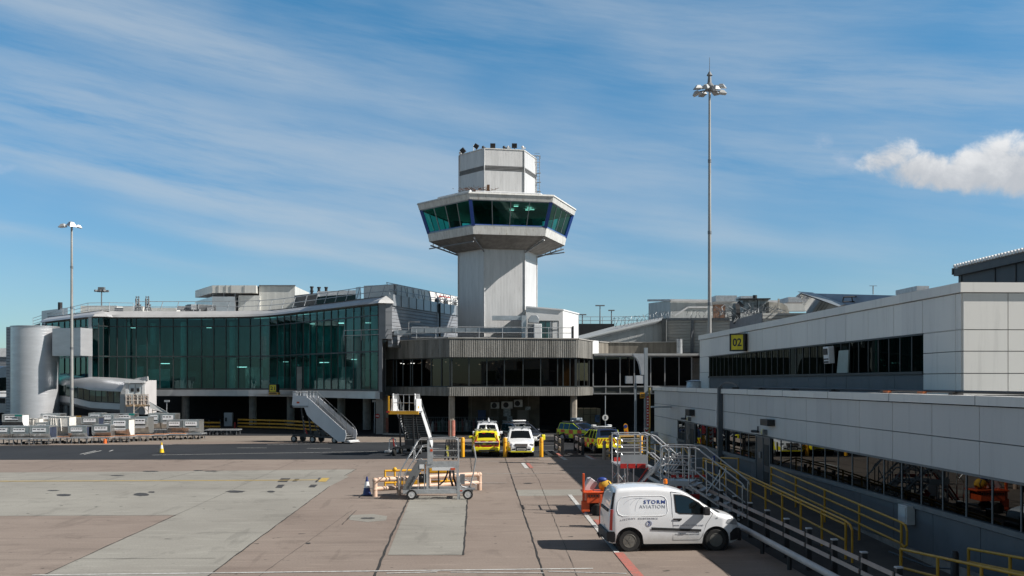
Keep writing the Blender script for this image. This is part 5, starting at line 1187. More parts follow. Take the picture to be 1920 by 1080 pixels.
# roof edge pipe and fittings on the lower roof, cowl
m = MB(); m.tube((XL + .25, 9, 4.60), (XL + .25, onX(1400, XL).y, 4.60), .04, 6)
for k in range(9): y = 12 + k*4.2; m.box(XL + .1, XL + .4, y, y + .18, 4.52, 4.60)
tag(m.build('roof_cable_rail', M_black), 'thin black rail running along the lower roof edge', 'rail')
m = MB()
for x in (1660, 1725): q = onX(x, XL + .1); m.cbox((XL + .15, q.y, 4.56), (.1, .35, .06))
tag(m.build('roof_anchor', pm('orange_rust', (.45, .12, .03), .6)), 'pair of small orange fixing pads on the lower roof edge', 'fixing')
m = MB(); p = GX(1284, 66.5); m.lathe([(.75, 0), (.8, .15), (.6, .16), (.55, .5), (.62, .55), (.3, .62), (.01, .64)], (p.x, p.y - 3.2, 4.34), 20); tag(m.build('roof_cowl', M_galv, None, 40), 'low round galvanised cowl on the far end of the lower roof', 'ventilator')
# ================================================================== ramp, yellow railings, black and white fence, pipe rail
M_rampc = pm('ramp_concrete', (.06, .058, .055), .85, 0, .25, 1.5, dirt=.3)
YR0, YR1 = 25.9, 41.0
ramp = thing('access_ramp', 'concrete access ramp and landing rising along the lower hall wall to its doors', 'ramp', (11, 33, 0))
m = MB(); x0, x1 = 9.95, 11.96
m.add([(x0, YR0-2.5, .02), (x1, YR0-2.5, .02), (x1, YR1 - 2, .55), (x0, YR1 - 2, .55), (x0, YR0-2.5, -.1), (x1, YR0-2.5, -.1), (x1, YR1 - 2, -.1), (x0, YR1 - 2, -.1)], [(0, 1, 2, 3), (0, 3, 7, 4), (1, 5, 6, 2), (2, 6, 7, 3), (0, 4, 5, 1)])
m.box(x0, x1, YR1 - 2, YR1 + 2.6, -.1, .55); m.build('deck', M_rampc, ramp)
m = MB(); m.box(9.6, x1, 51, 58, 0, .55); m.box(9.2, x1, 8, 17.5, 0, .45)
m.add([(9.4, 23, .02), (x1, 23, .02), (x1, 17.5, .45), (9.4, 17.5, .45), (9.4, 23, -.1), (x1, 23, -.1), (x1, 17.5, -.1), (9.4, 17.5, -.1)], [(0, 1, 2, 3), (0, 3, 7, 4), (1, 5, 6, 2), (2, 6, 7, 3), (0, 4, 5, 1)]); m.each('second_deck', M_rampc, ramp)
m = MB(); m.box(XL - .06, XL - .02, YL0, 58, 0, .33); m.build('plinth', pm('plinth', (.24, .22, .20), .85, 0, .25, 2, dirt=.4), ramp)
def yrail(label, pts, h=1.0, rails=(1.0, .52), step=2.2, close_end=True, r=.032, mat=None):
    m = MB(); pts = [Vector(p) for p in pts]
    for z in rails:
        for a, b in zip(pts[:-1], pts[1:]): m.tube(a + Vector((0, 0, z)), b + Vector((0, 0, z)), r, 8)
    L = sum((b-a).length for a, b in zip(pts[:-1], pts[1:])); n = max(1, round(L / step))
    for k in range(n + 1):
        t = L * k / n; 
        for a, b in zip(pts[:-1], pts[1:]):
            l = (b-a).length
            if t <= l + 1e-4: p = a.lerp(b, min(1, t/l)); break
            t -= l
        m.tube(p, p + Vector((0, 0, h)), r * 1.15, 8)
    if close_end:
        for e in (pts[0], pts[-1]):
            pass
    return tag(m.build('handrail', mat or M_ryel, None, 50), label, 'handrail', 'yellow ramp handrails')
zr = lambda y: .02 + (y - (YR0 - 2.5)) * .53 / (YR1 - 2 - YR0 + 2.5)
outer = [(10.0, YR1 + 1.5, .55), (10.0, YR1 - 2, .55), (10.0, YR0 + .3, zr(YR0 + .3) + .0)]
m_lab = 'long outer yellow handrail with double top rail between the fence and the ramp'
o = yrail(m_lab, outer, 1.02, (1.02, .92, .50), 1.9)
m = MB(); yy = YR0 - .3; z0 = zr(YR0)
m.path([(10.0, YR0 + .3, z0 + 1.02), (10.0, YR0, z0 + .98), (10.0, YR0 - .15, z0 + .85), (10.0, YR0 - .15, .05)], .032, 8)
m.path([(10.0, YR1 + 1.5, 1.57), (10.4, YR1 + 3.2, 1.1), (10.6, YR1 + 4.4, .4)], .03, 8); m.path([(10.0, YR1 + 1.5, 1.07), (10.4, YR1 + 3.2, .6), (10.6, YR1 + 4.2, .1)], .03, 8)
m.build('end_bend', M_ryel, o, 50)
zi = [(11.3, onX(1446, 11.3).y, .60), (11.3, onX(1690, 11.3).y, zr(onX(1690, 11.3).y) + .02)]
o = yrail('inner yellow handrail beside the slate wall, ending in a loop by the grey box', zi, 1.04, (1.04, .78, .48), 2.9)
a = Vector(zi[1]); m = MB(); m.path([a + Vector((0, 0, 1.04)), a + Vector((0, -.25, 1.0)), a + Vector((0, -.35, .85)), a + Vector((0, -.33, .5)), a + Vector((0, -.2, .42)), a + Vector((0, 0, .48))], .032, 8); m.build('end_loop', M_ryel, o, 50)
p0 = onX(1689, 10.0, 0); p1 = onX(1960, 10.0, 0)
o = yrail('near yellow handrail climbing to the right at the bottom right corner', [(10.0, p0.y, -.02), (10.0, p1.y - 1.5, .52)], .98, (.98, .55), 1.9)
p0 = onX(1816, 11.3, 0)
o = yrail('short yellow handrail nearest the wall at the bottom right corner', [(11.3, p0.y, .08), (11.3, 15.2, .62)], .98, (.98, .68, .35), 1.9)
o = yrail('dim yellow handrail round the far landing behind the silver steps', [(9.7, 50.5, .2), (9.7, 56.5, .2), (11.8, 57.2, .2)], 1.05, (1.05, .55), 1.5)
m = MB(); m.path([(9.7, 50.5, 1.25), (9.75, 50, 1.2), (9.75, 48.6, .3)], .03, 6); m.build('end_bend', M_ryel, o, 50)
o = yrail('dim yellow handrail sloping down from the far door', [(11.4, 53.5, .45), (11.2, 48.8, -.3)], .98, (.98,), 4)
o = yrail('short dark yellow handrail beside the near landing door', [(11.2, 44.2, .45), (11.5, 42.4, .55)], 1.0, (1.0, .5), 1.6)
m = MB(); b = Vector((11.0, 44.6, 0)); m.path([b + Vector((0, 0, .1)), b + Vector((0, 0, 1.5)), b + Vector((-.0, 1.8, 1.0))], .035, 6); m.tube(b + Vector((0, .4, .2)), b + Vector((0, .4, 1.2)), .03); tag(m.build('handrail', M_blue), 'thin dark blue rail beside the ramp landing', 'handrail')
m = MB(); q = onX(1790, 11.0, 0); m.lathe([(.09, 0), (.09, .95), (.06, 1.0)], q, 10); m.path([q + Vector((0, 0, .6)), q + Vector((-.1, 1.0, .45)), q + Vector((-.4, 2.6, .55))], .025, 5); tag(m.build('barrier_post', M_black, None, 40), 'short black post with a slack hose by the bottom right handrail', 'post')
m = MB(); q = onX(1322, 10.6, 0); m.lathe([(.32, 0), (.32, .75), (.28, .8)], (10.2, 44.5, .02), 16); m.lathe([(.3, 0), (.3, .9)], (9.7, 47.5, .02), 16); m.pc = m.pc[:]; tag(m.build('drum', pm('dull_drum', (.22, .20, .19), .7, 0, .2, 3), None, 40), 'dim round drums in the shade beside the ramp foot', 'drum')
m = MB(); m.box(10.2, 11.2, 45.6, 46.2, .2, 1.3); tag(m.build('equipment_cabinet', pm('cab_dim', (.18, .20, .22), .5, 0, .2, 2)), 'grey cabinet in the shade by the far end of the ramp', 'cabinet')
# black and cream post-and-rail fence
M_cream = pm('cream_board', (.42, .34, .30), .6, 0, .08, 3, dirt=.12)
XF = 8.7; fp = [onX(1685, XF).y - 1.8*2 + 1.8*k for k in range(17)]
fence = thing('post_and_rail_fence', 'long black post fence with cream rails running beside the ramp', 'fence', (XF, fp[0], 0))
for y in fp:
    m = MB(); m.box(XF - .06, XF + .06, y - .06, y + .06, 0, 1.06); po = m.build('post', M_black, fence)
    m = MB(); m.box(XF - .07, XF + .07, y - .07, y + .07, 1.061, 1.09); m.build('cap', pm('post_cap', (.45, .47, .5), .4), po)
for a, b in zip(fp[:-1], fp[1:]):
    for z in (.92, .64):
        m = MB(); m.box(XF - .10, XF - .072, a + .075, b - .075, z - .048, z + .048); m.build('rail', M_cream, fence)
m = MB(); XG = 8.22
ya, yb = 12, 46; m.tube((XG, ya, .43), (XG, yb, .43), .085, 16)
pr2_ = tag(m.build('pipe_guard_rail', pm('white_pipe', (.50, .46, .43), .45, 0, .12, 2, dirt=.25, dirtcol=(.35, .2, .08)), None, 40), 'thick low white pipe rail in front of the black and cream fence', 'guard rail')
m = MB()
for k in range(14): m.tube((XG, 13.4 + 2.4*k, 0), (XG, 13.4 + 2.4*k, .4), .06, 8)
m.each('support_post', M_black, pr2_)
# short fence pairs at the gate
def gatefence(lab, posts):
    r = thing('gate_hurdle', lab, 'barrier', (posts[0][0], posts[0][1], 0), 'black and cream gate hurdles')
    for i, (x, y) in enumerate(posts):
        m = MB(); m.box(x - .1, x + .1, y - .08, y + .08, 0, 1.12); m.build('post', M_black, r, bevel=.01)
        m = MB(); m.box(x - .12, x + .12, y - .1, y + .1, 1.12, 1.16); m.build('cap', M_black, r)
    for (xa, y0), (xb, y1) in zip(posts[:-1], posts[1:]):
        for z in (.9, .35):
            m = MB(); m.bar((xa + .0, y0 + .09, z), (xb + .0, y1 - .09, z), .06, .26); m.build('rail', M_cream, r)
def hp(x, y): g = G(x, y); return (g.x, g.y)
gatefence('left one of the two black gate hurdles with cream boards', [hp(1054.5, 854.5), hp(1048, 850), hp(1041.5, 845.5)])
gatefence('right one of the two black gate hurdles with cream boards, beside the hatched pickup', [hp(1092.5, 853), hp(1086.5, 849), hp(1078.5, 844.5)])
# timber rail at the cage
tr = thing('timber_barrier', 'low weathered timber post and rail left of the silver steps', 'barrier', G(1132, 862))
p = G(1133, 861.5); q = G(1153, 861.5)
m = MB(); m.tube(p, p + Vector((0, 0, 1.15)), .11, 12); m.build('post', pm('weathered_wood', (.42, .33, .26), .8, 0, .25, 4, (1, 1, .2)), tr, 40)
m = MB(); m.tube(p + Vector((0, 0, .42)), q + Vector((.6, 0, .42)), .08, 10); m.build('rail', pm('weathered_wood', (.3, .3, .3)), tr, 40)
m = MB(); m.box(q.x - .3, q.x - .15, q.y, q.y + .15, 0, 1.1); m.build('black_post', M_black, tr)
m = MB(); p = G(1160, 843.5); m.tube((p.x, p.y, .95), (p.x + 2.2, p.y, .95), .07, 8); m.tube((p.x, p.y, 0), (p.x, p.y, .95), .06); m.tube((p.x + 2.2, p.y, 0), (p.x + 2.2, p.y, .95), .06)
tag(m.build('guard_rail', pm('dull_amber', (.45, .28, .08), .6, 0, .2, 3)), 'dull amber horizontal rail behind the top of the silver steps', 'guard rail')

# bollards
def bollard(x, y, lab, hh=1.27):
    p = G(x, y); r = thing('bollard', lab, 'bollard', p, 'yellow bollards')
    m = MB(); m.lathe([(.125, 0), (.125, hh - .06), (.10, hh - .015), (.04, hh)], p, 20); m.build('sleeve', pm('bollard_yellow', (.80, .38, .012), .4, 0, .05, 3), r, 40)
    m = MB(); m.lathe([(.129, hh - .32), (.129, hh - .27)], p, 20); m.build('ridge', pm('bollard_shade', (.60, .26, .01), .4), r)
    return r
bollard(867.5, 857, 'yellow bollard left of the chequered yellow car'); bollard(947, 857.5, 'yellow bollard between the chequered car and the white four-by-four')
bollard(1015, 857, 'yellow bollard right of the white four-by-four'); bollard(1145, 857, 'yellow bollard behind the timber barrier by the hatched pickup', 1.4); bollard(1201.5, 849, 'yellow bollard behind the silver steps by the red arrow board', 1.15)

# ================================================================== masts, poles and signs
def mast(x, ybase, ytop, r0, r1, lab, lamps, spike=0):
    d = CH * FPX / (ybase - HY); b = GX(x, d); zt = Zat(ytop, d); r = thing('light_mast', lab, 'light mast', b, 'floodlight masts')
    m = MB(); n = 5
    m.lathe([(r0 * 1.5, 0), (r0 * 1.5, .05), (r0, .06)] + [(r0 + (r1 - r0) * k/n, zt * k/n) for k in range(1, n+1)], b, 20); m.build('pole', pm('mast_steel', (.36, .36, .35), .5, .3, .18, 3, (1, 1, .15), dirt=.5, dirtcol=(.25, .16, .09)), r, 40)
    m = MB()
    for k in range(1, n): m.lathe([(r0 + (r1-r0)*k/n + .025, zt*k/n - .12), (r0 + (r1-r0)*k/n + .025, zt*k/n + .12)], b, 16)
    m.build('collar', M_dgal, r)
    for (dx, dy, dz, az, tilt, sz) in lamps:
        q = b + Vector((dx, dy, zt + dz)); m = MB(); m.tube(b + Vector((0, 0, zt + dz + .25)), q + Vector((0, 0, .15)), .05, 6); m.build('arm', M_dgal, r)
        M = Matrix.Translation(q) @ Matrix.Rotation(az, 4, 'Z') @ Matrix.Rotation(tilt, 4, 'Y'); m = MB()
        m.add([M @ Vector(v) for v in ((-.35*sz, -.3*sz, 0), (.4*sz, -.3*sz, 0), (.4*sz, .3*sz, 0), (-.35*sz, .3*sz, 0), (-.2*sz, -.14*sz, .32*sz), (.12*sz, -.14*sz, .32*sz), (.12*sz, .14*sz, .32*sz), (-.2*sz, .14*sz, .32*sz))], [(0, 3, 2, 1), (4, 5, 6, 7), (0, 1, 5, 4), (1, 2, 6, 5), (2, 3, 7, 6), (3, 0, 4, 7)])
        lh = m.build('floodlight', pm('lamp_grey', (.52, .53, .53), .4, .3, .1), r, bevel=.02)
        m = MB(); m.box(-.33*sz, .38*sz, -.28*sz, .28*sz, -.03, -.005, M); m.build('lamp_glass', pm('lamp_glass', (.35, .36, .36), .15), lh)
    if spike:
        m = MB(); m.tube(b + Vector((0, 0, zt)), b + Vector((0, 0, zt + spike)), .035, 6, .015); m.build('spike', M_dgal, r)
        m = MB(); m.lathe([(.28, -.1), (.4, .2), (.16, .5), (.12, 1.0), (.22, 1.05), (.05, 1.35)], b + Vector((0, 0, zt)), 12); m.build('head_gear', M_dgal, r)
L8 = []
for k, (a_, t_) in enumerate(((0, .1), (.9, .3), (1.9, .2), (2.7, .35), (3.4, .1), (4.2, .4), (5.0, .25), (5.7, .15))):
    L8.append((math.cos(a_) * .95, math.sin(a_) * .9, -.15 + .35 * ((k * 37 % 10) / 10 - .4), a_, t_, .8))
mast(1330.5, 838, 168, .17, .085, 'tall floodlight mast with a lightning spike rising behind the right-hand building', L8, spike=2.4)
mast(134.5, 805, 425, .19, .10, 'rust-stained floodlight mast at the left in front of the silver cylinder', [(.05, -.2, .05, -.8, .3, 1.25), (-.85, -.1, -.05, 2.9, .1, 1.0), (.5, .5, .0, .6, .2, .8)])
# gantry post with red and white boards
dG = 58
gp_ = thing('gantry_post', 'tall grey post with a curved bracket and hanging box beside the lower hall', 'post', GX(1212, dG))
def dbox(mb, x0, x1, y0, y1, d, dep): a, b = GX(x0, d), GX(x1, d); return mb.box(a.x, b.x, a.y, a.y + dep, Zat(y1, d), Zat(y0, d))
m = MB(); a = GX(1211.6, dG); m.box(a.x - .1, a.x + .1, a.y, a.y + .2, 0, Zat(652, dG)); m.build('post', pm('post_bluegrey', (.28, .32, .35), .5, .2), gp_)
m = MB(); pts = [(1187, 663), (1208, 664), (1208, 703), (1203, 703)] + [(1187 + 15 * (math.sin(t)), 668 + 34 * (1 - math.cos(t)) ) for t in (1.35, 1.1, .8, .5, .2)]
m.prism([W(x, y, dG) for x, y in pts], (0, .5, 0)); m.build('curved_bracket', pm('bracket_grey', (.40, .43, .46), .5, .1), gp_)
m = MB(); dbox(m, 1193, 1208, 704, 719, dG, .4); m.build('hanging_box', pm('bracket_grey2', (.46, .49, .52), .5), gp_); m = MB(); dbox(m, 1174, 1186.5, 705, 719, dG + 3, .4); tag(m.build('wall_box', M_galv), 'pale square box seen against the corridor glass left of the gantry post', 'box')
m = MB(); dbox(m, 1190, 1194, 719, 830, dG + .1, .15); m.build('second_leg', pm('post_bluegrey', (.28, .32, .35)), gp_)
m = MB(); dbox(m, 1200, 1209, 736, 747, dG - .15, .05); sgn = m.build('orange_plate', pm('sign_ochre', (.50, .25, .02)), gp_); m = MB(); dbox(m, 1202, 1207.5, 738.5, 740, dG - .18, .02); dbox(m, 1202, 1207.5, 742, 743.5, dG - .18, .02); m.build('plate_text', M_black, sgn)
rb = thing('warning_board', 'tall narrow red and white warning board with an orange pole beside the gantry post', 'sign', GX(1216, dG - .6)); db = dG - .6
m = MB(); dbox(m, 1212.5, 1217, 743, 800, db, .06); m.build('red_board', M_red, rb)
m = MB(); rnd = random.Random(9)
for k in range(10):
    y = 746 + k * 5.4; dbox(m, 1213.3, 1216.2 - rnd.random(), y, y + rnd.uniform(2, 3.4), db - .03, .02)
m.build('lettering', M_white, rb)
m = MB(); dbox(m, 1217, 1219.6, 742, 803, db - .02, .09); m.build('orange_edge', pm('pale_orange', (.75, .42, .12), .5), rb)
m = MB(); p = GX(1218.5, db); m.tube((p.x, p.y + .12, 0), (p.x, p.y + .12, Zat(727, db)), .06, 8); m.build('pole', pm('dull_mustard', (.30, .24, .06), .6), rb)
ab = thing('arrow_board', 'white board with four downward red chevrons on the gantry post', 'sign', GX(1212, dG - .4)); da = dG - .4
m = MB(); dbox(m, 1208.5, 1216.5, 802, 834, da, .05); m.build('board', M_white, ab)
m = MB()
for k in range(4):
    y = 804 + k*7.8; m.prism([W(x, yy, da - .02) for x, yy in ((1209.2, y), (1212.5, y + 2.6), (1215.8, y), (1215.8, y + 3), (1212.5, y + 5.8), (1209.2, y + 3))], (0, .015, 0))
m.each('chevron', M_red, ab)
m = MB(); m.tube(W(1221, 763, 57), W(1290, 763, 62), .05, 6)
for x in (1281, 1285, 1288): m.tube(W(x, 738, 62.5), W(x, 765, 62.5), .035, 5)
for y in (743, 752, 764): m.tube(W(1271, y, 62.5), W(1290, y, 62.5), .03, 5)
tag(m.build('boom_barrier', pm('pale_steel', (.5, .52, .53), .4, .4)), 'thin pale horizontal bar reaching a small ladder frame on the lower hall wall', 'barrier')
m = MB(); m.lathe([(.3, 0), (.42, .4), (.45, 1.2), (.3, 1.75), (.1, 1.8)], GX(1224, 61), 12); tag(m.build('wrapped_bundle', pm('plastic_wrap', (.42, .43, .43), .35, 0, .3, 5), None, 60), 'grey plastic-wrapped bundle beside the lower hall corner', 'bundle')
# round 5 sign
sp = thing('speed_sign', 'round white sign reading 5 on a thin pole outside the undercroft', 'sign', GX(1135, 80)); d = 80
m = MB(); p = GX(1135, d); m.tube((p.x, p.y + .06, 0), (p.x, p.y + .06, Zat(742, d)), .035, 6); m.build('pole', M_galv, sp)
c = W(1135, 783, d); Mx = Matrix.Translation(c) @ Matrix.Rotation(math.pi/2, 4, 'X'); m = MB(); m.lathe([(.24, -.01), (.24, .02)], (0, 0, 0), 24, Mx); m.build('disc', pm('sign_white', (.7, .7, .68), .4), sp)
text_mesh('numeral', '5', M_black, sp, frameM(c + Vector((0, -.03, 0)), (1, 0, 0), (0, -1, 0)), height=.25, bold=.03)
# no entry sign on the pier
ne = thing('no_entry_sign', 'round red no-entry sign on the grey pier under the block', 'sign', GX(708, 91.8)); c = W(708, 780, 91.9); Mx = Matrix.Translation(c) @ Matrix.Rotation(math.pi/2, 4, 'X')
m = MB(); m.lathe([(.22, 0), (.22, .03)], (0, 0, 0), 24, Mx); m.build('disc', pm('dim_red', (.30, .02, .02), .5), ne); m = MB(); m.box(c.x - .15, c.x + .15, c.y - .045, c.y - .031, c.z - .035, c.z + .035); m.build('bar', M_white, ne)
# tilted orange keep-left sign
kl = thing('keep_left_sign', 'tilted orange oblong sign with a blue disc standing in the shaded yard', 'sign', GX(1175, 78)); d = 78
Mx = Matrix.Translation(W(1174, 806, d)) @ Matrix.Rotation(R(-8), 4, 'Y'); m = MB()
pts = [(.16*math.cos(t), .18*math.sin(t) + .32) for t in [math.pi*k/8 for k in range(9)]] + [(.16*math.cos(t), .18*math.sin(t) - .32) for t in [math.pi + math.pi*k/8 for k in range(9)]]
m.prism([Mx @ Vector((x, 0, z)) for x, z in pts], (0, .08, 0)); m.build('panel', pm('sign_orange', (.75, .32, .01), .4), kl)
m = MB(); m.lathe([(.14, 0), (.14, .02)], (0, 0, 0), 16, Mx @ Matrix.Translation((0, 0, .28)) @ Matrix.Rotation(math.pi/2, 4, 'X')); m.build('blue_disc', M_blue, kl); m = MB(); m.box(-.05, .05, -.02, -.005, -.32, -.05, Mx); m.build('mark', M_red, kl); m = MB(); m.lathe([(.28, 0), (.28, .06), (.05, .07), (.04, .5)], GX(1175, 78), 14); m.build('base', M_black, kl)
m = MB(); p = GX(1163, 78); m.box(p.x, p.x + 1.6, p.y, p.y + .6, 0, .5); m.box(p.x + .2, p.x + 1.2, p.y - .1, p.y + .3, .5, .62); tag(m.build('stacked_barrier', pm('dim_olive', (.20, .17, .05), .7, 0, .3, 4)), 'dim olive stacked barrier lying below the orange keep-left sign', 'barrier')
# cones
def cone(x, y, h, body, stripe, lab, dark=False):
    p = G(x, y); r = thing('traffic_cone', lab, 'cone', p, 'traffic cones'); m = MB()
    f = lambda z: .15 * (1 - z / h) * h / .75 + .028
    m.lathe([(f(.03), .03), (f(h*.42), h*.42)], p, 18); m.lathe([(f(h*.74), h*.74), (f(h), h)], p, 18); m.build('body', body, r, 40)
    m = MB(); m.lathe([(f(h*.42) + .001, h*.42), (f(h*.74) + .001, h*.74)], p, 18); m.build('stripe', stripe, r, 40)
    m = MB(); m.cbox(p + Vector((0, 0, .02)), (.46*h/.75, .46*h/.75, .04)); m.build('base', M_black, r, bevel=.01)
cone(688, 929.5, .82, M_navy, M_white, 'blue and white traffic cone at the left end of the pipe barrier')
cone(303, 849.5, .74, pm('cone_yellow', (.80, .50, .01), .4), M_white, 'yellow traffic cone with white band standing on the service road')
# yellow barriers at the back
def ybar(pts, lab, h=1.1, rails=(.25, .6, .95)):
    m = MB(); r = thing('yellow_barrier', lab, 'barrier', pts[0], 'yellow horizontal barriers')
    for a, b in zip(pts[:-1], pts[1:]):
        for z in rails: m.bar(a + Vector((0, 0, z)), b + Vector((0, 0, z)), .05, .16)
    m.build('rails', pm('barrier_amber', (.55, .28, .015), .6, 0, .15, 3), r); m = MB()
    for a in pts: m.bar(a + Vector((0, .06, 0)), a + Vector((0, .06, h)), .1, .1, (0, 1, 0))
    m.build('posts', M_black, r)
ybar([GX(x, d) for x, d in ((446, 103), (475, 102), (505, 101), (534, 100), (552, 98.5), (572, 97), (598, 95))], 'long curving yellow three-rail barrier under the glass terminal')
ybar([GX(x, d) for x, d in ((372, 102), (392, 101.6), (413, 101.4))], 'short yellow barrier right of the baggage containers', 1.0, (.3, .7))
ybar([GX(x, 99) for x in (142, 152)], 'bit of yellow barrier glimpsed between baggage containers', 1.5, (1.0, 1.4))
cb = thing('control_cabinet', 'small pale electrical cabinet beside the yellow barrier under the terminal', 'cabinet', GX(428, 102)); m = MB(); a, b = GX(420, 102), GX(435, 102); m.box(a.x, b.x, a.y, a.y + .5, .3, Zat(774, 102)); m.build('casing', pm('cab_pale', (.30, .33, .35), .5), cb, bevel=.02); m = MB(); m.box(a.x + .1, a.x + .3, a.y - .03, a.y - .005, .8, 1.2); m.build('vents', M_black, cb); m = MB(); m.tube(b + Vector((.3, 0, 0)), b + Vector((.3, 0, .7)), .1, 10); tag(m.build('fire_extinguisher', pm('dim_red', (.3, .02, .02)), None, 40), 'dim red fire extinguisher beside the pale cabinet', 'fire extinguisher')
for x, y, d, lab in ((313, 752, 104, 'small pale lamp on a dark pole under the terminal right of the bridge stairs'), (703, 752, 94, 'pale camera under the terminal corner by the pier')):
    m = MB(); q = W(x, y, d); m.tube(GX(x - 1, d), q, .04, 5); m.cbox(q, (.5, .2, .2)); tag(m.build('yard_lamp', M_galv), lab, 'lamp')
# ================================================================== vehicles
def interp2(tab, x):
    if x <= tab[0][0]: return tab[0][1]
    for (a, va), (b, vb) in zip(tab[:-1], tab[1:]):
        if x <= b: f = (x - a) / (b - a) if b > a else 0; return va + (vb - va) * f
    return tab[-1][1]
class Body:
    """lofted car body in local space: +x forward, y across, z up, x = 0 at the rear axle"""
    def __init__(s, top, bot, halfw, belt, lean, wheels, ar, rr=.09, step=.04):
        s.top, s.bot, s.halfw, s.belt, s.lean, s.wheels, s.ar, s.rr, s.step = top, bot, halfw, belt, lean, wheels, ar, rr, step
    def zt(s, x): return sum(interp2(s.top, x + k) for k in (-.05, 0, .05)) / 3
    def zb(s, x):
        z = interp2(s.bot, x)
        for wx, wz in s.wheels:
            dx = abs(x - wx)
            if dx < s.ar: z = max(z, wz + math.sqrt(s.ar**2 - dx*dx))
        return z
    def w(s, x, z):
        w = interp2(s.halfw, x)
        if z > s.belt: w -= (z - s.belt) * s.lean
        elif z < .55: w -= (.55 - z) * .08
        return w
    def ring(s, x):
        zb, zt = s.zb(x), s.zt(x); zt = max(zt, zb + .02); rr = min(s.rr, (zt - zb) * .45); pts = []
        for k in range(9): z = zb + (zt - rr - zb) * k / 8; pts.append((s.w(x, z), z))
        wt = s.w(x, zt - rr)
        for k in range(1, 5): a = math.pi/2 * k/4; pts.append((wt - rr*1.3*(1 - math.cos(a)), zt - rr + rr*math.sin(a)))
        we = pts[-1][0]
        for k in range(1, 4): pts.append((we * (1 - k/3), zt + .03 * math.sin(math.pi/2*k/3)))
        return pts
    def mesh(s, x0, x1):
        m = MB(); n = int((x1 - x0) / s.step); vs = []; rings = []
        for i in range(n + 1):
            x = x0 + (x1 - x0) * i / n; r = s.ring(x); full = [(x, -y, z) for y, z in r] + [(x, y, z) for y, z in r[-2::-1]]; rings.append(full)
        k = len(rings[0]); vs = [p for r in rings for p in r]; fs = []
        for i in range(n):
            for j in range(k): fs.append((i*k + j, i*k + (j+1) % k, (i+1)*k + (j+1) % k, (i+1)*k + j))
        fs += [tuple(range(k))[::-1], tuple(range(n*k, n*k + k))]
        m.add(vs, fs); return m
    def side(s, poly, sgn, off=.006, rings=4, thick=.0):
        """panel proud of the side surface; poly in (x, z); sgn -1 = right side (y<0)"""
        pts = []; n = len(poly)
        for i in range(n):
            a, b = poly[i], poly[(i+1) % n]; L = math.hypot(b[0]-a[0], b[1]-a[1]); k = max(1, int(L / .06))
            for j in range(k): pts.append((a[0] + (b[0]-a[0])*j/k, a[1] + (b[1]-a[1])*j/k))
        cx = sum(p[0] for p in pts)/len(pts); cz = sum(p[1] for p in pts)/len(pts); N = len(pts); vs = []; fs = []
        for r in range(rings):
            f = 1 - r / rings
            for p in pts: x, z = cx + (p[0]-cx)*f, cz + (p[1]-cz)*f; vs.append((x, sgn * (s.w(x, z) + off), z))
        vs.append((cx, sgn * (s.w(cx, cz) + off), cz))
        for r in range(rings - 1):
            for i in range(N): fs.append((r*N + i, r*N + (i+1) % N, (r+1)*N + (i+1) % N, (r+1)*N + i))
        for i in range(N): fs.append(((rings-1)*N + i, (rings-1)*N + (i+1) % N, rings*N))
        m = MB(); m.add(vs, fs); return m
    def topgrid(s, x0, x1, f0, f1, off=.008, n=10, k=8):
        """glass patch on the upper silhouette between x0 and x1, width fraction f0..f1"""
        m = MB(); vs = []
        for i in range(n + 1):
            x = x0 + (x1 - x0)*i/n; z = s.zt(x); r = s.ring(x); we = r[12][0]; dz = (s.zt(x+.02) - s.zt(x-.02)) / .04; L = math.hypot(1, dz); f = f0 + (f1 - f0)*i/n
            for j in range(k + 1):
                y = (2*j/k - 1); yy = we * f * y; zz = z + .03 * math.sin(math.pi/2*(1 - abs(y)*f)); vs.append((x - dz/L*off, yy, zz + off/L))
        fs = [(i*(k+1)+j, i*(k+1)+j+1, (i+1)*(k+1)+j+1, (i+1)*(k+1)+j) for i in range(n) for j in range(k)]
        m.add(vs, fs); return m
def wheel(root, x, y, r, wd, rim, hub=None):
    s = 1 if y > 0 else -1
    M = Matrix.Translation((x, y, r)) @ Matrix.Rotation(-s * math.pi/2, 4, 'X')
    m = MB(); m.lathe([(r*.62, -wd), (r*.93, -wd), (r, -wd*.85), (r, -wd*.15), (r*.93, 0), (r*.62, -.005), (r*.6, -.05)], (0, 0, 0), 32, M); wh = m.build('wheel', M_rub, root, 40)
    m = MB(); m.lathe([(r*.64, -.01), (r*.60, .0), (r*.56, -.03), (r*.30, -.045), (r*.16, -.01), (r*.15, .0), (.001, .0)], (0, 0, 0), 24, M)
    for k in range(5): a = 2*math.pi*k/5; p0 = M @ Vector((math.cos(a)*r*.14, math.sin(a)*r*.14, -.012)); p1 = M @ Vector((math.cos(a)*r*.58, math.sin(a)*r*.58, -.02)); m.bar(p0, p1, r*.16, .02, (0, 1, 0))
    m.build('rim', rim, wh, 40)
    return wh
def place(root, loc, heading, sc=1):     # heading: direction of +x in degrees from world +X
    root.location = loc; root.rotation_euler = (0, 0, R(heading)); root.scale = (sc, sc, sc)
def mk(name, label, group=None):
    return thing(name, label, {'van': 'van'}.get(name, 'car'), (0, 0, 0), group)

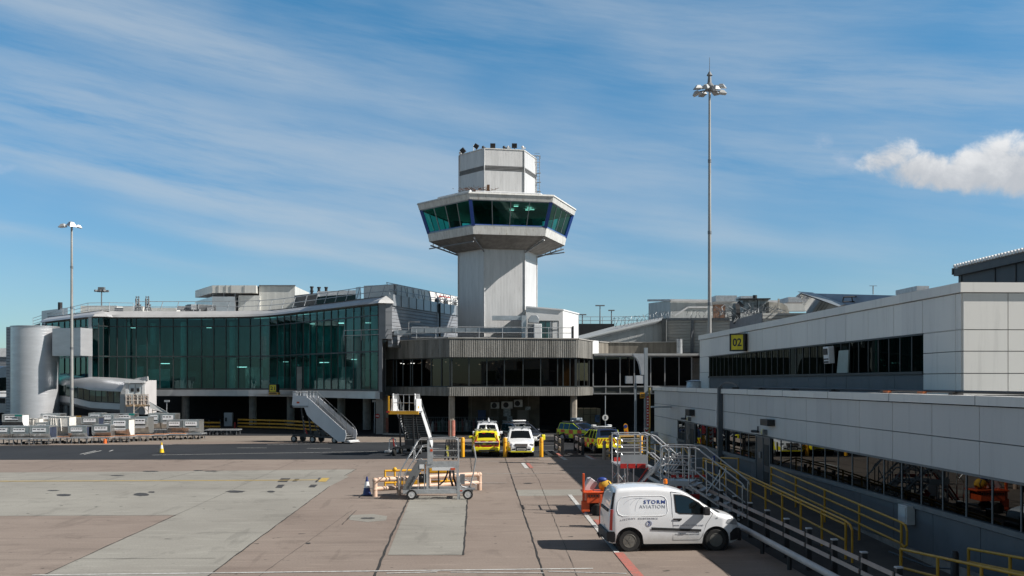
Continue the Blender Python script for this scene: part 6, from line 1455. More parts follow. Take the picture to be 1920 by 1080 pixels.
# ---------------- the white van
van = tag(thing('van', 'white panel van with company lettering and an amber beacon parked beside the fence', 'van'), 'white panel van with company lettering and an amber beacon parked beside the fence', 'van')
vb = Body(top=[(-.58, .95), (-.57, 1.10), (-.49, 1.55), (-.41, 1.74), (-.32, 1.79), (.3, 1.835), (.8, 1.83), (1.2, 1.79), (1.55, 1.70), (1.80, 1.58), (2.3, 1.26), (2.62, 1.06), (2.8, 1.03), (3.05, .965), (3.2, .86), (3.27, .72), (3.3, .60)],
          bot=[(-.72, .30), (-.5, .24), (.5, .22), (2.2, .22), (3.0, .22), (3.3, .30)],
          halfw=[(-.60, .80), (-.42, .88), (0, .905), (2.0, .905), (2.7, .88), (3.0, .80), (3.18, .66), (3.3, .48)], belt=1.0, lean=.14, wheels=[(0, .31), (2.51, .31)], ar=.40, rr=.13, step=.035)
vb.mesh(-.58, 3.30).build('body', M_van, van, 32)
M_plast = pm('black_bumper_plastic', (.022, .022, .024), .6, 0, .15, 5)
M_seam = pm('door_seam', (.16, .165, .17), .6)
for sgn in (-1, 1):
    # swage panel, windows, seams
    m = vb.side([(1.32, 1.60), (1.50, 1.585), (1.70, 1.53), (2.0, 1.36), (2.30, 1.10), (2.24, 1.07), (1.45, 1.10), (1.36, 1.14)], sgn, .008, 5); win = m.build('side_window', M_dglass, van, 30)
    fr_pts = [(1.28, 1.63), (1.50, 1.62), (1.72, 1.56), (2.02, 1.39), (2.35, 1.09), (2.26, 1.035), (1.44, 1.065), (1.32, 1.12)]
    m = vb.side(fr_pts, sgn, .004, 5); m.build('window_rubber', M_plast, van, 30)
    m = MB()
    def seam(pts, r=.006, mm=m):
        mm.path([(x, sgn * (vb.w(x, z) + .001), z) for x, z in pts], r, 5)
    seam([(1.20, 1.70), (1.22, 1.5), (1.23, 1.1), (1.25, .8), (1.25, .33), (2.02, .33), (2.10, .42), (2.22, .78), (2.37, 1.0), (2.42, 1.08)]); seam([(1.20, 1.70), (1.5, 1.67), (1.75, 1.585), (2.05, 1.42), (2.42, 1.08)])
    m.build('door_seam', M_seam, van)
    m = MB(); rc = [(-.32, 1.08), (-.36, 1.2), (-.33, 1.42), (-.22, 1.54), (.0, 1.58), (.9, 1.585), (1.02, 1.55), (1.08, 1.45), (1.10, 1.15), (1.06, 1.07), (.95, 1.03), (-.2, 1.02), (-.32, 1.08)]
    m.path([(x, sgn * (vb.w(x, z) - .004), z) for x, z in rc], .014, 8); m.build('swage_line', M_wcar, van, 60)
    m = vb.side([(.62, .62), (2.06, .56), (2.07, .63), (.62, .70)], sgn, .014, 2); m.build('rub_strip', M_plast, van)
    m = MB(); x, z = 1.36, .92; m.box(x - .1, x + .14, sgn*(vb.w(x, z)) - .02, sgn*(vb.w(x, z)) + .03, z - .02, z + .025); m.box(x + .02, x + .10, sgn*(vb.w(x, z)) - .003, sgn*(vb.w(x, z)) + .003, z - .05, z); m.build('door_handle', M_black, van, bevel=.008)
    # mirror
    m = MB(); m.box(2.10, 2.28, sgn*.93 if sgn > 0 else -1.12, 1.12 if sgn > 0 else -.93, 1.05, 1.28); m.box(2.14, 2.2, *sorted((sgn*.82, sgn*.95)), 1.08, 1.14); m.build('mirror', M_plast, van, 40, .04)
    m = MB(); prof = [(-.575, .62), (-.49, .60), (-.475, 1.20), (-.545, 1.20)]; m.prism([(x, sgn * (vb.w(x, .9) + .004), z) for x, z in prof], (0, -sgn*.12, 0)); m.build('tail_lamp', M_tail, van, bevel=.01)
    m = MB(); prof = [(-.54, 1.21), (-.475, 1.21), (-.40, 1.68), (-.45, 1.68)]; m.prism([(x, sgn * (vb.w(x, z) + .005), z) for x, z in prof], (0, -sgn*.10, 0)); m.build('rear_pillar_trim', M_plast, van)
    m = vb.side([(-.59, .30), (-.50, .26), (-.42, .28), (-.41, .50), (-.44, .58), (-.59, .58)], sgn, .012, 2); m.build('rear_bumper_side', M_plast, van)
    m = vb.side([(2.94, .28), (3.28, .30), (3.3, .60), (3.15, .64), (3.02, .60), (2.93, .50)], sgn, .012, 3); m.build('front_bumper_side', M_plast, van)
    m = vb.side([(2.80, .80), (3.04, .74), (3.18, .72), (3.16, .86), (2.98, .93), (2.86, .90)], sgn, .010, 3); m.build('headlamp', M_lampg, van)
    m = vb.side([(2.50, .93), (2.56, .93), (2.56, .96), (2.50, .96)], sgn, .008, 1); m.build('side_repeater', M_lampg, van)
    for wx in (0, 2.51):
        wheel(van, wx, sgn * .875, .31, .20, pm('dirty_rim', (.16, .155, .14), .6, .3, .2))
        m = MB(); M = Matrix.Translation((wx, sgn*.55, .31)) @ Matrix.Rotation(math.pi/2, 4, 'X'); m.lathe([(.385, -.28), (.385, .28)], (0, 0, 0), 28, M); m.build('wheel_well', M_dark, van)
m = vb.topgrid(1.84, 2.58, .93, .88, .012, 12, 10); m.build('windscreen', M_dglass, van, 40)
m = vb.topgrid(2.56, 2.70, .9, .86, .014, 3, 8); m.build('scuttle', M_plast, van, 40)
m = MB()
for k, (a, b) in enumerate((((-.714, -.78, .28), (-.714, .78, .56)),)): m.box(-.65, -.56, -.80, .80, .28, .57)
m.build('rear_bumper', M_plast, van, bevel=.03)
m = MB(); m.box(-.60, -.565, -.62, -.04, 1.12, 1.2); m.box(-.60, -.565, .04, .62, 1.12, 1.2); 
m.each('rear_window', M_plast, van)
m = MB(); m.box(3.16, 3.35, -.52, .52, .24, .60); m.build('front_bumper', M_plast, van, bevel=.06)
m = MB(); m.lathe([(.045, 0), (.045, .03)], (1.15, -.35, 1.855), 12); m.build('beacon_base', M_black, van, 40)
m = MB(); m.lathe([(.062, 0), (.066, .06), (.055, .12), (.03, .14), (.001, .145)], (1.15, -.35, 1.885), 14); m.build('beacon', M_amber, van, 40)
m = MB(); m.path([(-.62, -.1, .34), (-.76, -.1, .33), (-.79, -.1, .40)], .02, 6); m.sphere((-.79, -.1, .42), .035); m.path([(-.62, .15, .36), (-.73, .15, .3), (-.70, .2, .24)], .012, 6); m.build('tow_bar', M_black, van, 40)
# lettering on the side facing the camera (right side, y < 0)
M_txn = pm('navy_lettering', (.012, .045, .24), .4); M_txg = pm('grey_lettering', (.33, .35, .39), .5)
def vtext(nm, s, x, z, w, h, mat, bold=0, sp=1.0):
    y0 = -(vb.w(x, z) + .005); lean = vb.lean if z > vb.belt else 0
    n = Vector((0, -1, lean)).normalized(); return text_mesh(nm, s, mat, van, frameM((x, y0, z), (1, 0, 0), n), width=w, height=h, bold=bold, depth=.002, spacing=sp)
vtext('lettering', 'STORM', .72, 1.415, .62, .105, M_txn, .018, 1.25)
vtext('lettering', 'AVIATION', .655, 1.285, .74, .095, M_txg, -.008, 1.15)
vtext('lettering', 'AIRCRAFT  MAINTENANCE', .30, .955, 1.02, .05, M_txg, 0, 1.7)
vtext('lettering', 'www.stormaviation.com', 1.70, .755, .86, .05, M_txg, .01, 1.25)
vtext('lettering', 'line@stormaviation.com', 1.68, .50, .70, .042, M_txg, 0, 1.2)
vtext('fleet_number', '2', .555, .81, .06, .09, M_txn, .02)
m = MB()
for k in range(20):
    a0, a1 = 2*math.pi*k/20, 2*math.pi*(k+1)/20; m.tube((.555 + .075*math.cos(a0), -.913, .81 + .075*math.sin(a0)), (.555 + .075*math.cos(a1), -.913, .81 + .075*math.sin(a1)), .006, 4)
m.build('fleet_number_ring', M_txn, van)
m = MB()
for (cx, cz, rx, rz, a0, a1) in ((.34, 1.28, .52, .26, 110, 165), (.40, 1.22, .40, .32, 100, 160), (.42, 1.14, .26, .40, 100, 178), (.20, 1.42, .5, .10, 10, 95)):
    pts = [(cx + rx*math.cos(R(a0 + (a1-a0)*k/10)), cz + rz*math.sin(R(a0 + (a1-a0)*k/10))) for k in range(11)]
    m.path([(x, -(vb.w(x, z) + .001), z) for x, z in pts], .0035, 4)
m.build('emblem', M_txg, van)
vy = G(1179, 1035); place(van, (4.50 + .0, vy.y + .90, .0), 1.5)

# ---------------- four-by-fours
M_hy = pm('hivis_yellow', (.74, .66, .015), .4, 0, .04); M_hr = pm('hivis_red', (.85, .10, .02), .4, 0, .05); M_hg = pm('hivis_green', (.72, .86, .03), .4, 0, .04); M_dr = pm('dark_red_paint', (.35, .02, .015), .4)
def suv(name, label, paint, L=4.6, Hh=1.78, Wd=.90, glassm=M_dglass, livery=None, rack=None, pickup=False, wb=2.7, hood=1.08, front=True, ground=.22, wr=.37, grille='bar', group='response vehicles'):
    root = tag(thing(name, label, 'car', (0, 0, 0), group), label, 'car', group)
    ro = -.75; fe = ro + L
    if not pickup:
        top = [(ro, 1.05), (ro + .03, 1.2), (ro + .22, Hh - .1), (ro + .40, Hh - .02), (ro + 1.3, Hh), (ro + 2.0, Hh - .03), (ro + 2.35, Hh - .12), (fe - 1.25, hood + .06), (fe - .9, hood), (fe - .3, hood - .10), (fe - .08, hood - .22), (fe, hood - .42)]
    ws, we_ = ro + 2.45, fe - 1.28
    b = Body(top, [(ro, .42), (ro + .3, ground + .1), (1, ground + .06), (fe - .5, ground + .1), (fe, .40)], [(ro, Wd - .08), (ro + .3, Wd - .02), (1, Wd), (fe - .9, Wd - .02), (fe - .3, Wd - .10), (fe, Wd - .26)], 1.06, .26, [(0, wr), (wb, wr)], wr + .09, .10, .05)
    b.mesh(ro, fe).build('body', paint, root, 32)
    for sgn in (-1, 1):
        for (x0, x1, x0t, x1t) in ((ro + .30, ro + .88, ro + .42, ro + .88), (ro + .95, ro + 1.62, ro + .95, ro + 1.62), (ro + 1.69, fe - 1.55, ro + 1.69, ro + 2.12)):
            b.side([(x0, 1.10), (x1, 1.10), (x1t, Hh - .17), (x0t, Hh - .15)], sgn, .006, 3).build('side_window', glassm, root)
        for wx in (0, wb): wheel(root, wx, sgn * (Wd - .03), wr, .22, pm('alloy_rim', (.32, .33, .34), .4, .6))
        m = MB(); 
        for wx in (0, wb): m.lathe([(wr + .085, -.25), (wr + .085, .25)], (0, 0, 0), 24, Matrix.Translation((wx, sgn*(Wd - .33), wr)) @ Matrix.Rotation(math.pi/2, 4, 'X'))
        m.each('wheel_well', M_dark, root)
        m = MB(); m.box(fe - 1.68, fe - 1.52, *sorted((sgn*(Wd - .04), sgn*(Wd + .20))), 1.08, 1.28); m.build('mirror', paint, root, 40, .04)
        m = MB(); m.box(fe - .22, fe - .05, *sorted((sgn*(Wd - .34), sgn*(Wd - .13))), hood - .34, hood - .19); m.build('headlamp', M_lampg, root, 40, .03)
        m = MB(); m.box(ro - .02, ro + .14, *sorted((sgn*(Wd - .24), sgn*(Wd - .07))), .80, 1.12); m.build('tail_lamp', M_tail, root, 40, .02)
    b.topgrid(ws - .06, we_ - .02, .90, .92, .010, 8, 8).build('windscreen', glassm, root, 40)
    b.topgrid(ro + .075, ro + .245, .82, .86, .014, 6, 8).build('rear_window', glassm, root, 40)
    m = MB(); m.box(ro - .10, ro + .05, -Wd + .08, Wd - .08, .42, .66); m.build('rear_bumper', M_plast if livery != 'yellow' else M_hy, root, 40, .04)
    m = MB(); m.box(fe - .16, fe + .02, -Wd + .22, Wd - .22, .40, .58); fb = m.build('front_bumper', paint, root, 40, .05)
    m = MB(); m.box(fe - .12, fe + .01, -.42, .42, hood - .38, hood - .20); m.build('grille', M_black, root, 40, .02)
    m = MB()
    for z in (hood - .34, hood - .29, hood - .24): m.box(fe + .011, fe + .02, -.40, .40, z - .012, z + .012)
    m.each('grille_bar', M_chrome, root)
    m = MB(); m.box(fe + .021, fe + .035, -.26, .26, .46, .57); pl = m.build('number_plate', pm('plate_white', (.65, .65, .62), .4), root)
    m = MB(); 
    for k in range(6): m.box(fe + .036, fe + .04, -.22 + k*.075, -.17 + k*.075, .485, .545)
    m.build('plate_text', M_black, pl)
    m = MB(); m.box(ro - .115, ro - .10, -.26, .26, .50, .60) if livery != 'yellow' else m.box(ro - .05, ro - .03, -.26, .26, .86, .97); m.build('rear_plate', pm('plate_yellow', (.62, .52, .03), .4), root)
    m = MB()
    for sg in (-1, 1): m.tube((ro + .5, sg*(Wd - .27), Hh + .06), (ro + 2.1, sg*(Wd - .27), Hh + .05), .02, 6)
    m.each('roof_rail', M_dgal, root)
    root['_b'] = 0
    return root, b, ro, fe
def lightbar(root, x, z, w, mats, wd=.3):
    m = MB(); m.box(x - wd/2, x + wd/2, -w/2, w/2, z, z + .10); m.build('light_bar', mats, root, 40, .03)
    m = MB(); m.box(x - .05, x + .05, -w/2 + .1, -w/2 + .2, z - .06, z); m.box(x - .05, x + .05, w/2 - .2, w/2 - .1, z - .06, z); m.each('bar_foot', M_black, root)
def ladderrack(root, x0, x1, w, z):
    m = MB()
    for x in (x0, (x0+x1)/2, x1): m.bar((x, -w/2, z), (x, w/2, z), .05, .05)
    for y in (-.3, .3): m.bar((x0 - .2, y, z + .06), (x1 + .2, y, z + .06), .04, .07)
    m.build('roof_rack', M_galv, root)

# 1 chequered car seen from behind
c1, b, ro, fe = suv('response_car', 'yellow car with red rear markings seen from behind between two yellow bollards', M_hy, livery='yellow', Wd=.92, Hh=1.72)
m = MB()
xr = ro - .018
def rq(y0, y1, z0, z1, y0t=None, y1t=None, x=None):
    sl = lambda z: ro - .016 + max(0, (z - 1.14)) * .30
    a, b_ = (y0 if y0t is None else y0t), (y1 if y1t is None else y1t)
    return m.add([(sl(z0), y0, z0), (sl(z0), y1, z0), (sl(z1), b_, z1), (sl(z1), a, z1)], [(0, 1, 2, 3)])
for s in (-1, 1):
    rq(s*.14, s*.30, .98, 1.10, s*.30, s*.44); rq(s*.50, s*.66, .98, 1.10, s*.62, s*.78); rq(s*.20, s*.34, .70, .84, s*.34, s*.48); rq(s*.44, s*.60, .68, .84, s*.55, s*.70)
    rq(s*.70, s*.78, 1.12, 1.5, s*.60, s*.66)
rq(-.3, .3, .68, .82); rq(-.72, -.52, .52, .66); rq(.52, .72, .52, .66); rq(-.62, .62, 1.10, 1.125); rq(-.5, -.3, 1.585, 1.64); rq(.1, .3, 1.585, 1.64)
rq(-.24, -.06, 1.04, 1.12, -.34, -.18); rq(.06, .24, 1.04, 1.12, .18, .34); rq(-.80, -.68, .70, .95); rq(.68, .80, .70, .95); m.each('red_marking', M_dr, c1)
m = MB(); m.box(ro - .07, ro + .02, -.80, .80, .99, 1.04); m.build('white_strip', M_white, c1)
m = MB(); m.box(ro - .05, ro + .02, -.82, .82, .86, .96); m.box(ro - .13, ro - .02, -.55, .55, .40, .50); m.each('black_trim', M_black, c1)
for s in (-1, 1):
    m = b.side([(ro + .4, .6), (ro + 1.0, .6), (ro + 1.0, 1.0), (ro + .4, 1.0)], s, .005, 2); m.build('red_square', M_hr, c1); m = b.side([(ro + 1.7, .6), (ro + 2.3, .6), (ro + 2.3, 1.0), (ro + 1.7, 1.0)], s, .005, 2); m.build('red_square', M_hr, c1)
ladderrack(c1, ro + .6, ro + 1.9, 1.5, 1.80); m = MB(); m.lathe([(.1, 0), (.04, .12), (.03, .3)], (ro + 1.2, .0, 1.86), 8); m.build('roof_aerial', M_white, c1)
g_ = G(912, 857); place(c1, (g_.x, g_.y + .75, 0), 92, .95)
# 2 white four-by-four behind it, facing the camera
c2, b, ro, fe = suv('four_by_four', 'white four-by-four facing the camera, half hidden behind the yellow car', M_wcar, Wd=.93, Hh=1.85, hood=1.15)
ladderrack(c2, ro + .6, ro + 1.9, 1.5, 1.93); m = MB(); m.lathe([(.09, 0), (.03, .3)], (ro + 1.9, .1, 1.95), 8); m.build('roof_aerial', M_white, c2)
p = GX(914.5, 71.8); place(c2, (p.x, p.y + 3.3, 0), -90, .97)
# 3 white four-by-four facing the camera in front
c3, b, ro, fe = suv('four_by_four', 'white four-by-four with yellow lower flanks facing the camera between bollards', M_wcar, Wd=.93, Hh=1.80, hood=1.12, L=4.7)
for s in (-1, 1):
    m = b.side([(ro + 1.0, .42), (fe - .55, .42), (fe - .5, .95), (ro + 1.0, .98)], s, .006, 3)
    m.build('yellow_flank', M_hy, c3); m = b.side([(fe - .45, .42), (fe - .06, .44), (fe - .08, .62), (fe - .45, .74)], s, .008, 2); m.build('yellow_corner', M_hy, c3)
    m = MB(); m.box(fe - .1, fe + .035, *sorted((s*.40, s*.62)), .50, .60); m.build('fog_lamp', M_black, c3, bevel=.02)
m = MB(); m.box(fe - .05, fe + .04, -.72, .72, .36, .44); m.build('yellow_valance', M_hy, c3)
m = MB(); m.box(fe - .05, fe + .032, -.36, .36, .44, .72); m.build('bull_grille', M_black, c3)
m = MB(); m.box(fe + .036, fe + .05, -.28, .28, .50, .62); pl = m.build('number_plate_front', pm('plate_white', (.65, .65, .62)), c3); m = MB()
for k in range(6): m.box(fe + .051, fe + .055, -.23 + k*.08, -.18 + k*.08, .525, .60)
m.build('plate_text', M_black, pl)
ladderrack(c3, ro + .8, ro + 2.0, 1.55, 1.88)
g_ = G(979.5, 858); place(c3, (g_.x, g_.y + 3.8, 0), -91, .955)
# 4 dark patrol car behind, three-quarter
c4, b, ro, fe = suv('patrol_car', 'dark patrol car with white light bar half hidden behind the white four-by-four', pm('navy_black_paint', (.02, .025, .04), .2, 0, .1, coat=.8), Wd=.92, Hh=1.72)
for s in (-1, 1):
    m = MB(); m.box(fe - .32, fe - .0, *sorted((s*(.56), s*.86)), .48, .90); m.build('hivis_corner', M_hy, c4, 40, .05)
m = MB(); m.bar((fe + .02, -.42, .93), (fe + .03, -.18, .76), .05, .05); m.bar((fe + .03, -.18, .76), (fe + .03, .18, .76), .05, .05); m.bar((fe + .03, .18, .76), (fe + .02, .42, .93), .05, .05); m.build('v_grille', M_white, c4)
lightbar(c4, ro + 1.7, 1.80, 1.1, M_white)
p = GX(1006, 73.5); place(c4, (p.x - 1.5, p.y + 4.3, 0), -68)
rg = tag(thing('maroon_car', 'dim maroon car roof glimpsed between the two white four-by-fours', 'car', (0, 0, 0), 'response vehicles'), 'dim maroon car glimpsed behind the white four-by-four', 'car', 'response vehicles')
bb_ = Body([(-.7, .9), (-.5, 1.25), (.3, 1.42), (1.2, 1.42), (2.0, 1.0), (3.1, .85), (3.3, .6)], [(-.7, .4), (0, .25), (3.3, .3)], [(-.7, .7), (0, .85), (2.8, .85), (3.3, .6)], .9, .3, [(0, .3), (2.6, .3)], .36)
bb_.mesh(-.7, 3.3).build('body', pm('maroon_paint', (.10, .01, .015), .3, coat=.6), rg, 32)
for sgn in (-1, 1):
    bb_.side([(-.3, .95), (1.5, .95), (1.1, 1.3), (0, 1.3)], sgn, .006, 3).build('side_window', M_dglass, rg)
    for wx in (0, 2.6): wheel(rg, wx, sgn*.82, .3, .2, pm('alloy_rim', (.3, .3, .3)))
bb_.topgrid(1.25, 1.95, .9, .92).build('windscreen', M_dglass, rg, 40)
p = GX(976, 82); place(rg, (p.x, p.y + 3, 0), -100)
# 5 chequered patrol car, three quarter front
M_dkp = pm('deep_blue_paint', (.012, .022, .06), .2, 0, .1, coat=.8)
def flank(b, root, ro, fe, Hh, front=True):
    for s in (-1, 1):
        b.side([(ro + .04, .5), (ro + .5, .86), (fe - .95, .86), (fe - .95, 1.09), (ro + .04, 1.09)], s, .004, 4).build('green_flank', M_hg, root)
        b.side([(fe - .98, .82), (fe - .3, .62), (fe - .1, .55), (fe - .12, .86), (fe - .95, 1.05)], s, .004, 3).build('green_wing', M_hg, root)
        m = MB(); pts = [(ro + .26, 1.10), (ro + .38, Hh - .10), (ro + 2.05, Hh - .11), (fe - 1.48, 1.10)]
        m.path([(x, s*(b.w(x, z) + .005), z) for x, z in pts], .035, 5)
        for xx in (ro + .92, ro + 1.66): m.tube((xx, s*(b.w(xx, 1.1) + .005), 1.1), (xx, s*(b.w(xx, Hh - .12) + .005), Hh - .12), .03, 5)
        m.build('green_window_frame', M_hg, root)
def battenburg(b, root, x0, x1, z0, zm, z1, n, skip=()):
    for s in (-1, 1):
        for r_, (za, zb_) in enumerate(((z0, zm), (zm, z1))):
            for k in range(n):
                a, c = x0 + (x1-x0)*k/n, x0 + (x1-x0)*(k+1)/n; zz = za
                mid = (a + c)/2
                for wx, wz in b.wheels:
                    pass
                zlo = max(za, max(b.zb(a), b.zb(c), b.zb(mid)) + .01)
                if zlo > zb_ - .04: continue
                m = b.side([(a, zlo), (c, zlo), (c, zb_), (a, zb_)], s, .006, 2); m.build('marking_square', M_hr if (k + r_) % 2 == 0 else M_hg, root)
c5, b, ro, fe = suv('patrol_car', 'chequered red and green-yellow patrol car with blue bonnet parked by the concrete column', M_dkp, Wd=.93, Hh=1.70)
flank(b, c5, ro, fe, 1.70); battenburg(b, c5, ro + .06, fe - .80, .36, .72, 1.06, 7)
m = b.topgrid(fe - 1.26, fe - .10, .95, .97, .012, 8, 6); m.build('blue_bonnet', pm('bonnet_blue', (.015, .04, .16), .25, coat=.5), c5, 40)
b.topgrid(ro + .5, ro + 2.2, .98, .95, .012, 8, 6).build('dark_roof', M_black, c5, 40)
lightbar(c5, ro + 1.6, 1.76, 1.2, M_galv); m = MB(); m.box(ro + 1.2, ro + 2.0, -.35, .35, 1.86, 2.06); m.build('roof_box', pm('box_bluegrey', (.16, .20, .24), .4), c5, bevel=.04)
m = MB(); m.bar((fe + .03, -.4, .86), (fe + .04, -.1, .72), .05, .06); m.bar((fe + .04, .1, .72), (fe + .03, .4, .86), .05, .06); m.build('v_grille', M_white, c5)
p = GX(1089, 80); place(c5, (p.x - .75, p.y + 1.4, 0), -54, .94)
# 6 hatched pickup/estate seen from behind
c6, b, ro, fe = suv('patrol_car', 'patrol car with red and yellow hatched tail parked behind the black hurdle', M_dkp, Wd=.97, Hh=1.78, livery='yellow')
flank(b, c6, ro, fe, 1.78); battenburg(b, c6, ro + .06, fe - .80, .40, .74, 1.06, 7)
b.topgrid(ro + .42, ro + 2.3, .98, .95, .012, 8, 6).build('dark_roof', M_black, c6, 40)
lightbar(c6, ro + 1.7, 1.84, 1.5, M_galv, .4)
m = MB(); m.box(ro + 1.5, ro + 1.9, .45, .75, 1.94, 2.04); m.box(ro + 1.5, ro + 1.9, -.75, -.45, 1.94, 2.04); m.each('roof_lamp', M_white, c6, bevel=.03)
m = MB(); m.box(ro - .03, ro + .02, -.88, .88, .44, 1.16); m.build('tail_panel', M_hy, c6)
m = MB()
for k in range(5):
    for s in (-1, 1):
        y = s * (.08 + .24*k); w_ = .12*s
        za, zb_ = .50, 1.10
        pts = [(y + s*.26 - s*.26, za), (y + w_, za), (y + w_ - s*.34, zb_), (y - s*.34, zb_)]
        cl = []
        for (yy, zz) in pts: cl.append((ro - .034, max(-.84, min(.84, yy if abs(yy) < .84 else s*.84)), zz))
        if s > 0: cl = [(x_, max(0, y_), z_) for x_, y_, z_ in cl]
        else: cl = [(x_, min(0, y_), z_) for x_, y_, z_ in cl]
        m.add(cl, [(0, 1, 2, 3)])
m.each('red_stripe', M_dr, c6)
g_ = G(1137, 851.2); place(c6, (g_.x + .05, g_.y + .8, 0), 101, .93)
for r_ in (c1, c2, c3, c4, c5, c6):
    if '_b' in r_: del r_['_b']
# vehicles glimpsed at the far left edge
for (x, y, lab, dd) in ((6, 785, 'dim white truck cab glimpsed at the left edge beside the cylinder', 128),):
    p = GX(x, dd); r = thing('truck', lab, 'truck', p); m = MB(); m.box(p.x - 1.4, p.x + .6, p.y, p.y + 2, .5, 2.0); m.box(p.x - 1.4, p.x + .3, p.y + .3, p.y + 2, 2.0, 2.9); m.build('cab', M_white, r, bevel=.1)
    m = MB(); m.box(p.x - 1.2, p.x + .1, p.y + .25, p.y + .29, 2.1, 2.75); m.build('windscreen', M_black, r); m = MB(); m.tube((p.x - .2, p.y - .1, .45), (p.x - .2, p.y + .2, .45), .45, 18); m.build('wheel', M_rub, r)
# ================================================================== passenger steps
def pax_steps(label, hz, run, w, panel, platL=1.5, yellow=False, foot=.35):
    """local: platform at x < 0, flight descends towards +x, y = width"""
    r = thing('passenger_steps', label, 'boarding steps', (0, 0, 0), 'wheeled boarding steps'); H = hz; hw = w / 2
    m = MB(); m.box(-platL, .1, -hw - .15, hw + .15, H - .12, H); m.build('platform', pm('step_deck', (.30, .31, .32), .5, .4), r)
    m = MB(); m.box(-platL - .04, -platL + .1, -hw - .25, hw + .25, H - .2, H + .02)
    if yellow: m.box(-platL - .04, -platL + .04, hw + .2, hw + .28, H, H + 1.0)
    m.build('bumper', M_yel if yellow else M_rub, r)
    if yellow: m = MB(); m.box(-platL - .05, -platL + .02, hw + .16, hw + .38, H - .1, H + .02); m.build('red_corner', M_red, r)
    n = 15
    m = MB()
    for k in range(n):
        f = (k + .5) / n; z = H - (H - foot) * f; x = run * f
        m.box(x - .14, x + .14, -hw, hw, z - .03, z); 
    m.each('tread', pm('tread_grey', (.30, .31, .32), .5, .5), r)
    m = MB()
    for k in range(n): f = (k + .1) / n; z = H - (H - foot) * f; x = run*f; m.box(x - .03, x, -hw, hw, z - .17, z - .02)
    m.each('riser', pm('riser_dark', (.06, .06, .06), .7), r)
    for s in (-1, 1):
        y = s * (hw + .05)
        def P3(x, z): return (x, y, z)
        low = [(-.35, H - .02), (0, H - .75), (run*.16, H - 1.25), (run * .86, foot - .22), (run * 1.02, foot - .15), (run*1.06, foot + .35)] if not yellow else [(-.1, H - .02), (.1, H - .25), (run * .9, foot - .05), (run * 1.02, foot + .0), (run*1.04, foot + .25)]
        upp = [(run * 1.04, foot + .70), (run*.98, foot + .78), (.12, H + .62), (-.05, H + .62)] if not yellow else [(run*1.02, foot + .4), (.12, H + .28), (-.05, H + .4)]
        m = MB(); m.prism([Vector(P3(*p)) for p in low + upp], (0, s*.04, 0)); m.build('side_panel', panel, r)
        m = MB(); m.prism([Vector(P3(*p)) for p in ((-platL, H - .15), (.05, H - .15), (.0, H + .78), (-platL + .12, H + .82))], (0, s*.05, 0)); sp_ = m.build('platform_side', panel, r)
        m = MB(); m.box(-platL*.6 - .1, -platL*.6 + .16, *sorted((y + s*.052, y + s*.06)), H + .18, H + .32); m.build('badge', M_org if not yellow else M_yel, sp_)
        m = MB(); yy = s*(hw - .02); m.path([(-platL, yy, H + 1.05), (.0, yy, H + 1.05), (run * .95, yy, foot + 1.15), (run*1.05, yy, foot + .75)], .022, 6); m.path([(.0, yy, H + .8), (run * .95, yy, foot + .9)], .018, 6)
        for k in range(7): f = k / 6; x = run * .95 * f; z = H + (foot - H) * f + .1*f; m.tube((x, yy, z), (x, yy, z + 1.05), .016, 5)
        m.build('handrail', M_dgal, r)
        m = MB()
        for k in range(5): x = -platL + .1 + k*(platL - .15)/4; m.tube((x, yy, H), (x, yy, H + 1.12), .02, 5)
        m.box(-platL + .02, -platL + .35, yy - .012, yy + .012, H + .4, H + 1.15); m.build('platform_gate', M_white, r)
        # screen near the aircraft end
    m = MB()
    for k in range(5): y = -hw + 2*hw*k/4; m.tube((-platL + .05, y, H), (-platL + .05, y, H + 1.1), .02, 5)
    for z in (.55, 1.08): m.tube((-platL + .05, -hw, H + z), (-platL + .05, hw, H + z), .02, 5)
    m.build('front_gate', M_alu, r)
    # chassis
    m = MB(); zc = .55
    for s in (-1, 1): m.bar((-platL - .1, s*hw*.7, zc), (run * .98, s*hw*.7, zc - .12), .12, .16)
    for x in (-platL, -platL*.2, run*.4, run*.85): m.bar((x, -hw*.75, zc), (x, hw*.75, zc), .1, .12)
    for s in (-1, 1):
        m.bar((-platL*.3, s*hw*.6, zc), (-platL*.55, s*hw*.6, H - .1), .1, .1); m.bar((run*.28, s*hw*.6, zc), (-.1, s*hw*.6, H - .2), .08, .08); m.bar((run * .5, s*hw*.6, zc), (run*.28, s*hw*.6, H - 1.6), .07, .07)
    m.box(run*.1, run*.42, -.35, .35, zc, zc + .4); m.box(run*.75, run*1.05, -hw, hw, .16, .32); m.build('chassis', pm('chassis_dark', (.05, .052, .055), .5, .3), r)
    for x in (-platL + .1, run*.12, run*.72):
        for s in (-1, 1): wheel(r, x, s*(hw*.85 + .1), .27, .18, pm('alloy_rim', (.3, .3, .3)))
    m = MB(); m.box(run*.9, run*1.12, -hw, hw, .2, .26); m.box(run*.98, run*1.15, -hw, hw, .12, .17); m.build('bottom_step', M_white, r)
    m = MB(); m.bar((-platL + .45, hw, .6), (-platL + .2, hw, 1.1), .06, .06); m.build('red_lever', M_red, r)
    return r
s1 = pax_steps('white boarding steps descending to the right beside the service road', 2.95, 3.5, 1.35, pm('panel_silver', (.66, .67, .70), .4, .1, .04, 1))
p = W(583, 800, 80); place(s1, (p.x + .15, p.y + .0, 0), -27)
s2 = pax_steps('tall boarding steps with yellow-edged platform standing behind the small work stand', 2.93, 3.6, 1.5, M_white, yellow=True)
p = GX(768, 66.5); place(s2, (p.x - .05, p.y + .0, 0), 80)
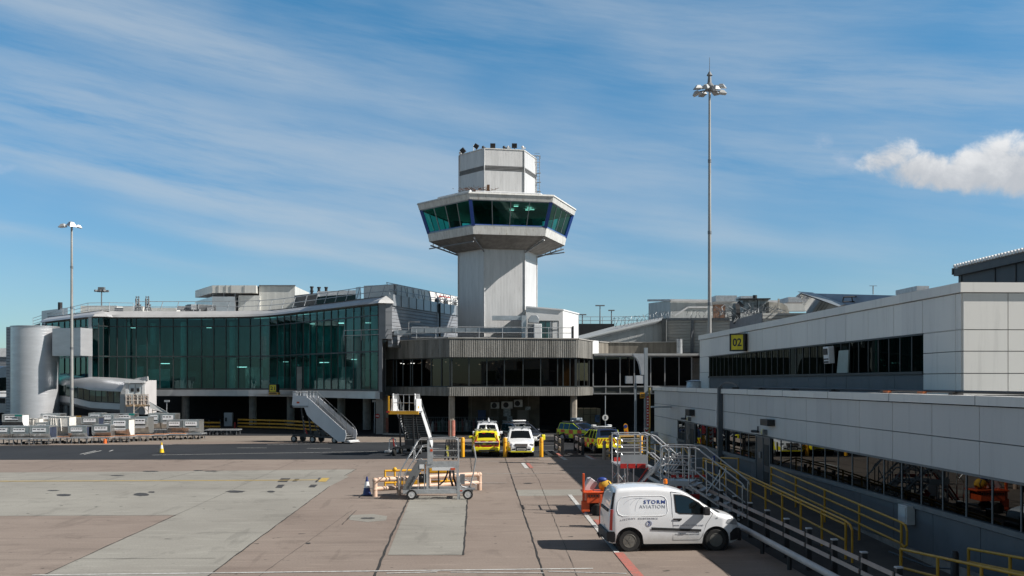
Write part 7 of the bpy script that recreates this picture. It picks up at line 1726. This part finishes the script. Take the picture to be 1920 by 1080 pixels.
# white trolley frame by the tall steps
tr_ = thing('tow_bar_stand', 'small white tubular hand trolley on the road left of the tall boarding steps', 'trolley', G(735, 850)); p = G(736, 850)
m = MB()
for dx in (-.25, .25): m.tube(p + Vector((dx, 0, .12)), p + Vector((dx*.8, .1, .95)), .03, 6)
m.tube(p + Vector((-.2, .1, .95)), p + Vector((.2, .1, .95)), .03, 6); m.build('frame', M_white, tr_)
m = MB(); m.cbox(p + Vector((-.05, -.1, .14)), (.95, .5, .12)); m.build('deck', M_white, tr_, bevel=.03); m = MB(); m.cbox(p + Vector((0, .1, 1.0)), (.2, .15, .12)); m.build('top_box', M_galv, tr_)
for dx in (-.4, .35): m = MB(); q = p + Vector((dx, -.1, .07)); m.tube(q - Vector((0, .04, 0)), q + Vector((0, .04, 0)), .07, 10); m.build('wheel', M_rub, tr_)

# ================================================================== small aluminium work stand on wheels
ws = thing('work_stand', 'small aluminium work stand with railings, steps and four wheels on the apron', 'work stand', (0, 0, 0), 'aluminium access platforms')
O = G(771, 937); s = 1.0
# local: x right, y away; origin at the front left wheel contact; px/m = 45.5
m = MB(); m.box(-.35, 2.35, .0, .12, .24, .42); m.box(-.35, 2.35, 1.15, 1.27, .24, .42); m.box(-.35, -.25, .12, 1.15, .26, .40); m.box(1.9, 2.0, .12, 1.15, .26, .40); m.box(2.35, 3.0, .4, .9, .34, .40) if False else None
m.build('base_frame', pm('stand_alu', (.50, .51, .52), .42, .55, .14, 5, dirt=.25), ws, bevel=.01)
m = MB(); m.box(2.2, 2.62, .03, .09, .40, .48); m.build('hitch', M_galv, ws)
for x in (.02, 2.33):
    for y in (-.06, 1.33): wheel(ws, x, y, .21, .12, pm('white_rim', (.62, .62, .62), .45))
DZ = 1.42
m = MB(); m.box(.62, 1.95, .05, 1.22, DZ, DZ + .06); m.box(.62, 1.95, .02, .05, DZ - .12, DZ + .16); m.build('deck', pm('stand_alu', (.36, .37, .38)), ws)
m = MB(); m.box(.85, 1.75, .0, .018, DZ - .22, DZ - .10); m.build('white_strip', M_white, ws); m = MB(); m.box(1.62, 1.8, -.012, -.001, DZ - .20, DZ - .12); m.box(.02, .14, -.012, -.001, .28, .36); m.box(.78, .88, -.02, -.001, 1.98, 2.08); m.box(2.0, 2.1, -.012, -.001, .34, .38); m.each('orange_reflector', M_org, ws)
m = MB()
for x in (.66, 1.90):
    for y in (.06, 1.2): m.bar((x, y, .3), (x, y, DZ), .09, .09, (0, 1, 0))
m.bar((.78, .04, DZ + .05), (.78, .04, 2.15), .22, .10, (0, 1, 0)); m.bar((.55, .06, .35), (.55, .06, 1.5), .05, .05, (0, 1, 0)); m.bar((1.95, .02, .0), (1.95, .02, .95), .12, .06, (0, 1, 0)); m.each('leg', pm('stand_alu', (.36, .37, .38)), ws)
m = MB()
for y in (.06, 1.2):
    m.path([(.68, y, DZ), (.68, y, 2.42), (.74, y, 2.48), (1.82, y, 2.50), (1.92, y, 2.42), (1.94, y, DZ)], .025, 8)
    for z in (DZ + .32, DZ + .60): m.tube((.70, y, z), (1.94, y, z), .022, 6)
m.tube((.70, .06, 2.46), (.70, 1.2, 2.46), .022, 6)
for z in (DZ + .35, 2.48): m.tube((1.9, .06, z), (1.9, 1.2, z), .022, 6)
m.build('guard_rail', M_alu, ws)
m = MB()
for y in (.02, 1.12):
    m.path([(-.52, y, .95), (-.50, y, 1.08), (.25, y, 2.40), (.35, y, 2.47), (.66, y, 2.47)], .022, 6); m.path([(-.30, y, .95), (-.28, y, 1.05), (.42, y, 2.15), (.64, y, 2.2)], .018, 6)
    m.tube((-.52, y, .95), (-.50, y, .42), .022, 6); m.tube((-.30, y, .95), (-.30, y, .42), .018, 6); m.tube((.1, y, 1.55), (.1, y, 2.12), .018, 6); m.tube((.28, y, .42), (.28, y, 1.3), .018, 6)
m.build('stair_handrail', M_alu, ws)
m = MB()
for y in (.0, 1.12): m.prism([(-.38, y, .40), (-.05, y, .40), (.62, y, 1.55), (.30, y, 1.55), (.10, y, 1.40)], (0, .05, 0))
m.each('stringer', pm('stringer_grey', (.20, .205, .21), .5, .4), ws)
m = MB()
for k in range(6): x = -.22 + k*.115; z = .55 + k*.17; m.box(x - .02, x + .22, .05, 1.12, z, z + .03)
m.each('tread', M_alu, ws)
m = MB(); m.box(.34, .52, -.015, -.001, 1.28, 1.45); m.build('notice', M_white, ws)
m = MB()
for k in range(4): x = -.12 + k*.075; z = .50 + k*.13; m.bar((x, -.008, z), (x + .07, -.008, z + .10), .01, .03, (0, 1, 0)); m.bar((x + .05, -.008, z - .02), (x - .01, -.008, z + .09), .01, .025, (0, 1, 0))
m.build('stringer_lettering', M_black, ws)
m = MB()
m.bar((.3, .3, .85), (.62, .3, .85), .3, .35); m.sphere((.42, .12, .9), .1); m.tube((1.12, .12, .35), (1.12, .12, DZ), .03, 8)
m.path([(1.45, .2, DZ), (1.5, .25, 1.1), (1.35, .2, .75), (1.15, .2, .58)], .035, 6); m.path([(1.6, .5, DZ), (1.58, .5, .9), (1.7, .5, .5)], .05, 6); m.path([(1.7, .5, DZ), (1.75, .5, .8), (1.85, .5, .5)], .045, 6); m.build('hoses', M_black, ws)
m = MB(); rnd = random.Random(31)
for k in range(7): x = 1.42 + .07*k; m.path([(x, 1.15, 2.45), (x + rnd.uniform(-.04, .04), 1.1, 2.0), (x + rnd.uniform(-.08, .08), 1.1, 1.55)], .028, 6)
m.build('coiled_hose', M_black, ws); m = MB(); m.box(1.42, 1.50, 1.03, 1.08, 1.85, 2.15); m.box(1.46, 1.52, 1.02, 1.06, 1.7, 1.85); m.build('hose_tag', pm('dull_yellow', (.55, .5, .12), .6), ws)
m = MB(); m.path([(2.42, .35, .5), (2.55, .34, 1.0), (2.66, .3, 1.65), (2.62, .28, 1.95)], .03, 8); m.path([(2.62, .28, 1.95), (2.56, .28, 2.2), (2.62, .28, 2.25)], .028, 6); m.build('tow_handle', M_galv, ws)
m = MB(); m.box(2.0, 2.2, .2, .6, .6, 1.0); m.path([(1.5, .15, DZ - .1), (1.75, .15, 1.05), (2.2, .3, .8), (2.7, .5, .55)], .02, 5); m.path([(1.95, .1, .75), (2.05, .1, .55), (2.3, .2, .45)], .03, 5); m.build('pump_box', M_dgal, ws)
ws.location = O
# pipe barrier behind the stand
pb = thing('pipe_barrier', 'faded orange and white twin pipe barrier behind the small work stand', 'barrier', G(785, 928))
M_pk = pm('faded_orange_pipe', (.66, .47, .36), .5, 0, .12, 2.2, dirt=.5, dirtcol=(.62, .28, .06)); a, b = G(703, 931), G(899, 919)
m = MB(); u = lambda f, z: a.lerp(b, f) + Vector((0, 0, z))
m.path([u(.0, 0), u(0, .62), u(.03, .70), u(.97, .72), u(1, .64), u(1, 0)], .105, 14); m.tube(u(0, .32), u(1, .34), .095, 14)
for f in (.22, .5, .78): m.tube(u(f, 0), u(f, .68), .10, 12)
for f, z in ((0, .70), (1, .72), (0, .32), (1, .34)): m.sphere(u(f, z - .02), .115)
m.build('pipes', M_pk, pb, 50)
yb_ = thing('yellow_pump_unit', 'bright yellow framed pump unit standing behind the pipe barrier', 'pump unit', G(775, 917)); p = G(722, 917); q = G(850, 913)
m = MB(); w_ = lambda f, z: p.lerp(q, f) + Vector((0, 0, z))
for z in (.28, .52, .82): m.tube(w_(0, z), w_(1, z), .05, 8)
for f in (0, .14, .3, .5, .58, .9, 1): m.tube(w_(f, 0), w_(f, .85 if f < .5 else 1.15), .045, 8)
m.sphere(w_(.14, .88), .1); m.tube(w_(.55, 1.12), w_(1, 1.12), .05, 8); m.build('frame', M_yel, yb_, 50)
m = MB(); c = w_(.78, .9); m.cbox(c, (1.1, .6, .45)); m.cbox(w_(.72, 1.1), (.5, .4, .2)); m.cbox(w_(.4, .3), (1.3, .5, .25)); m.build('body', M_yel, yb_, bevel=.05)
m = MB(); m.path([w_(.45, 1.25), w_(.52, 1.35), w_(.58, 1.2)], .03, 5); m.sphere(w_(.5, 1.18), .12); m.cbox(w_(.35, .5), (.25, .2, .5)); m.build('valve', M_dgal, yb_, 50)

# ================================================================== silver platforms with red and white chevrons
def plat(root_label, DZ, L, Wd, run, low, RH=1.05, red=True):
    """local: deck x 0..L, y 0..Wd, z = DZ; steps go down towards +x; rails"""
    r = thing('access_platform', root_label, 'access platform', (0, 0, 0), 'silver access platforms')
    m = MB(); m.box(0, L, 0, Wd, DZ - .05, DZ); m.build('deck', pm('stand_alu', (.36, .37, .38)), r)
    m = MB(); m.box(.12, L - .02, -.03, -.005, DZ - .02, DZ + .36) if red else m.box(0, L, -.03, -.005, DZ - .12, DZ + .06); m.build('toe_board', pm('toe_grey', (.34, .36, .38), .5, .3), r)
    if red:
        m = MB()
        for x0, x1 in ((.12, .36), (.42, .68), (.74, 1.06)): m.box(x0, x1, -.05, -.032, DZ - .14, DZ + .03)
        for x0, x1 in ((.1, .5), (.75, 1.0)): m.box(x0, x1, Wd, Wd + .03, DZ, DZ + .15)
        m.each('red_panel', M_red, r)
    m = MB()
    for y in (.02, Wd - .02):
        for x in (.02, L*.98): m.tube((x, y, DZ - .05), (x, y, DZ + RH - .06), .026, 8)
        m.path([(.02, y, DZ + RH - .1), (.08, y, DZ + RH), (L - .1, y, DZ + RH), (L, y, DZ + RH - .05)], .026, 8)
        for z in (.34, .62, .86): m.path([(.15, y, DZ + z + .06), (.2, y, DZ + z), (L - .02, y, DZ + z)], .022, 6)
        m.tube((L*.78, y, DZ + .2), (L*.78, y, DZ + RH), .02, 6)
    for z in (RH, .55): m.tube((.02, .02, DZ + z), (.02, Wd - .02, DZ + z), .026, 8)
    m.build('guard_rail', M_alu, r)
    m = MB()
    for y in (.03, Wd - .03):
        for x in (.05, .3, L*.55): m.tube((x, y, .12), (x, y, DZ), .028, 6)
        m.tube((.05, y, .5), (L*.5, y, .5), .022, 6); m.tube((.05, y, 1.0), (L*.5, y, 1.0), .022, 6)
        m.tube((.05, y, 1.4), (.3, y, 1.1), .02, 5); m.tube((.3, y, 1.4), (.05, y, 1.1), .02, 5)
    m.build('support_tubes', M_alu, r)
    if red:
        m = MB(); m.bar((.25, -.02, .4), (1.15, -.02, DZ - .12), .04, .10, (0, 1, 0)); m.bar((.50, -.03, .4), (1.40, -.03, DZ - .12), .04, .10, (0, 1, 0)); m.each('red_brace', M_red, r)
        m = MB(); m.bar((.38, -.02, .4), (1.28, -.02, DZ - .12), .05, .12, (0, 1, 0)); m.bar((1.3, -.02, DZ - .1), (2.6, -.02, .4), .05, .14, (0, 1, 0)); m.bar((1.35, Wd, DZ - .1), (2.6, Wd, .4), .05, .14, (0, 1, 0)); m.each('grey_brace', M_galv, r)
        m = MB(); m.box(1.05, 1.45, -.06, -.03, .5, 1.05); m.build('white_plate', M_white, r)
    x1 = L + run
    m = MB()
    for y in (.02, Wd - .02):
        m.path([(L, y, DZ + RH - .02), (L + .15, y, DZ + RH), (L + .32, y, DZ + RH - .06), (x1 + .1, y, low + RH - .05), (x1 + .18, y, low + RH - .2)], .028, 8)
        m.path([(L, y, DZ + .42), (L + .2, y, DZ + .42), (x1, y, low + .42)], .026, 8)
        m.tube((x1 + .1, y, low + RH - .1), (x1 + .1, y, .1), .024, 6)
        for f in (.35, .62): xx = L + run*f; zz = DZ + (low - DZ)*f; m.tube((xx, y, zz - .1), (xx - .02, y, zz + RH - .02), .022, 6)
        m.tube((L + run*.35, y, DZ + (low-DZ)*.35 + .1), (L + run*.62, y, DZ + (low-DZ)*.62 + RH - .1), .02, 6)
        m.bar((L, y, DZ - .08), (x1, y, low - .05), .05, .16, (0, 1, 0))
    m.build('stair_rail', M_alu, r)
    m = MB(); n = max(3, int(run / .24))
    for k in range(n): f = (k + .5)/n; xx = L + run*f; zz = DZ + (low - DZ)*f; m.box(xx - .11, xx + .11, .03, Wd - .03, zz - .03, zz)
    m.each('tread', M_galv, r)
    m = MB(); m.box(0, L + run*.9, 0, .08, .18, .28); m.box(0, L + run*.9, Wd - .08, Wd, .18, .28); m.each('base_frame', M_galv, r)
    for x in (.1, L + run*.8):
        for y in (-.05, Wd + .05): wheel(r, x, y, .16, .1, M_dgal)
    return r
p1 = plat('taller silver access platform with red and grey chevrons behind the van', 1.78, 1.15, 1.5, 1.6, .55, 1.1)
q = GX(1157, 37.0); p1.location = (q.x, q.y, 0)
p2 = plat('lower silver access platform with long steps running down towards the fence', 1.28, 1.05, 1.3, 1.75, .1, 1.25, red=False)
q = GX(1235, 35.6); p2.location = (q.x + .05, q.y, 0); p2.rotation_euler = (0, 0, R(-24))
m = MB(); c = GX(1248, 36.6)
for k in range(7): m.path([Vector((c.x - .9 + .13*k, c.y + .2, 1.1 + .1*k)), Vector((c.x - .2 + .13*k, c.y + .2, 1.95 + .05*k)), Vector((c.x - .1 + .13*k, c.y + .2, 1.95)), Vector((c.x - .25 + .1*k, c.y + .2, 1.55))], .024, 6)
fg = thing('folded_guard_frames', 'bundle of folded silver tube frames between the two access platforms', 'guard frames', c); m.build('tube_frame', M_alu, fg)
m = MB(); 
for k in range(5): m.box(c.x + .1 + k*.28, c.x + .28 + k*.28, c.y - .55, c.y - .52, 1.38 - .0*k, 1.48)
m.box(c.x + .2, c.x + 1.1, c.y - .7, c.y - .66, .62, .80); m.bar((c.x + .1, c.y - .5, .7), (c.x + .5, c.y - .5, 1.15), .05, .12); m.each('marker_strip', M_red, fg)

# ================================================================== orange cart behind the van
oc = thing('orange_ground_cart', 'orange two-wheeled ground cart with a yellow bag and grey cover behind the van', 'cart', G(1117, 966)); O = G(1117, 966)
U = lambda x, y, z: (O.x + x, O.y + y, z)
m = MB(); m.box(O.x - .32, O.x + .62, O.y + .1, O.y + .95, .42, .78); m.box(O.x - .45, O.x + .8, O.y + .05, O.y + 1.0, .78, .84); m.build('body', M_org, oc, bevel=.02)
m = MB()
for k in range(9): x = O.x - .26 + k*.1; m.box(x, x + .05, O.y + .08, O.y + .098, .66, .72)
m.build('body_slots', M_black, oc)
m = MB(); m.box(O.x - .46, O.x - .38, O.y + .2, O.y + .3, .05, 1.5); m.box(O.x - .50, O.x - .2, O.y + .18, O.y + .3, .1, .5); m.bar(U(-.42, .25, .8), U(-.1, .25, .86), .08, .08); m.build('upright', M_org, oc, bevel=.015)
wheel(oc, O.x + .02 , 0, .21, .12, pm('white_rim', (.62, .62, .62))) if False else None
def wheel_at(root, x, y, r, wd, rim):
    M = Matrix.Translation((x, y, r)) @ Matrix.Rotation(math.pi/2, 4, 'X'); m = MB(); m.lathe([(r*.6, 0), (r*.92, 0), (r, .02), (r, wd - .02), (r*.9, wd)], (0, 0, -wd/2), 24, M); wh = m.build('wheel', M_rub, root, 40)
    m = MB(); m.lathe([(r*.58, .0), (r*.5, -.0), (r*.2, .02), (.001, .03)], (x, y, 0), 20) if False else None
    m.lathe([(r*.6, wd*.5 + .0), (r*.55, wd*.5 + .012), (r*.45, wd*.5 - .02), (r*.18, wd*.5 - .02), (r*.16, wd*.5 + .02), (.001, wd*.5 + .02)], (0, 0, 0), 20, M); m.build('rim', rim, wh, 40)
for yy in (.05, .95): wheel_at(oc, O.x + .05, O.y + yy, .23, .13, pm('white_rim', (.62, .62, .62)))
m = MB(); m.prism([U(-.38, .5, .84), U(-.02, .5, .84), U(.15, .5, 1.12), U(-.10, .5, 1.30), U(-.22, .5, 1.27)], (0, .5, 0)); m.build('grey_cover', pm('cover_grey', (.58, .54, .56), .5), oc, bevel=.02)
m = MB(); m.prism([U(-.42, .48, .9), U(-.36, .48, .9), U(-.10, .48, 1.31), U(-.16, .48, 1.31)], (0, .04, 0)); m.build('cover_edge', M_galv, oc)
m = MB(); m.sphere(U(.42, .5, 1.02), .2, 1.25, .8, 1.1); m.build('yellow_bag', pm('bag_yellow', (.62, .36, .03), .7, 0, .3, 6, bump=.5), oc, 60)
m = MB(); m.sphere(U(.30, .5, 1.24), .14, 1.3, .8, .7); m.build('blue_lid', M_blue, oc, 60); m = MB(); m.path([U(.5, .28, 1.2), U(.58, .26, 1.05), U(.5, .3, .9), U(.62, .3, .86)], .025, 6); m.build('strap', M_black, oc)
ot = thing('orange_tow_frame', 'orange upright tow frame standing just behind the van tail', 'tow frame', G(1128, 988)); O = G(1127, 990)
m = MB(); m.box(O.x - .04, O.x + .04, O.y, O.y + .1, .02, 1.10); m.box(O.x - .06, O.x + .10, O.y - .02, O.y + .1, .05, .38); m.bar(U(.02, .05, .62), U(.5, .05, .62), .06, .06); m.bar(U(.02, .05, .34), U(.5, .05, .34), .06, .08); m.bar(U(.02, .05, .16), U(.5, .05, .16), .05, .05); m.box(O.x + .12, O.x + .2, O.y, O.y + .08, .1, .62); m.build('frame', M_org, ot, bevel=.01)
m = MB(); m.box(O.x + .1, O.x + .5, O.y + .12, O.y + .4, .5, .95); m.build('grey_block', M_dgal, ot, bevel=.04)

# ================================================================== baggage containers and dollies
M_uld = pm('container_aluminium', (.62, .62, .61), .28, .92, .22, 2.5, dirt=.25, dirtcol=(.22, .21, .19)); M_uldd = pm('container_dull', (.42, .42, .41), .36, .85, .25, 2, dirt=.35)
M_cloth = pm('container_cloth', (.72, .69, .64), .7, 0, .1, 3, bump=.8); M_frame = pm('container_edge', (.62, .62, .61), .3, .8, .1)
M_stk = pm('sticker_white', (.88, .88, .90), .45); M_bside = pm('curtain_blue', (.03, .04, .07), .6, 0, .3, 3)
def uld(x0, x1, y0, y1, d, label, style='panel', side=None, low=.42, depth=1.45):
    a, b = GX(x0, d), GX(x1, d); zt, z0 = Zat(y0, d), Zat(y1, d); h = zt - z0; w = b.x - a.x
    r = thing('baggage_container', label, 'baggage container', (a.x, a.y, z0), 'baggage containers parked on dollies')
    X0, X1, Y = a.x + .02, b.x - .02, a.y; zk = z0 + h * low; cut = .38 * h * .7
    prof = [(Y + cut, z0), (Y, zk), (Y, zt), (Y + depth, zt), (Y + depth, z0)]
    m = MB(); m.prism([(X0, y, z) for y, z in prof], (X1 - X0, 0, 0)); m.build('shell', M_cloth if style == 'cloth' else (M_uldd if style == 'dull' else M_uld), r, bevel=.015)
    m = MB(); e_ = .03
    for X in (X0, X1):
        for (p, q) in zip(prof, prof[1:] + prof[:1]): m.bar((X, p[0], p[1]), (X, q[0], q[1]), .05, .05, (1, 0, 0))
    for y, z in prof: m.bar((X0, y, z), (X1, y, z), .05, .05)
    m.build('edge_frame', M_frame, r)
    rnd = random.Random(int(x0*7 + y0))
    if style != 'cloth':
        m = MB(); sz = zt - .12; sh = min(.46, (zt - zk) * .55); m.box(X0 + w*.12, X0 + w*rnd.uniform(.72, .86), Y - .012, Y - .003, sz - sh, sz)
        if zt - zk > .75: m.box(X0 + w*.12, X0 + w*.8, Y - .012, Y - .003, sz - sh - .34, sz - sh - .16)
        pl = m.build('sticker', M_stk, r); m = MB(); n = rnd.randint(3, 5)
        for k in range(n): xx = X0 + w*(.16 + .6*k/n); m.box(xx, xx + w*.6/n*.75, Y - .016, Y - .0125, sz - sh*.45, sz - sh*.25)
        m.box(X0 + w*.14, X0 + w*.78, Y - .01, Y - .003, sz - sh - .13, sz - sh - .04); m.build('sticker_text', M_black, pl)
    else:
        m = MB()
        for k in range(6): xx = X0 + w*rnd.uniform(.1, .9); m.tube((xx, Y - .02, zt - .1), (xx + rnd.uniform(-.15, .15), Y - .03, z0 + .2), .035, 5)
        m.build('cloth_fold', M_cloth, r, 60)
    if side:
        m = MB(); m.prism([(X1 + .003, y, z) for y, z in ((Y + cut + .1, z0 + .05), (Y + .08, zk), (Y + .08, zt - .08), (Y + depth - .1, zt - .08), (Y + depth - .1, z0 + .05))], (.012, 0, 0)); m.build('side_curtain', side, r)
    return r
ulds = [
 (-14, 18, 800, 822, 77, 'leftmost front-row baggage container cut by the left edge', 'panel', None),
 (19.5, 54, 800, 822, 77, 'crumpled shiny baggage container second from the left edge in the front row', 'panel', None),
 (55.5, 92, 799.5, 822, 77, 'front-row baggage container with a dark blue side curtain, third from the left', 'panel', M_bside),
 (91, 129, 782, 812.5, 80, 'tall baggage container wrapped in creased white cloth beside the mast', 'cloth', M_cloth),
 (128, 162, 799, 821, 78.5, 'front-row baggage container with blue side right of the cloth-wrapped one', 'panel', M_bside),
 (172, 207, 797, 819.5, 79, 'front-row baggage container with a large lettered sticker and dark base', 'dull', None),
 (208, 241, 786, 817.5, 80, 'tall front baggage container with white stickers left of centre of its row', 'panel', M_cloth),
 (249, 277.5, 782.5, 812.5, 83, 'tall baggage container with pale open side beside the bridge stairs', 'panel', M_frame),
 (278.5, 299, 775.5, 804, 88, 'left one of the two tall containers in front of the bridge stairs', 'panel', None),
 (301, 328, 776, 804, 88, 'right one of the two tall containers in front of the bridge stairs', 'panel', M_uldd),
 (312.5, 341.5, 788, 811, 84, 'dark low baggage container with framed sticker, second from the right end', 'dull', None),
 (343, 373, 788, 811, 84, 'bright baggage container at the right end of the row', 'panel', M_frame),
 (4, 41, 777.5, 800, 92, 'weathered baggage container with a round hole and green labels at the left', 'dull', M_stk),
 (45, 59, 785.5, 803, 94, 'small white container end left of the mast', 'cloth', None),
 (60, 73, 785, 803, 94, 'second small white container end left of the mast', 'cloth', None),
 (76, 112, 776, 800, 95, 'back-row baggage container directly left of the mast foot', 'panel', None),
 (66, 90, 793, 806, 88, 'low silver container behind the front row, left of the cloth-wrapped one', 'panel', None),
 (133, 142, 783.5, 800, 93, 'narrow rusty container end right of the mast foot', 'dull', None),
 (152, 184, 782.5, 803, 90, 'dull back-row container with a dark blue right edge', 'dull', M_bside),
 (166, 190, 775, 800, 96, 'back-row container left of the narrow gap under the air bridge', 'panel', None),
 (191, 213, 776.5, 800, 96, 'back-row container right of the narrow gap under the air bridge', 'panel', None),
 (216, 250, 776, 800, 98, 'back-row container with teal corner label below the bridge door', 'panel', None),
 (194, 207, 791, 808, 86, 'narrow container glimpsed between two tall front-row containers', 'panel', None)]
for u_ in ulds: uld(*u_)
m = MB(); q = W(34, 778.5, 92); m.box(q.x - .3, q.x + .35, q.y - .03, q.y - .01, q.z - .12, q.z + .05); q = W(246.5, 777, 97.8); m.box(q.x - .25, q.x + .25, q.y - .03, q.y + .1, q.z - .1, q.z + .1); 
tag(m.build('teal_label', pm('teal_label', (.01, .20, .18), .5)), 'small teal labels on the back-row containers', 'label')
def dolly(x0, x1, yg, label, deck=True, colr=None):
    d = CH * FPX / (yg - HY); a, b = GX(x0, d), GX(x1, d); r = thing('baggage_dolly', label, 'dolly', (a.x, a.y, 0), 'low flat baggage dollies'); Y = a.y; dp = 1.5; zt = .47
    m = MB()
    for y in (Y, Y + dp): m.bar((a.x, y, zt), (b.x, y, zt), .07, .09)
    for k in range(5): x = a.x + (b.x - a.x)*k/4; m.bar((x, Y, zt - .01), (x, Y + dp, zt - .01), .06, .06)
    m.bar((a.x, Y, zt - .02), (b.x, Y + dp, zt - .02), .05, .05); m.bar((a.x - .7, Y + dp/2, .3), (a.x, Y + dp/2, zt - .05), .05, .05); m.build('frame', M_galv, r)
    m = MB(); n = 11
    for k in range(n): x = a.x + .1 + (b.x - a.x - .2)*k/(n-1); m.tube((x, Y + .1, zt + .03), (x, Y + dp - .1, zt + .03), .03, 6)
    m.build('roller_bed', colr or M_alu, r)
    m = MB()
    for x in (a.x + .15, (a.x+b.x)/2, b.x - .15):
        for y in (Y + .05, Y + dp - .05): m.bar((x, y, .0), (x, y, zt), .06, .06, (0, 1, 0))
    m.each('leg', M_dgal, r)
    for x in (a.x + .35, b.x - .35):
        for y in (Y + .15, Y + dp - .15):
            m = MB(); m.tube((x, y - .04, .10), (x, y + .04, .10), .10, 12); m.build('wheel', M_rub, r, 40)
M_rst = pm('rusty_rollers', (.35, .16, .08), .7, .1, .5, 6)
dls = [(-40, 19, 834.5, 'dolly under the container at the left edge'), (21, 57, 834.5, 'dolly under the crumpled container'), (59, 94, 834, 'dolly under the blue-curtained container near the left edge'), (96, 128, 832, 'empty rusty-roller dolly between blue-sided containers', M_rst), (130, 166, 832.5, 'dolly under the container right of the cloth-wrapped one'),
 (168, 206, 831.5, 'dolly with orange-grey rollers under the large sticker container', M_rst), (208, 244, 830, 'dolly under the tall stickered container', M_rst), (246, 280, 828, 'dolly with striped rusty rollers under the pale-sided tall container', M_rst), (282, 308, 826.5, 'empty dolly with striped rusty rollers in front of the twin tall containers', M_rst), (310, 346, 825, 'dolly under the dark low container', M_rst), (348, 378, 824, 'dolly at the right end of the container row'),
 (384, 402, 816, 'empty dolly in the shade right of the container row'), (404, 446, 816, 'longer empty dolly in the shade beside the pale cabinet'), (280, 332, 817, 'dolly under the twin tall containers'), (140, 186, 815, 'dolly under the dull back-row container'), (0, 44, 814, 'dolly under the weathered back-row container'), (74, 114, 812, 'dolly left of the mast foot'), (190, 256, 811, 'long dolly below the bridge door')]
for q in dls: dolly(q[0], q[1], q[2], q[3], colr=q[4] if len(q) > 4 else None)
m = MB(); q = G(197, 831.5); m.lathe([(.14, 0), (.12, .35), (.02, .36)], q, 10); tag(m.build('orange_marker', pm('marker_orange', (.7, .15, .03), .5)), 'tiny orange marker among the dolly legs', 'marker')
